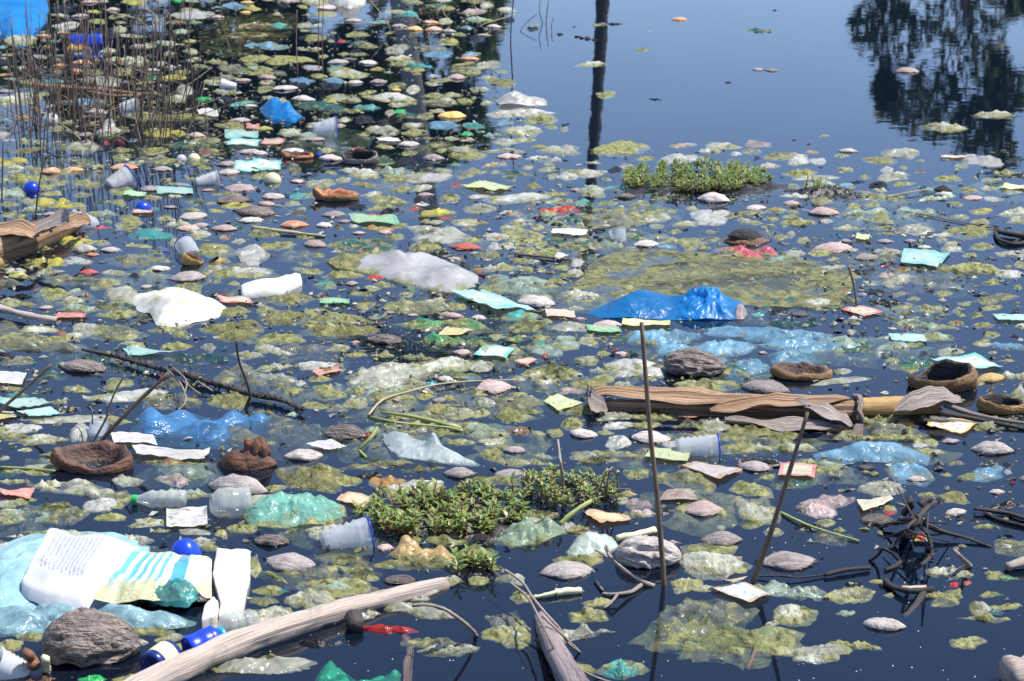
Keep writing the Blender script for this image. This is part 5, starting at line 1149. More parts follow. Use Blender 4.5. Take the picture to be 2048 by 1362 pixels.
plant('near leafy green plant with red stems on a black floating mat, centre', scatter(150, 885, 1030, 330, 90, lambda u, v: 1.0 - .3 * abs(u)) + [(770, 1000, 1.3), (745, 1010, 1.2), (860, 1000, 1.3), (1030, 1000, 1.2), (1012, 1010, .9)], 0.040, 0.018, 1, 290, (890, 1040, 330, 90))
plant('sparser leafy plant with bare red-brown stems, just right of the near leafy plant', scatter(60, 1135, 988, 220, 60, lambda u, v: .9), 0.040, 0.015, 2, 290, (1150, 985, 160, 44))
plant('small leafy sprout at the end of the driftwood log', scatter(14, 948, 1140, 80, 22), 0.035, 0.020, 3, 200, (950, 1142, 110, 30))
plant('far dense leafy green plant island right of centre', scatter(260, 1390, 360, 310, 52, lambda u, v: 1.0 - .45 * u * u), 0.038, 0.018, 4, 0, (1400, 372, 320, 44), (9, 13))
plant('tiny leafy sprig on dark litter right of the far leafy plant', scatter(9, 1630, 382, 50, 12), 0.045, 0.017, 6, 120, (1650, 385, 170, 22))
branch('dry_stems', [([(1210, 988, .01), (1218, 950, .07), (1225, 935, .075), (1235, 960, .03), (1238, 985, 0)], .002, .002), ([(1195, 990, .01), (1212, 945, .08), (1222, 940, .08)], .002, .002), ([(1127, 985, .0), (1122, 930, .09), (1116, 880, .12)], .004, .0025), ([(1225, 980, .02), (1255, 978, .03), (1270, 985, .01)], .002, .001)], WOOD['twig'], 'bare dry stems standing over the sparser leafy plant', 'twig')
for i, (x, y, w, h) in enumerate([(1020, 1034, 40, 44), (960, 1065, 46, 36), (905, 1038, 60, 40), (1165, 968, 40, 30)]):
    k = mpp(x, y); me = make_husk(300 + i); me.materials.append(HUSK['bk']); o = bpy.data.objects.new('peat_lump', me); C.objects.link(o)
    o.location = at(x, y + 12); o.scale = (w * k * 1.1, w * k, h * k * 2.2); o.rotation_euler = (0, 0, i)
    tag(o, ['tall black peat lump at the right end of the near leafy plant', 'black peat lump in front of the near leafy plant', 'black peat lump in the middle of the near leafy plant', 'black peat lump inside the sparser leafy plant'][i], 'peat lump')

# ---------------------------------------------------------------- dry reed stems, upper left
rr = random.Random(21)
REEDS = []
def reed(bx, by, tx, ty, r=0.0032, m='reed', bent=None, label=None, group='dry reed stems standing in the water'):
    b = at(bx, by); pts = [(bx, by)]
    if bent: pts.append(bent)
    else: pts.append(((bx + tx) / 2 + rr.uniform(-6, 6), (by + ty) / 2))
    pts.append((tx, ty))
    o = stick_up('reed_stem', pts, r, r * 0.55, WOOD[m], lean=rr.uniform(-.06, .06), sides=5)
    if label is None:
        row = 'front' if by > 265 else 'back' if by < 215 else 'middle'; tall = 'tall' if by - ty > 200 else 'short' if by - ty < 110 else 'mid-height'
        ln = 'leaning left' if tx - bx < -9 else 'leaning right' if tx - bx > 9 else 'upright'
        o['category'] = 'reed'; o['group'] = group; REEDS.append((o, f'{tall} reed stem {ln}', f'{tall} reed stems {ln}', f"in the reed clump's {row} {'left' if bx < 140 else 'right' if bx > 280 else 'centre'}", bx))
    else: tag(o, label, 'reed', group)
    return o
for (bx, by, tx, ty) in [(34, 290, 14, 100), (64, 300, 45, 95), (40, 285, 24, 30), (60, 280, 52, 60), (84, 345, 76, 165), (86, 310, 110, 175), (45, 270, 20, 40), (118, 250, 95, 60), (130, 245, 97, 0), (150, 250, 128, 0), (150, 275, 135, 95), (140, 220, 163, -10), (165, 250, 155, 60), (175, 235, 205, 0), (200, 255, 188, 40), (205, 268, 225, 80), (222, 272, 215, 90), (240, 250, 233, 60), (248, 245, 275, 100), (260, 305, 290, 150), (280, 280, 290, 0), (285, 262, 272, 40), (300, 270, 280, -10), (297, 268, 312, 0), (316, 260, 295, 145), (322, 270, 330, 40), (325, 290, 340, 30), (330, 265, 316, -10), (340, 280, 352, 60), (345, 260, 382, 110), (360, 270, 395, 140), (365, 290, 410, 165), (372, 210, 380, 0), (385, 150, 365, -5), (410, 260, 418, 190), (415, 280, 413, 225), (428, 212, 430, 145), (595, 140, 594, 20), (645, 140, 648, -20), (638, 138, 640, -20), (465, 115, 440, 0), (480, 100, 465, 0), (112, 240, 122, 160), (180, 300, 190, 215), (230, 240, 222, 100), (270, 225, 260, 40), (310, 230, 322, 80), (100, 195, 92, 60), (130, 195, 128, 20), (190, 190, 175, 30), (80, 240, 60, 150), (72, 255, 95, 195)]:
    reed(bx, by, tx, ty)
for i in range(110):
    bx = rr.gauss(210, 105); by = rr.uniform(130, 305) - max(0, bx - 330) * .3
    if bx < 5 or bx > 430: bx = rr.uniform(60, 380)
    L = rr.uniform(60, 230); reed(bx, by, bx + rr.gauss(0, 22), by - L, rr.uniform(.0022, .0036), 'reed' if rr.random() < .55 else 'twig')
for i in range(34):
    bx = rr.uniform(20, 400); by = rr.uniform(150, 300); sx = rr.choice((-1, 1)); L = rr.uniform(60, 150)
    reed(bx, by, bx + sx * L, by - L * rr.uniform(.25, .7), .0024, 'straw' if rr.random() < .4 else 'reed', label=None, group='leaning dry reed stems')
for i in range(12):
    bx = rr.uniform(270, 330); by = rr.uniform(20, 60); reed(bx, by, bx + rr.gauss(0, 30), by - rr.uniform(10, 40), .003, 'straw', label='short tangled dry grass stem behind the reed clump', group='tangled dry grass behind the reeds')
reed(4, 400, 6, 280, .004, label='dark reed stem at the left edge beside the split stem', group=None)
reed(72, 430, 88, 320, .004, label='brown reed stem standing behind the split stem', group=None)
reed(1025, 158, 1028, -12, .004, 'black', label='dark reed with its long reflection at the edge of the open water', group=None)
for (q, lb) in [([(1041, 62), (1074, 28)], 'a'), ([(1085, 48), (1083, -10)], 'b'), ([(1092, 48), (1097, 0)], 'c'), ([(1104, 66), (1107, 34)], 'd')]:
    reed(q[0][0], q[0][1], q[1][0], q[1][1], .003, 'black', label={'a': 'dark bent reed leaning right at the edge of the open water', 'b': 'upright dark reed, left of a close pair in open water', 'c': 'dark reed leaning right, right of a close pair in open water', 'd': 'short dark reed standing alone in open water'}[lb], group=None)
for (bx, by, tx, ty) in [(780, 58, 735, -6), (960, 52, 1030, 28), (900, 48, 880, -6), (955, 44, 945, -6)]:
    reed(bx, by, tx, ty, .003, 'straw', label='pale dry reed leaning over the far debris near the grey palm reflection', group='leaning reeds in the far debris')

# ---------------------------------------------------------------- everything else that floats: one line per enlarged photo crop
# H husk: x y width kind | F film: x y w h colour [angle] | L crumpled bag | S packet: x y w h print | Q packet: four corners + print
DATA = {
(0, 0): """H 340 275 140 o;H 495 250 120 o;H 470 505 130 o;H 640 485 170 o;H 880 75 110 p;H 1890 620 140 p;H 1950 820 130 g;H 1520 1050 190 p;H 1870 930 190 g;H 1940 1180 200 g;H 1770 1270 190 d;H 1780 1335 200 g;H 400 1335 190 o;H 570 1315 200 o;H 960 1295 260 o;H 1260 1310 200 d;H 750 870 190 g;H 1180 545 140 g;H 1330 525 100 g;H 1700 130 120 p;H 600 550 100 o;H 30 455 60 g;H 250 165 90 g;H 1925 18 110 y;H 1910 95 100 y;H 700 12 140 p;H 620 120 150 g;H 980 640 120 g
L 1440 690 130 90 wh;L 1500 105 320 80 W;L 1470 70 130 44 wh;L 930 225 110 60 wh;L 1250 490 90 44 wh;L 850 955 100 80 W
F 830 250 250 80 dk;F 1800 50 260 50 bl;F 1960 350 180 60 bl;F 920 125 180 30 ol;F 430 630 150 50 tl;F 800 630 300 80 wh;F 960 555 160 70 ol;F 1340 600 240 80 ye;F 730 560 160 50 ol;F 430 550 130 44 ol;F 1550 510 160 34 cl;F 1800 530 350 60 ol;F 1900 560 180 40 gr;F 1750 605 250 34 cl;F 1590 772 150 36 bg;F 1770 775 200 60 dk;F 1900 800 250 40 tl -8;F 1750 715 260 34 wh;F 1800 975 240 80 yl;F 1200 1170 240 70 yl;F 950 1165 180 44 ol;F 950 1220 190 50 ol;F 1230 1245 360 70 cl;F 1540 1250 160 60 ol;F 1590 1300 130 50 ol;F 240 635 200 40 ol;F 320 720 240 60 wh;F 1040 1272 130 44 wh;F 760 1292 190 18 ye;F 620 1255 130 40 cl;F 1620 210 200 44 dk;F 1100 110 200 120 dk;F 1130 180 180 50 dk;F 1380 170 160 40 mr;F 500 60 200 60 dk;F 160 230 180 40 ol;F 60 90 180 70 dk;F 1960 60 160 40 ye;F 420 320 120 24 tl;F 840 390 180 50 ol;F 1060 360 150 40 pw;F 1500 400 140 50 wh;F 1480 320 140 30 ye;F 180 910 120 30 or;F 540 950 180 60 wh;F 1040 1090 120 30 bl;F 830 1110 60 30 rd;F 1190 260 150 40 dk;F 1420 560 140 50 ol;F 1700 480 200 40 wh;F 720 960 90 40 or;F 1400 1130 260 40 kt;F 1620 1180 200 60 br;F 1960 500 140 40 gr
S 1880 1050 260 70 teal;S 1900 1112 280 60 tealw;S 1925 1300 220 90 tealw;S 1970 985 110 40 red""",
(0, 1): """H 770 155 160 g;H 1370 170 130 o;H 1120 200 150 d;H 1390 228 150 o;H 1240 225 150 y;H 1510 240 130 g;H 650 480 180 g;H 885 482 170 g;H 1670 455 160 o;H 100 600 160 p;H 960 635 150 d;H 240 682 210 g;H 380 765 215 g;H 1530 895 235 y;H 470 1080 160 p;H 1200 1120 175 g;H 300 1170 200 g;H 590 1230 195 g;H 1385 1225 195 g;H 40 1190 140 g;H 1960 1215 190 p;H 740 455 130 g;H 1860 205 130 g;H 1780 270 130 g;H 1100 700 90 y;H 930 180 90 d;H 1570 600 180 p;H 780 640 130 g
L 720 560 330 80 wh;L 1050 750 400 80 W;L 1230 690 110 70 W;L 550 105 160 50 wh;L 390 190 130 50 wh;L 450 520 150 50 W;L 1480 160 120 50 W;L 300 1300 120 100 cl;L 1480 970 230 80 bl;L 1950 945 130 44 bl;L 130 350 270 70 bl;L 360 625 210 60 bl;L 620 620 150 50 bl;L 1430 415 210 60 bl;L 1680 420 160 44 bl;L 560 1165 130 50 W;L 210 785 120 60 wh;L 1050 870 80 50 wh;L 190 565 110 50 cl
F 170 485 190 40 yl;F 820 265 260 50 ol;F 860 350 230 50 cl;F 170 110 110 40 wh;F 1640 530 260 90 ol;F 1130 450 200 50 wh;F 1150 490 240 44 yl;F 970 535 140 40 ye;F 1100 670 170 60 ol;F 1430 740 260 60 ol;F 1500 790 270 60 ol;F 1220 800 130 36 kd;F 700 760 260 70 wh;F 580 780 110 50 ye;F 690 925 170 60 wh;F 490 970 210 44 wh;F 300 1030 260 60 ol;F 230 1012 110 44 kd;F 850 1040 130 44 ol;F 1000 1010 260 80 wh;F 1200 975 220 60 wh;F 1250 1028 240 60 yl;F 1030 1075 140 40 wh;F 1010 1140 160 34 kd;F 1200 1190 160 50 ol;F 1450 1165 90 50 kd;F 1660 1210 310 60 yl;F 1000 1250 180 90 kt;F 1400 1130 210 34 ol;F 830 1335 310 60 W;F 1080 1330 340 60 gw;F 1470 1330 170 60 wh;F 1700 1330 140 50 yl;F 1900 890 190 50 W;F 1750 690 210 50 ol;F 1450 625 190 40 ol;F 200 200 210 44 tl;F 980 172 160 28 tl;F 1230 505 400 40 tl;F 640 525 160 28 tl;F 520 825 440 70 kt;F 1700 980 220 60 tl;F 860 835 260 40 tl;F 1140 870 130 40 bg;F 1200 900 260 40 kt;F 850 930 150 80 dk;F 1000 955 100 60 dk;F 1720 300 180 70 dk;F 420 380 260 30 wh;F 330 660 200 50 dk;F 590 670 190 60 dk;F 690 420 120 40 ol;F 820 425 170 24 ol;F 1370 375 260 30 cl;F 1600 265 130 30 ol;F 40 530 240 50 wh;F 60 570 260 40 ol;F 500 590 200 40 ol;F 880 720 200 60 kd;F 1240 540 200 40 ol;F 1380 650 150 40 wh;F 1540 730 220 50 ol;F 1440 790 260 80 ol;F 1420 860 160 40 wh;F 760 860 200 40 cl;F 1100 820 200 40 wh;F 930 1000 160 60 ol;F 1640 790 150 60 kd;F 1330 900 140 60 ol;F 80 690 140 50 ol;F 90 640 160 40 wh;F 660 980 130 30 pw;F 800 1160 130 24 pk;F 900 1190 120 30 or;F 500 1190 100 40 ob;F 1620 1160 240 60 ol;F 1530 1080 130 40 ol;F 110 760 130 40 wh;F 80 1360 200 60 wh;F 1650 1040 110 30 bg;F 1660 1090 140 24 wh;F 1900 1170 300 20 wh;F 1180 1260 180 90 dk;F 1800 800 140 50 wh;F 1700 760 60 40 wh
S 140 1105 190 50 multi;S 90 1290 230 90 tealw;S 560 60 160 30 pink;S 1040 1090 150 30 white""",
(0, 2): """H 1320 147 135 o;H 30 1215 150 p;H 1930 540 110 d
L 1650 1130 250 60 W;L 620 1350 180 60 wh;L 1930 1115 210 50 pw
F 690 190 200 30 cl;F 640 497 250 56 wh;F 400 1165 360 70 wh;F 860 1155 460 100 yl;F 740 740 160 50 ol;F 1030 385 110 44 kd;F 820 187 130 22 dk;F 500 208 30 14 dk;F 170 225 120 40 dk;F 390 270 80 24 dk;F 1920 240 280 34 kt;F 1340 1132 200 34 pw;F 1560 1172 210 34 W;F 1760 1195 140 44 W;F 1880 1175 150 50 cl;F 1920 1235 70 44 dk;F 1980 1290 110 50 pw;F 250 930 260 70 kd;F 430 1010 80 44 wh;F 150 880 390 60 W;F 300 1275 70 34 ye;F 600 1335 230 60 wh;F 430 970 90 24 dk;F 1130 775 120 14 dk;F 780 720 90 30 ol;F 1090 243 40 14 wh;F 1700 645 70 18 dk;F 190 190 110 20 gw;F 160 1090 100 50 ol;F 820 1320 160 60 dk;F 1060 1230 160 50 kd;F 60 1180 130 30 ol;F 430 1250 60 18 dk;F 330 985 120 40 kd;F 690 1190 100 40 ol;F 900 1290 120 40 pw;F 480 1330 200 30 ol;F 640 1265 150 22 wh;F 230 1140 160 24 ol""",
(0, 3): """H 1120 548 200 p;H 60 545 110 d
L 270 1230 150 90 W;L 420 1250 130 50 W;L 960 1318 110 50 W
F 1790 895 330 54 wh;F 1400 990 380 64 wh;F 120 1215 250 60 ol;F 910 1242 360 60 cl;F 900 1250 140 30 yl;F 280 1345 270 44 yl;F 650 1320 180 34 wh;F 1090 1300 80 40 kd;F 1215 1338 120 20 br;F 60 1290 220 44 pw;F 230 1092 50 14 dk;F 350 1126 40 14 dk;F 90 80 60 16 dk;F 30 240 90 34 kt;F 470 1055 80 14 ol;F 1060 1350 200 40 wh;F 440 1305 60 12 dk""",
(1, 0): """H 1165 140 220 d;H 1870 135 270 g;H 1820 228 270 g;H 1500 355 225 g;H 1960 385 210 g;H 1460 450 210 p;H 650 615 225 g;H 870 615 195 g;H 1245 765 195 g;H 1460 830 310 d;H 685 792 190 r;H 790 715 84 d;H 360 1065 140 g;H 1620 152 110 p;H 1320 285 130 d;H 1140 908 100 g;H 1740 450 230 p;H 720 655 130 o;H 400 340 150 d
L 1960 640 290 170 W;L 1930 785 340 90 W;L 210 235 110 60 wh;L 1560 490 160 60 W;L 1060 440 10 10 wh;L 680 1225 260 100 wh;L 300 1232 240 60 wh;L 600 700 230 60 W;L 580 545 240 90 ye;L 120 780 160 50 wh;L 560 1010 190 70 wh;L 1200 470 140 56 wh;L 850 790 110 50 wh;L 1860 548 110 50 wh;L 890 865 110 50 wh;L 1000 1300 140 50 wh;L 1240 640 60 30 bl;L 920 800 90 40 cl
F 430 258 440 70 ye;F 640 190 260 44 cl;F 680 105 260 60 ol;F 1200 212 180 50 ol;F 1560 65 260 34 cl;F 930 250 110 56 yl;F 1000 372 210 60 ol;F 1000 425 240 60 yl;F 1290 372 140 44 yl;F 1370 420 290 36 wh;F 1180 520 520 90 tl;F 1200 510 300 60 bl;F 1400 560 260 60 ol;F 1680 620 310 120 yl;F 1850 272 300 56 ye;F 1700 318 190 24 ye;F 1060 705 470 100 ol;F 350 718 430 70 ye;F 800 565 210 44 wh;F 400 788 230 60 wh;F 140 822 210 30 ye;F 60 880 260 80 cl;F 1050 822 90 50 dk;F 560 855 640 60 cl;F 420 960 260 90 yl;F 780 900 220 60 ol;F 600 1080 340 60 gw;F 900 1120 420 60 ol;F 480 1262 90 44 rd;F 570 1290 260 60 wh;F 900 1262 520 110 ol;F 200 1310 420 90 ol;F 60 1230 170 180 cl;F 1740 972 170 40 mr;F 1830 1225 500 150 yl;F 1840 1290 370 80 yl;F 1690 862 66 44 kd;F 1500 910 220 80 ol;F 1750 522 100 44 or;F 1960 515 70 24 kt;F 1275 635 120 24 ob;F 950 165 200 60 ol;F 330 130 180 60 ol;F 50 165 120 40 ol;F 100 350 200 50 cl;F 150 420 200 34 cl;F 1360 200 160 30 ol;F 1720 640 120 40 wh;F 330 620 230 50 kd;F 250 690 200 50 br;F 790 445 130 22 pk;F 1640 260 120 30 ol;F 800 340 300 40 ol;F 1500 310 200 24 ol;F 1500 520 200 50 kd;F 1270 700 200 40 cl;F 1660 760 200 70 wh;F 1750 810 240 50 kd;F 1830 880 120 40 kd;F 1500 1080 40 20 dk;F 1100 1190 120 30 dk;F 310 845 100 40 dk;F 160 990 260 30 dk;F 1800 1100 300 90 yl;F 480 1310 240 60 yl;F 1290 1240 240 50 cl;F 1720 700 130 60 cl;F 1560 425 150 30 pw;F 1780 190 260 24 ol;F 1180 305 140 40 tl;F 640 305 120 30 ol;F 250 300 200 40 ol;F 1500 700 180 40 kd;F 1400 905 100 40 yl
S 1360 165 280 60 teal;S 1050 185 190 44 green;S 1110 325 170 30 multi;S 555 1135 250 44 red;S 1830 1015 220 56 multi;S 1690 315 10 6 white""",
(1, 1): """H 15 318 340 g;H 145 205 190 g;H 95 260 160 p;H 300 420 260 o;H 620 342 210 d;H 690 395 130 d;H 460 578 200 p;H 540 430 140 g;H 340 85 150 p;H 1640 590 270 r;H 750 882 120 d;H 1230 1130 100 p;H 1530 1125 210 p;H 1740 1150 150 g;H 1050 1110 110 d;H 1020 1312 320 k;H 780 1340 90 p;H 1320 190 160 p;H 1015 480 140 p;H 810 487 120 p;H 1560 690 130 g
L 510 100 220 80 wh;L 1330 50 420 80 W;L 1440 490 440 130 wh;L 1300 130 130 60 W;L 1900 510 290 60 W;L 1860 585 90 60 W;L 1650 400 220 56 W;L 910 915 130 50 wh;L 1750 290 300 80 wh;L 1990 450 150 70 wh;L 1960 585 120 50 wh;L 850 25 220 90 wh;L 1880 1290 130 50 gw;L 30 40 90 60 kd;L 1410 400 130 40 wh;L 1330 395 70 44 yl
F 370 200 220 80 tl;F 300 260 190 50 gw;F 720 180 200 44 gw;F 910 190 180 44 W;F 1010 222 350 80 ol;F 1080 30 340 50 gw;F 830 112 260 44 kd;F 1150 150 220 50 ol;F 1570 118 110 34 rd;F 1510 210 220 80 ol;F 1900 240 120 44 W;F 1970 330 140 44 W;F 1400 335 290 44 ye;F 1240 305 120 28 rd;F 1300 270 160 26 W;F 920 358 180 28 rd;F 770 435 110 34 W;F 950 452 230 34 or;F 1340 590 330 100 kd;F 1710 545 150 44 ye;F 1100 520 170 60 kd;F 850 580 540 130 kt;F 640 630 170 44 wh;F 900 652 230 36 yl;F 830 632 80 20 pk;F 170 590 350 50 yl;F 100 490 350 60 ol;F 1820 660 270 70 ol;F 1560 690 140 44 W;F 1850 760 340 50 wh;F 1880 880 300 150 gw;F 550 890 220 80 tl;F 550 1000 130 28 pk;F 680 820 340 40 yl;F 940 835 180 36 rd;F 1215 925 84 70 gr;F 1410 1015 190 44 W;F 1200 1060 620 80 ol;F 270 1000 420 90 yl;F 230 1140 420 130 yl;F 500 1120 310 120 yl;F 720 1160 370 80 yl;F 650 1250 620 90 yl;F 170 1310 420 90 yl;F 1480 1215 820 110 gr;F 1560 1330 640 70 gr;F 1560 1060 200 60 kd;F 700 590 140 60 kt;F 1000 290 250 40 kd;F 800 290 160 60 dk;F 1050 320 200 60 dk;F 1290 240 150 110 dk;F 1450 655 140 60 dk;F 1000 890 200 40 yl;F 1200 790 160 30 pk;F 980 1000 30 60 ob;F 1740 790 80 22 rd;F 1840 650 200 80 ol;F 400 730 140 40 kd;F 330 770 180 30 ol;F 480 660 140 40 cl;F 1120 430 180 50 ol;F 1500 375 140 22 rd;F 1740 415 200 20 ol;F 1300 1080 500 70 ol;F 860 1050 180 80 ol;F 1660 460 120 30 wh;F 1180 970 150 50 wh;F 830 960 200 30 yl;F 330 340 260 24 br 25;F 650 440 180 30 br 30;F 420 190 200 14 ol;F 690 75 130 40 wh;F 1990 60 120 60 kt;F 1640 40 180 60 cl;F 1710 15 200 40 ol;F 1960 760 200 60 ol;F 460 1200 200 60 yl;F 80 1080 160 50 yl
S 930 388 320 70 green;S 620 1022 230 44 green;Q 1610 125 1790 90 2010 140 1860 170 yg;Q 1420 1290 1490 1225 1690 1245 1600 1290 yellow;Q 1530 960 1770 940 2200 1100 1850 1112 teal;Q 2350 645 2450 660 2370 700 2330 690 white""",
(1, 2): """H 1585 222 280 g;H 900 200 195 g;H 1915 292 180 g;H 1070 570 235 g;H 200 1022 310 g;H 760 1195 270 p;H 510 152 110 d;H 1110 232 56 d;H 540 1157 130 p;H 380 115 60 g
L 620 20 230 60 W;L 450 40 160 76 W;L 640 155 240 90 wh;L 1560 340 280 100 W;L 1570 400 210 56 W;L 70 400 130 56 W;L 1140 365 230 70 wh;L 525 712 96 70 W;L 510 792 120 76 W;L 1140 155 100 56 wh;L 210 440 100 60 wh;L 390 370 100 44 wh;L 300 328 130 50 wh;L 240 570 120 60 yl;L 60 605 110 56 wh;L 1140 432 120 44 wh;L 100 880 370 150 gw;L 430 1320 170 90 gw;L 600 1310 140 90 wh;L 480 1210 290 90 wh;L 1820 388 100 40 wh;L 990 345 160 56 kd
F 330 45 170 50 wh;F 380 240 340 60 gw;F 560 255 220 60 tl;F 340 185 220 34 ol;F 850 130 330 36 tl;F 760 260 160 50 ol;F 1300 240 240 34 dk;F 720 310 180 40 ol;F 800 390 520 150 ol;F 1420 300 120 56 wh;F 1630 310 160 44 dk;F 1370 420 260 44 wh;F 1850 340 310 56 ol;F 1290 477 150 44 ol;F 1000 512 180 60 kt;F 560 540 150 36 W;F 480 590 250 60 ol;F 330 618 140 50 yl;F 280 652 320 64 yl;F 90 510 360 130 ol;F 630 640 160 66 dk;F 100 700 210 50 yl;F 380 760 210 50 ol;F 130 770 130 44 kd;F 250 775 80 44 kd;F 380 862 180 60 ol;F 520 970 440 100 wh;F 640 970 150 34 W;F 1390 560 190 80 ol;F 1490 565 90 36 wh;F 1400 610 110 44 kd;F 1500 650 90 28 or;F 80 1130 310 110 tl;F 150 1212 320 100 kd;F 240 1310 200 60 kd;F 50 1310 170 66 gr;F 400 305 340 66 rd;F 400 302 240 40 wh;F 680 470 110 60 dk;F 30 340 160 44 pw;F 1170 525 90 30 wh;F 900 430 180 40 ol;F 1240 320 140 40 ol;F 1000 270 200 30 ol;F 30 20 180 60 kt;F 180 75 80 24 kt;F 130 35 120 30 ol;F 1560 480 100 30 wh;F 1900 410 140 30 ol;F 1700 360 200 40 ol;F 340 860 120 40 yl;F 440 820 200 26 yl;F 1520 600 120 40 ol;F 650 580 120 70 ol;F 700 670 120 40 dk;F 470 1000 60 40 wh;F 150 620 160 60 yl;F 850 320 120 50 yl;F 120 195 50 14 wh;F 720 1310 130 50 kd;F 200 1180 240 40 kd;F 870 1310 200 50 kt;F 1500 170 500 30 dk;F 1640 210 300 20 dk;F 280 390 60 20 wh
S 460 487 290 44 white;S 390 1117 210 66 tan;S 730 1240 230 56 green;S 1060 1197 380 56 yg""",
(1, 3): """H 220 255 160 p;H 470 325 260 p;H 530 595 330 p;H 800 675 220 d;H 635 548 130 d;H 940 550 160 d;H 1140 550 120 d;H 1250 600 130 g
L 430 110 300 80 gw;L 640 120 150 60 bl;L 1590 150 150 56 yl;L 1180 450 280 120 wh;L 910 350 120 70 kd;L 430 1035 290 80 wh;L 1900 800 230 66 W;L 1460 575 110 56 wh;L 210 495 70 60 wh;L 700 275 100 56 yl;L 1000 45 240 66 wh;L 400 55 340 40 wh;L 530 755 170 44 wh;L 230 640 190 60 wh;L 430 640 190 60 yl;L 480 392 110 44 wh;L 1140 1310 0 0 wh
F 290 25 290 50 yl;F 780 55 100 44 wh;F 220 130 170 56 gw;F 1090 105 210 34 yl;F 1430 65 220 44 yl;F 1750 140 150 50 wh;F 460 242 250 70 ol;F 830 270 140 34 kd;F 100 310 200 50 yl;F 230 322 100 44 kd;F 200 360 120 34 yl;F 260 405 310 44 kd;F 650 450 230 44 wh;F 1200 332 430 44 ol;F 1400 500 200 44 wh;F 960 455 230 34 kd;F 1530 360 160 44 wh;F 1690 400 150 50 kd;F 1600 472 380 110 yl;F 310 545 90 56 kd;F 540 690 140 44 kd;F 960 640 240 80 wh;F 1440 610 180 60 W;F 1600 657 140 44 kd;F 1690 590 270 90 ol;F 1060 775 210 50 br;F 1050 860 420 110 wh;F 990 825 220 44 pw;F 870 950 220 50 dk;F 1050 960 200 50 cl;F 930 1032 270 44 dk;F 1520 915 160 34 W;F 1780 870 170 56 ol;F 1800 1000 430 110 ol;F 1770 1072 260 44 kd;F 1300 1080 270 60 ol;F 150 957 190 36 ye;F 1230 1210 470 90 gw;F 1330 1295 340 60 gw;F 1990 1215 110 60 W;F 1770 1280 150 56 yl;F 1640 1130 110 44 kt;F 1700 1330 170 44 wh;F 200 1200 460 50 kt;F 740 1330 130 60 tl;F 680 1262 100 50 pw;F 260 290 160 24 dk;F 720 100 160 40 dk;F 640 190 320 60 dk;F 420 130 130 80 dk;F 900 115 160 80 dk;F 900 155 140 40 W;F 1640 60 70 24 W;F 1750 75 180 44 wh;F 1500 200 0 0 wh;F 1880 210 80 12 dk;F 1760 375 80 18 dk;F 1900 455 100 26 dk;F 1980 640 110 50 dk;F 1980 910 80 50 kd;F 1500 1095 70 70 kd;F 1540 1130 90 40 kd;F 1700 1210 220 50 kd;F 1500 1190 160 40 kd;F 240 200 220 28 W;F 480 205 50 18 or;F 850 890 120 20 wh;F 1300 885 100 24 W;F 750 800 180 60 dk;F 640 820 220 80 ol;F 60 380 140 36 yl;F 40 440 140 30 ol;F 130 520 120 60 ol;F 950 495 160 24 kd;F 1380 540 120 40 ol;F 1800 700 60 20 dk;F 1640 740 200 30 cl;F 1560 1045 110 30 wh;F 1390 960 200 60 ol;F 1300 940 60 40 dk;F 970 730 200 26 dk;F 700 1150 90 24 W;F 1990 740 110 60 kd;F 1900 750 60 40 kd;F 690 620 100 24 W;F 310 440 80 30 dk;F 160 435 60 26 wh;F 1150 1360 250 40 gr
S 1120 1310 250 64 teal;S 1930 1150 220 56 teal;Q 1090 620 1450 650 1350 760 1060 740 teal;Q 600 1090 760 1060 930 1110 780 1140 multi;S 1150 1100 20 10 white""",
(2, 0): """H 650 200 420 g;H 1850 1130 520 g
L 330 765 360 100 wh;L 620 700 140 150 W;L 130 680 360 80 W;L 1625 48 130 76 wh;L 790 1270 290 110 W;L 90 1330 180 50 wh;L 200 850 110 40 wh;L 1180 1240 10 10 wh;L 1790 455 350 130 yl;L 560 612 600 60 wh;L 80 1265 230 70 wh
F 300 50 1040 80 ol;F 850 628 330 60 ol;F 100 745 420 50 ol;F 1370 48 290 56 yl;F 1500 150 640 110 kt;F 1920 110 270 110 ol;F 1860 265 460 150 ol;F 1340 470 460 130 cl;F 980 1092 270 100 ol;F 620 1150 620 110 wh;F 110 1105 240 40 wh;F 900 1230 270 190 cl;F 430 1292 320 66 kd;F 550 1350 0 0 wh;F 60 1040 200 60 kt;F 1330 950 560 40 br 3;F 1350 1080 300 120 pw;F 40 915 110 40 W;F 300 1030 220 50 ol;F 400 1120 400 60 wh;F 1430 1200 500 60 ol;F 540 530 160 30 kd;F 20 700 220 60 ol;F 110 1020 200 40 wh;F 200 1240 160 40 yl
Q 1025 840 1640 860 1590 945 1060 910 white;Q -40 1165 275 1165 230 1238 20 1205 red;Q -60 475 270 440 390 495 130 545 teal;Q 130 560 390 520 490 585 270 600 teal;Q -80 570 100 560 130 600 -20 625 yellow;Q 960 90 1000 60 1360 100 1010 135 teal""",
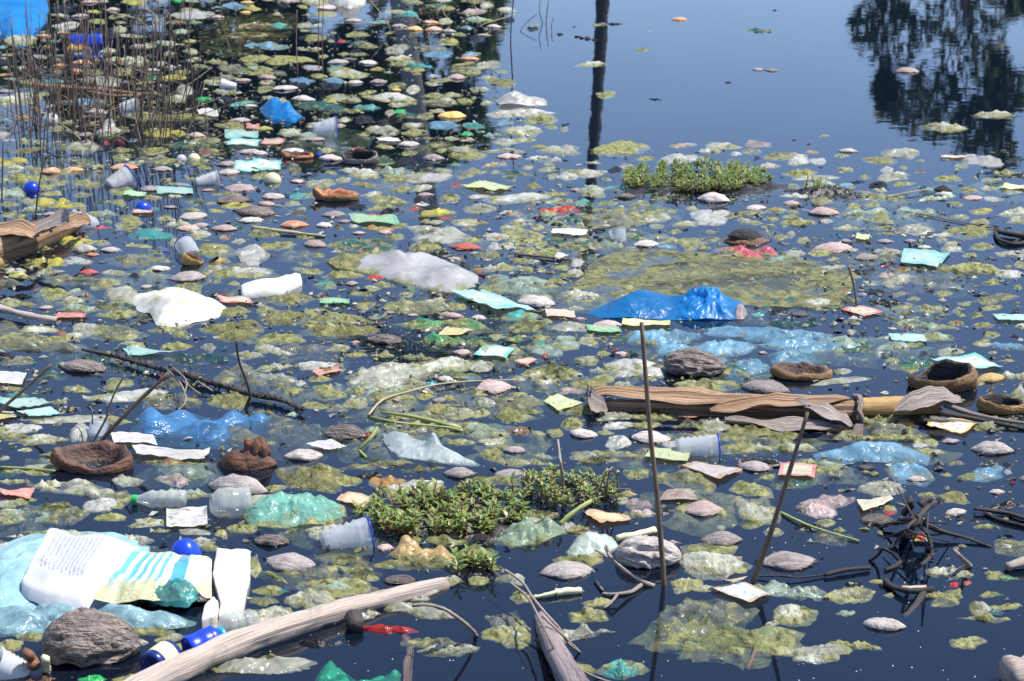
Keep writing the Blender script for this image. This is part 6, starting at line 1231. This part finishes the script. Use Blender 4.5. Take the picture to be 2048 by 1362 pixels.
(2, 1): """H 690 715 360 k;H 385 890 320 g;H 1860 362 320 p;H 1620 92 170 p;H 1480 305 150 g;H 1430 467 140 d;H 2000 845 180 d;H 1990 1030 260 d;H 1590 1030 270 d;H 1990 465 90 p
L 1060 265 620 220 wh;L 1450 185 520 130 wh;L 790 480 170 90 wh;L 1750 190 230 90 wh;L 440 1045 470 210 yl;L 70 1232 290 80 wh;L 1780 475 190 80 wh;L 1760 560 130 76 wh;L 1590 560 230 110 wh;L 1100 515 260 70 wh;L 1960 570 160 120 yl;L 480 505 170 60 yl;L 350 327 76 60 W;L 1850 785 210 56 W;L 1320 430 170 50 ye;L 490 190 310 70 W;L 420 500 110 50 wh
F 190 92 270 44 W 8;F 660 60 240 60 wh;F 150 205 310 90 ol;F 150 292 340 80 ol;F 300 390 160 60 kd;F 560 400 320 150 ol;F 1600 275 420 60 kt;F 1690 297 110 44 bl;F 1430 530 240 80 yl;F 1300 595 420 100 ol;F 640 530 160 66 cl;F 1230 690 450 80 cl;F 1800 715 350 130 ol;F 150 1150 210 56 yl;F 900 965 620 60 ol;F 700 1090 260 90 yl;F 1300 1000 400 50 kd;F 1150 330 500 60 kd;F 560 240 300 60 kd;F 1080 600 300 60 kd;F 1500 700 260 90 kd;F 1840 880 260 120 kd;F 1600 790 220 60 kd;F 80 60 200 90 ol;F 120 800 100 30 cl;F 1060 420 320 60 kd;F 1750 420 220 40 kd;F 500 300 220 40 kd;F 1900 930 200 60 cl;F 760 110 240 40 kd;F 900 1060 240 60 dk;F 1000 120 180 30 kd;F 1500 460 260 50 kd;F 1250 130 360 40 ol;F 60 560 180 30 kt;F 770 100 120 28 dk;F 800 390 200 60 kd;F 1700 660 260 60 kd
Q 450 240 640 205 670 240 490 288 red;Q 1700 130 1780 45 2024 70 1960 145 tealw;Q 630 1240 720 1185 945 1230 860 1312 orange;Q 395 820 590 775 715 840 545 855 white""",
(2, 2): """H 575 725 225 g;H 1100 755 340 g;H 1910 975 300 d;H 1500 1312 370 p;H 1990 360 400 g;H 870 105 130 p;H 1965 97 90 p;H 20 370 90 g;H 40 855 200 d;H 1280 1310 0 g
L 960 205 440 150 W;L 840 780 200 110 W;L 820 580 260 76 wh;L 1600 645 270 110 wh;L 1230 385 150 50 W;L 1430 385 200 56 W;L 280 65 270 90 gw;L 440 30 200 90 gw;L 600 150 190 80 wh;L 1850 690 320 130 yl;L 560 890 220 66 wh;L 480 640 160 110 kd;L 870 1240 120 66 wh;L 1190 250 0 0 wh;L 1860 1285 220 150 wh;L 1820 700 0 0 wh;L 840 658 230 60 W;L 1260 805 150 60 W;L 600 330 260 90 yl;L 740 295 180 60 yl;L 1980 765 0 0 wh
F 640 22 160 80 kd;F 700 235 170 50 wh;F 330 250 520 140 ol;F 70 300 130 44 wh;F 880 352 260 44 ol;F 1110 302 90 34 wh;F 1500 345 580 90 ol;F 640 540 520 80 yl;F 1120 585 480 76 kd;F 1420 655 320 66 ol;F 1900 690 300 120 yl;F 1600 740 420 60 ol;F 750 880 360 60 cl;F 1000 1030 300 120 kt;F 1400 1085 570 200 ol;F 1800 850 420 90 ol;F 1850 1150 420 150 ol;F 450 50 200 50 yl;F 60 600 260 90 kd;F 140 560 240 40 kd;F 80 700 260 90 br;F 360 720 170 90 kd;F 40 950 240 60 wh;F 1000 1270 300 100 pw;F 1960 1250 200 100 cl;F 900 1200 200 40 ol;F 180 480 200 60 cl;F 740 720 160 30 kd;F 1060 660 240 50 kd;F 300 480 0 0 ol;F 240 40 120 90 tl;F 480 390 180 60 pw;F 60 420 150 30 kd;F 530 560 0 0 ol;F 500 600 120 60 kt;F 1320 750 300 60 ol;F 950 900 140 30 kd;F 1800 660 120 60 yl;F 1150 1290 60 60 dk;F 650 340 240 60 kd
Q 30 165 150 135 215 155 130 197 multi;Q 265 475 370 425 570 495 370 552 yg;Q 1310 600 1380 563 1495 592 1420 608 red;Q 1045 915 1110 838 1410 872 1380 955 yg;Q 1330 980 1450 945 1815 1010 1620 1098 pink;Q 1160 1245 1220 1170 1410 1160 1470 1248 brown""",
(2, 3): """H 1760 295 250 y;H 1770 840 360 g;H 790 985 165 g;H 1190 1080 180 g;H 1810 1180 140 g;H 1490 1338 200 g;H 1450 780 180 d
L 150 740 210 110 yl;L 60 690 160 90 yl;L 1450 85 190 66 wh;L 920 1140 370 120 wh;L 1300 790 110 66 W;L 1210 812 120 50 W;L 1140 215 160 70 gr;L 1200 180 160 60 gw;L 420 1290 290 150 pw;L 610 240 150 50 wh;L 1990 410 120 150 wh;L 1700 28 150 40 wh
F 780 30 180 60 kt;F 1800 670 520 120 gw;F 900 720 840 140 ol;F 150 840 520 60 wh;F 250 1120 370 70 kt;F 30 1062 130 44 yl;F 1300 1210 240 50 yl;F 1420 1045 100 34 kd;F 1600 1060 190 56 ol;F 540 1240 320 120 pw;F 980 1320 110 80 rd;F 1330 868 190 34 W;F 1240 105 80 44 dk;F 1130 190 500 100 kt;F 900 630 460 60 kd;F 700 760 500 60 ol;F 500 740 160 34 dk;F 700 60 300 80 kt;F 1650 330 140 50 yl;F 250 100 0 0 bl;F 1000 150 160 40 kd;F 1900 160 120 20 wh;F 1780 95 90 24 wh;F 1960 600 200 50 dk;F 980 750 300 40 yl;F 1150 750 200 30 yl;F 340 1330 260 44 dk;F 60 1350 200 60 wh;F 1900 970 80 60 dk;F 1380 1245 120 60 dk;F 1260 880 130 40 wh
Q 1290 150 1640 118 1870 212 1540 240 tealw;Q 1290 600 1660 648 1560 732 1265 685 snack;Q 720 1255 980 1215 1005 1255 770 1342 cream""",
(3, 0): """
L 1570 275 190 80 W;L 1150 125 250 66 wh;L 1510 195 240 50 wh;L 1330 1020 260 70 wh;L 1720 205 80 60 kd;L 1000 1340 200 80 kd;L 1400 1100 120 80 ye;L 880 80 200 60 kd
F 80 90 320 110 wh;F 480 60 520 140 ol;F 830 85 220 70 kd;F 1190 120 280 60 ol;F 60 1080 280 80 kd;F 220 1010 300 80 ol;F 60 1140 160 80 br;F 300 1340 240 60 br;F 1000 980 420 44 yl;F 1230 970 240 90 yl;F 720 1340 260 70 bg;F 1050 1050 240 70 ol;F 1750 60 160 80 cl;F 1640 320 140 60 cl;F 1250 190 160 30 kd
Q 1295 28 1612 14 1618 160 1297 170 whitep""",
(3, 1): """H 130 260 320 k;H 280 420 450 g;H 1130 570 280 k;H 1010 320 170 p
L 560 190 310 120 wh;L 700 405 210 80 kd;L 840 515 200 110 kd;L 450 700 340 190 wh;L 150 850 370 190 wh;L 110 650 240 80 yl;L 1520 570 160 80 wh;L 1740 570 150 80 wh;L 60 730 200 80 ol;L 110 1200 160 140 kd;L 80 320 0 0 wh;L 1960 980 320 140 wh
F 700 620 520 230 ol;F 560 640 480 150 gw;F 600 600 360 120 kd;F 1300 440 600 100 yl;F 1500 270 420 80 kd;F 1700 350 360 90 kd;F 160 550 240 30 yl 25;F 1200 250 260 60 cl;F 1950 900 300 200 cl;F 1000 460 160 40 kd;F 1500 200 400 60 dk;F 1440 430 240 60 wh;F 1700 520 300 70 dk;F 1550 240 300 50 ol;F 1960 560 200 80 cl;F 1300 700 0 0 ol;F 20 440 100 220 wh
""",
(3, 2): """H 455 487 460 g;H 1270 280 140 d;H 1640 250 350 d;H 2170 405 530 g;H 700 410 70 o
L 1590 440 500 200 wh;L 1370 600 200 120 wh;L 1520 635 200 60 wh;L 1700 590 0 0 ol;L 180 100 130 44 wh;L 1660 1010 220 120 yl;L 780 1360 0 0 wh;L 40 300 0 0 gr;L 450 150 120 90 W;L 60 560 120 90 wh
F 1540 380 480 240 ol;F 1000 60 360 70 pw;F 1960 60 300 160 wh;F 1200 40 200 60 dk;F 1900 130 240 90 ol;F 120 80 240 60 gr;F 600 210 200 60 br;F 520 420 400 100 kd;F 1500 900 900 440 ol;F 250 60 260 80 kd;F 560 180 300 70 kd;F 80 700 240 120 kd;F 60 1000 260 200 cl
Q 555 42 880 52 950 110 700 142 orange;Q 1560 640 1800 590 2036 692 1860 762 sky;Q 1660 572 1720 575 1850 555 1740 605 orange""",
(3, 3): """H 870 100 290 g;H 930 912 350 g;H 420 20 200 p;H 1960 0 0 g
L 200 820 220 170 wh;L 1680 790 150 120 wh;L 480 120 160 70 cl;L 80 900 0 0 wh
F 250 850 340 160 ol;F 1720 870 360 60 kd;F 1880 780 270 44 kd;F 1450 690 220 80 ol;F 1960 310 320 140 ol;F 1920 290 240 50 yl;F 100 1050 400 230 ol;F 520 240 380 140 cl;F 1480 610 100 60 rd;F 1580 598 60 34 rd;F 1190 230 190 70 rd;F 1190 262 110 24 ye;F 340 165 260 40 dk;F 230 240 44 60 dk;F 1130 430 90 50 dk;F 1430 400 50 34 dk;F 1460 470 70 50 dk;F 490 725 90 30 dk;F 700 610 160 40 dk;F 1650 110 100 40 dk;F 1480 45 200 44 dk;F 1750 690 220 50 gr;F 1340 690 180 44 ol;F 1410 750 240 60 ol;F 970 690 120 50 ol;F 880 585 130 34 yl;F 1800 520 200 40 kd;F 80 910 140 50 wh;F 590 185 110 34 yl;F 1520 660 60 30 ye;F 1800 830 180 40 kt;F 1850 560 260 60 gr;F 80 200 220 60 wh;F 460 225 80 24 yl"""}
SUBS = set('cl'.split())
X0, Y0, CS = (0, 510, 1020, 1528), (0, 340, 680, 1012), 3.892
for (rw, cl_), txt in DATA.items():
    ox, oy = X0[cl_], Y0[rw]
    for ent in txt.replace('\n', ';').split(';'):
        p = ent.split()
        if len(p) < 4: continue
        v = [float(q) for q in p[1:] if q.lstrip('-').replace('.', '').isdigit()]; kind = [q for q in p[1:] if not q.lstrip('-').replace('.', '').isdigit()][0]
        if p[0] == 'Q': packet([(ox + v[i] / CS, oy + v[i + 1] / CS) for i in (0, 2, 4, 6)], kind); continue
        x, y = ox + v[0] / CS, oy + v[1] / CS
        if v[2] < 21: continue
        w = v[2] / CS
        if p[0] == 'H': husk(x, y, w, kind)
        elif p[0] == 'F': film(x, y, w, v[3] / CS, kind, v[4] if len(v) > 4 else rnd.uniform(-4, 4))
        elif p[0] == 'L': lump(x, y, w, v[3] / CS, kind, rnd.uniform(-4, 4))
        elif p[0] == 'S': packet(rect(x, y, w, v[3] / CS, rnd.uniform(-.8, .8)), kind)

# ---------------------------------------------------------------- smaller scraps between them, thicker where the photo is thick
def dense(x, y):
    if y < 300 and x < 470: return 1.25
    if y < 300:
        e = 985 + 40 * math.sin(y * .05)
        if y > 190: e = 1060
        return 1.0 if x < e else 0.0
    if y < 350: return 1.0 if x < 1120 else 0.35
    if y < 470: return 1.0 if x < 1560 else 0.45
    if y < 660: return 0.9 if x < 1750 else 0.5
    if y < 960: return 0.7 if 560 < x < 1560 else 0.32
    if y < 1100: return 0.30 if x < 1150 else 0.14
    return 0.04
fr = random.Random(99); made = 0
for _ in range(16000):
    if made >= 640: break
    y = 1340 * fr.random() ** 1.35; x = fr.uniform(5, 2043)
    if fr.random() > dense(x, y): continue
    s = (0.25 + 0.75 * (y + 450) / 1400)
    w = fr.uniform(28, 118) * s; h = w * fr.uniform(.26, .42)
    n = sum(1 for ix in range(int((x - w / 2) // 8), int((x + w / 2) // 8) + 1) for iy in range(int((y - h / 2) // 8), int((y + h / 2) // 8) + 1) if (ix, iy) in OCC)
    tot = (int((x + w / 2) // 8) - int((x - w / 2) // 8) + 1) * (int((y + h / 2) // 8) - int((y - h / 2) // 8) + 1)
    if n > 0.42 * tot: continue
    made += 1; q = fr.random()
    if fr.random() < .4: w *= 1.5; h *= .65
    if y < 330 and q < .30: film(x, y, w, h, fr.choice(('wh', 'W', 'pw', 'wh', 'bl', 'or', 'ye', 'tl')), fr.uniform(-6, 6))
    elif q < .42: film(x, y, w * 1.2, h, fr.choice(('ol', 'ol', 'yl', 'wh', 'wh', 'kd', 'kd', 'gw', 'cl', 'kt')), fr.uniform(-6, 6))
    elif q < .62: lump(x, y, w, h, fr.choice(('wh', 'W', 'wh', 'yl')), fr.uniform(-6, 6))
    elif q < .67: husk(x, y, min(w * .95, 66 * s), fr.choice(('g', 'g', 'd', 'p')))
    elif q < .78: film(x, y, w, h, fr.choice(('cl', 'gw', 'kt', 'tl')), fr.uniform(-6, 6))
    elif q < .90: film(x, y, w * .6, h * .7, 'dk', fr.uniform(-6, 6))
    elif q < .96: film(x, y, w * .7, h * .7, fr.choice(('bl', 'or', 'rd', 'W', 'ye', 'bg')), fr.uniform(-6, 6))
    else: packet(rect(x, y, w * .9, h, fr.uniform(-.8, .8)), fr.choice(('white', 'red', 'tealw', 'yg', 'multi')))
# wide thin films hanging just under the surface, seen dimly between the rest
made = 0
for _ in range(900):
    if made >= 80: break
    y = 260 + 900 * fr.random(); x = fr.uniform(20, 2030)
    if fr.random() > dense(x, y): continue
    s = .3 + .7 * (y + 450) / 1400; w = fr.uniform(150, 330) * s
    made += 1; occ = dict(OCC); film(x, y, w, w * fr.uniform(.2, .32), fr.choice(('cl', 'ol', 'cl', 'kt', 'gw')), fr.uniform(-8, 8), sub=True)
# the algae film that joins the litter: one thin torn skin on the water
def algae_film():
    m, nt, ns, ls = mat('algae_film')
    geo = ns.new('ShaderNodeNewGeometry'); at_ = ns.new('ShaderNodeAttribute'); at_.attribute_name = 'density'
    a = noise_n(ns, ls, geo.outputs['Position'], 3.2, 6, 0.62, 1.4); b = noise_n(ns, ls, geo.outputs['Position'], 34, 5, 0.7, 0.5); c = noise_n(ns, ls, geo.outputs['Position'], 0.9, 3, 0.5)
    v = mathn(ns, ls, 'ADD', mathn(ns, ls, 'ADD', a, mathn(ns, ls, 'MULTIPLY', b, 0.30)), mathn(ns, ls, 'MULTIPLY', at_.outputs['Fac'], 0.30))
    al = ramp(ns, ls, v, [(0.80, 0.0), (0.90, 0.34), (1.05, 0.66)]).outputs[0]
    al = mathn(ns, ls, 'MULTIPLY', al, ramp(ns, ls, at_.outputs['Fac'], [(0.05, 0.0), (0.4, 1.0)]).outputs[0])
    col = ramp(ns, ls, b, [(0.3, (0.10, 0.11, 0.03)), (0.5, (0.22, 0.23, 0.08)), (0.72, (0.42, 0.41, 0.20))]).outputs[0]
    col = mixc(ns, ls, ramp(ns, ls, c, [(0.4, 0.0), (0.6, 0.6)]).outputs[0], col, (0.30, 0.31, 0.20))
    p = N(ns, 'BsdfPrincipled', Roughness=0.35); ls.new(col, p.inputs['Base Color']); ls.new(bump(ns, ls, b, 0.6, 0.008), p.inputs['Normal'])
    tr = ns.new('ShaderNodeBsdfTransparent'); mx = ns.new('ShaderNodeMixShader'); ls.new(al, mx.inputs[0]); ls.new(tr.outputs[0], mx.inputs[1]); ls.new(p.outputs[0], mx.inputs[2])
    o = ns.new('ShaderNodeOutputMaterial'); ls.new(mx.outputs[0], o.inputs[0])
    V, Fc, D = [], [], []; nx, ny = 90, 110
    for j in range(ny + 1):
        for i in range(nx + 1):
            x, y = -3.6 + 7.0 * i / nx, 3.9 + 8.6 * j / ny; q = Vector((x, y, 0)) - CP; Z = q.dot(FWD); px, py = 1024 + F * x / Z, 681 - F * q.dot(UP) / Z
            s = sum(dense(px + dx, py + dy) for dx, dy in ((0, 0), (50, 0), (-50, 0), (0, 30), (0, -30))) / 5
            V.append((x, y, 0.0012)); D.append(min(1.0, s) if i not in (0, nx) and j not in (0, ny) else 0)
    for j in range(ny):
        for i in range(nx): k = j * (nx + 1) + i; Fc.append((k, k + 1, k + nx + 2, k + nx + 1))
    o = link_mesh('algae_film', V, Fc, m, smooth=False); o.data.attributes.new('density', 'FLOAT', 'POINT').data.foreach_set('value', D); tag(o, kind='stuff')
algae_film()
# scum: flecks far too many to count
def scum():
    V, Fc = [], []; g = random.Random(17); n = 0
    while n < 3600:
        y = 1060 * g.random() ** 1.2; x = g.uniform(-20, 2068); d = dense(x, y)
        p = at(x, y)
        f = fbm(Vector((p.x * 1.7, p.y * 1.2, 2)), 3)
        if g.random() > d * (0.35 + max(-.3, 1.3 * f)): continue
        n += 1; s = g.uniform(.0012, .0042) * (1 if g.random() < .9 else 1.8); a = g.uniform(0, 6.28); j = len(V); z = g.uniform(.0006, .004)
        for k in range(5):
            t = a + k * 1.2566; rr_ = s * g.uniform(.6, 1.3); V.append((p.x + math.cos(t) * rr_ * 1.4, p.y + math.sin(t) * rr_, .0008))
        V.append((p.x, p.y, .0008 + z))
        for k in range(5): Fc.append((j + k, j + (k + 1) % 5, j + 5))
    tag(link_mesh('algae_scum', V, Fc, PL['scum']), kind='stuff')
    V, Fc = [], []
    for _ in range(420):
        x, y = g.uniform(0, 2048), 700 + 662 * g.random(); p = at(x, y); s = g.uniform(.0006, .0016); j = len(V)
        V += [(p.x - s, p.y, .001), (p.x, p.y - s, .001), (p.x + s, p.y, .001), (p.x, p.y + s, .001), (p.x, p.y, .001 + s)]; Fc += [(j, j + 1, j + 4), (j + 1, j + 2, j + 4), (j + 2, j + 3, j + 4), (j + 3, j, j + 4)]
    tag(link_mesh('floating_specks', V, Fc, PL['speck']), kind='stuff')
scum()
# shreds of rotten plastic, leaf and husk too small to pick out one by one
def litter_bits():
    g = random.Random(31); cols = [FILM['W'], FILM['wh'], FILM['ol'], FILM['dk'], FILM['yl'], FILM['kd'], PL['mud'], FILM['tl'], FILM['rd'], HUSK['g']]; wts = [14, 20, 16, 16, 14, 14, 10, 2, 1, 6]
    V, Fc, MI = [], [], []; n = 0
    while n < 5200:
        y = 1200 * g.random() ** 1.25; x = g.uniform(-20, 2068); d = dense(x, y); p = at(x, y)
        if g.random() > d * (0.45 + max(-.4, 1.5 * fbm(Vector((p.x * 1.3 + 9, p.y, 5)), 3))): continue
        n += 1; s = g.uniform(.004, .016); a = g.uniform(0, 6.28); e = g.uniform(.25, .7); mi = g.choices(range(10), wts)[0]; j = len(V)
        for k in range(5):
            t = k * 1.2566 + g.uniform(-.3, .3); u, w = math.cos(t) * s, math.sin(t) * s * e
            V.append((p.x + u * math.cos(a) - w * math.sin(a), p.y + u * math.sin(a) + w * math.cos(a), g.uniform(-.001, .0055)))
        V.append((p.x + g.uniform(-.3, .3) * s, p.y + g.uniform(-.3, .3) * s, g.uniform(.001, .010)))
        for k in range(5): Fc.append((j + k, j + (k + 1) % 5, j + 5)); MI.append(mi)
    o = link_mesh('litter_bits', V, Fc, cols[0], smooth=False)
    for m in cols[1:]: o.data.materials.append(m)
    o.data.polygons.foreach_set('material_index', MI); tag(o, kind='stuff')
litter_bits()

# ---------------------------------------------------------------- labels that single each floating piece out
LAND = [('the bright blue bag', 1335, 612), ('the big wrinkled coconut', 185, 1300), ('the striped sack', 180, 1160), ('the driftwood log', 600, 1250), ('the banana stem', 1520, 815),
 ('the far leafy plant', 1390, 345), ('the near leafy plant', 880, 1010), ('the reed clump', 210, 200), ('the spiky black branch', 340, 740), ('the white woven sack', 350, 610),
 ('the bulging white bag', 815, 545), ('the wide olive sheet', 1430, 560), ('the pink bag', 1485, 508), ('the husk bowl', 192, 930), ('the root clump', 1830, 1040), ('the tall stick', 1300, 900),
 ('the leaning stick', 1560, 1000), ('the maroon netting', 500, 70), ('the folded blue bag', 560, 222), ('the tilted cup', 240, 368), ('the split stem', 80, 470), ('the wrinkled husk ball', 1389, 740),
 ('the pale packet', 855, 900), ('the crinkled cup', 692, 1080), ('the clear blue film', 415, 852), ('the ragged sunken sheet', 1440, 1260), ('the light blue heap', 1440, 690), ('the black hollow husk', 720, 322),
 ('the orange husk boat', 674, 398), ('the white rounded bag', 1045, 203), ('the muddy lump', 1885, 382), ('the broken shell', 1884, 765), ('the low shell ring', 1602, 750), ('the lumpy coconut', 1297, 1120),
 ('the torn brown husk', 490, 920), ('the capped bottle', 310, 997), ('the dark blue ball', 372, 1103), ('the foam slab', 465, 1175), ('the foam strip', 545, 580), ('the blue strip bag', 1745, 908),
 ('the small frosted cup', 650, 266), ('the tarpaulin bag', 40, 30), ('the white top sack', 696, 4), ('the sparse plant', 1150, 985), ('the pale teal bag', 590, 1022), ('the looped branch', 2010, 472), ('the grey bark branch', 1110, 1290), ('the cream spoon', 1120, 1188)]
def relation(px, py, skip=None):
    best = sorted(((math.hypot(px - x, (py - y) * 1.8), n, px - x, py - y) for n, x, y in LAND if n != skip))[0]
    d, n, dx, dy = best; dy *= 1.8
    near = 'close ' if d < 90 else ''
    if abs(dx) > abs(dy) * 2: w = 'right of' if dx > 0 else 'left of'; near = 'just ' if near else ''
    elif abs(dy) > abs(dx) * 2: w = 'in front of' if dy > 0 else 'behind'; near = 'just ' if near else ''
    else: w = ('front right of' if dx > 0 else 'front left of') if dy > 0 else ('back right of' if dx > 0 else 'back left of'); near = 'close by the ' if near else 'at the '
    return near + w + ' ' + n, n
NUM = ['', 'one', 'two', 'three', 'four', 'five', 'six', 'seven', 'eight', 'nine', 'ten', 'eleven', 'twelve', 'thirteen', 'fourteen']
ORD = ['', 'first', 'second', 'third', 'fourth', 'fifth', 'sixth', 'seventh', 'eighth', 'ninth', 'tenth', 'eleventh', 'twelfth', 'thirteenth']
def fix_rel(r): return r.replace('close by the ', 'by the ').replace('at the front right of', 'front right of').replace('at the front left of', 'front left of').replace('at the back right of', 'back right of').replace('at the back left of', 'back left of').replace('by the front right of', 'close at front right of').replace('by the front left of', 'close at front left of').replace('by the back right of', 'close at back right of').replace('by the back left of', 'close at back left of')
# the 290 films that show largest stay single things; the smaller ones become one mass of scraps
films = sorted([t for t in AUTO if t[0].name.startswith('plastic_film')], key=lambda t: -t[0]['area'])
scr = bpy.data.meshes.new('plastic_scraps'); V, Fc, MI, mats = [], [], [], []
for t in films[282:]:
    o = t[0]; j = len(V); me = o.data; mi = me.materials[0]
    if mi not in mats: mats.append(mi)
    for v in me.vertices: V.append(v.co + o.location)
    for f in me.polygons: Fc.append([j + k for k in f.vertices]); MI.append(mats.index(mi))
    AUTO.remove(t); bpy.data.objects.remove(o)
scr.from_pydata(V, [], Fc)
for m in mats: scr.materials.append(m)
scr.polygons.foreach_set('material_index', MI); scr.polygons.foreach_set('use_smooth', [True] * len(Fc))
so = bpy.data.objects.new('plastic_scraps', scr); C.objects.link(so); so['kind'] = 'stuff'
for t in AUTO:
    if 'area' in t[0]: del t[0]['area']
groups = {}
for o, adj, sing, plur, px, py in AUTO:
    groups.setdefault((adj, sing, plur, fix_rel(relation(px, py)[0])), []).append((px, o))
for o, sing, plur, rel, bx in REEDS: groups.setdefault(('', sing, plur, rel), []).append((bx, o))
for (adj, sing, plur, rel), items in groups.items():
    items.sort(key=lambda t: t[0]); n = len(items)
    for i, (px, o) in enumerate(items):
        if len(f'second from left of seven {adj} {plur} {rel}'.split()) > 16: rel = rel.replace('close at ', '').replace('just ', '').replace('front left', 'left').replace('front right', 'right').replace('back left', 'left').replace('back right', 'right')
        if len(f'second from left of seven {adj} {plur} {rel}'.split()) > 16: adj = adj.split(' ', 1)[1]
        if n == 1: lb = f'{adj} {sing} {rel}'
        elif n == 2: lb = f'{"left" if i == 0 else "right"} one of two {adj} {plur} {rel}'
        elif i == 0: lb = f'leftmost of {NUM[min(n, 14)]} {adj} {plur} {rel}'
        elif i == n - 1: lb = f'rightmost of {NUM[min(n, 14)]} {adj} {plur} {rel}'
        else: lb = f'{ORD[i + 1]} from left of {NUM[min(n, 14)]} {adj} {plur} {rel}'
        o['label'] = ' '.join(lb.split())
by = {}
for o in C.objects:
    if 'label' in o and 'group' in o and not o['label'].startswith(('pale dry reed', 'short tangled')): by.setdefault(o['label'], []).append(o)
for lb, os_ in by.items():
    if len(os_) < 2: continue
    os_.sort(key=lambda o: o.location.x / o.location.y); n = len(os_)
    for i, o in enumerate(os_):
        w = ('left-hand', 'right-hand')[i] if n == 2 else 'leftmost' if i == 0 else 'rightmost' if i == n - 1 else 'middle' if n == 3 else ORD[i + 1] + '-from-left'
        o['label'] = ' '.join((w + ' ' + lb).split()[:16]) if len(lb.split()) < 16 else w + ' ' + lb.split(' ', 1)[1]
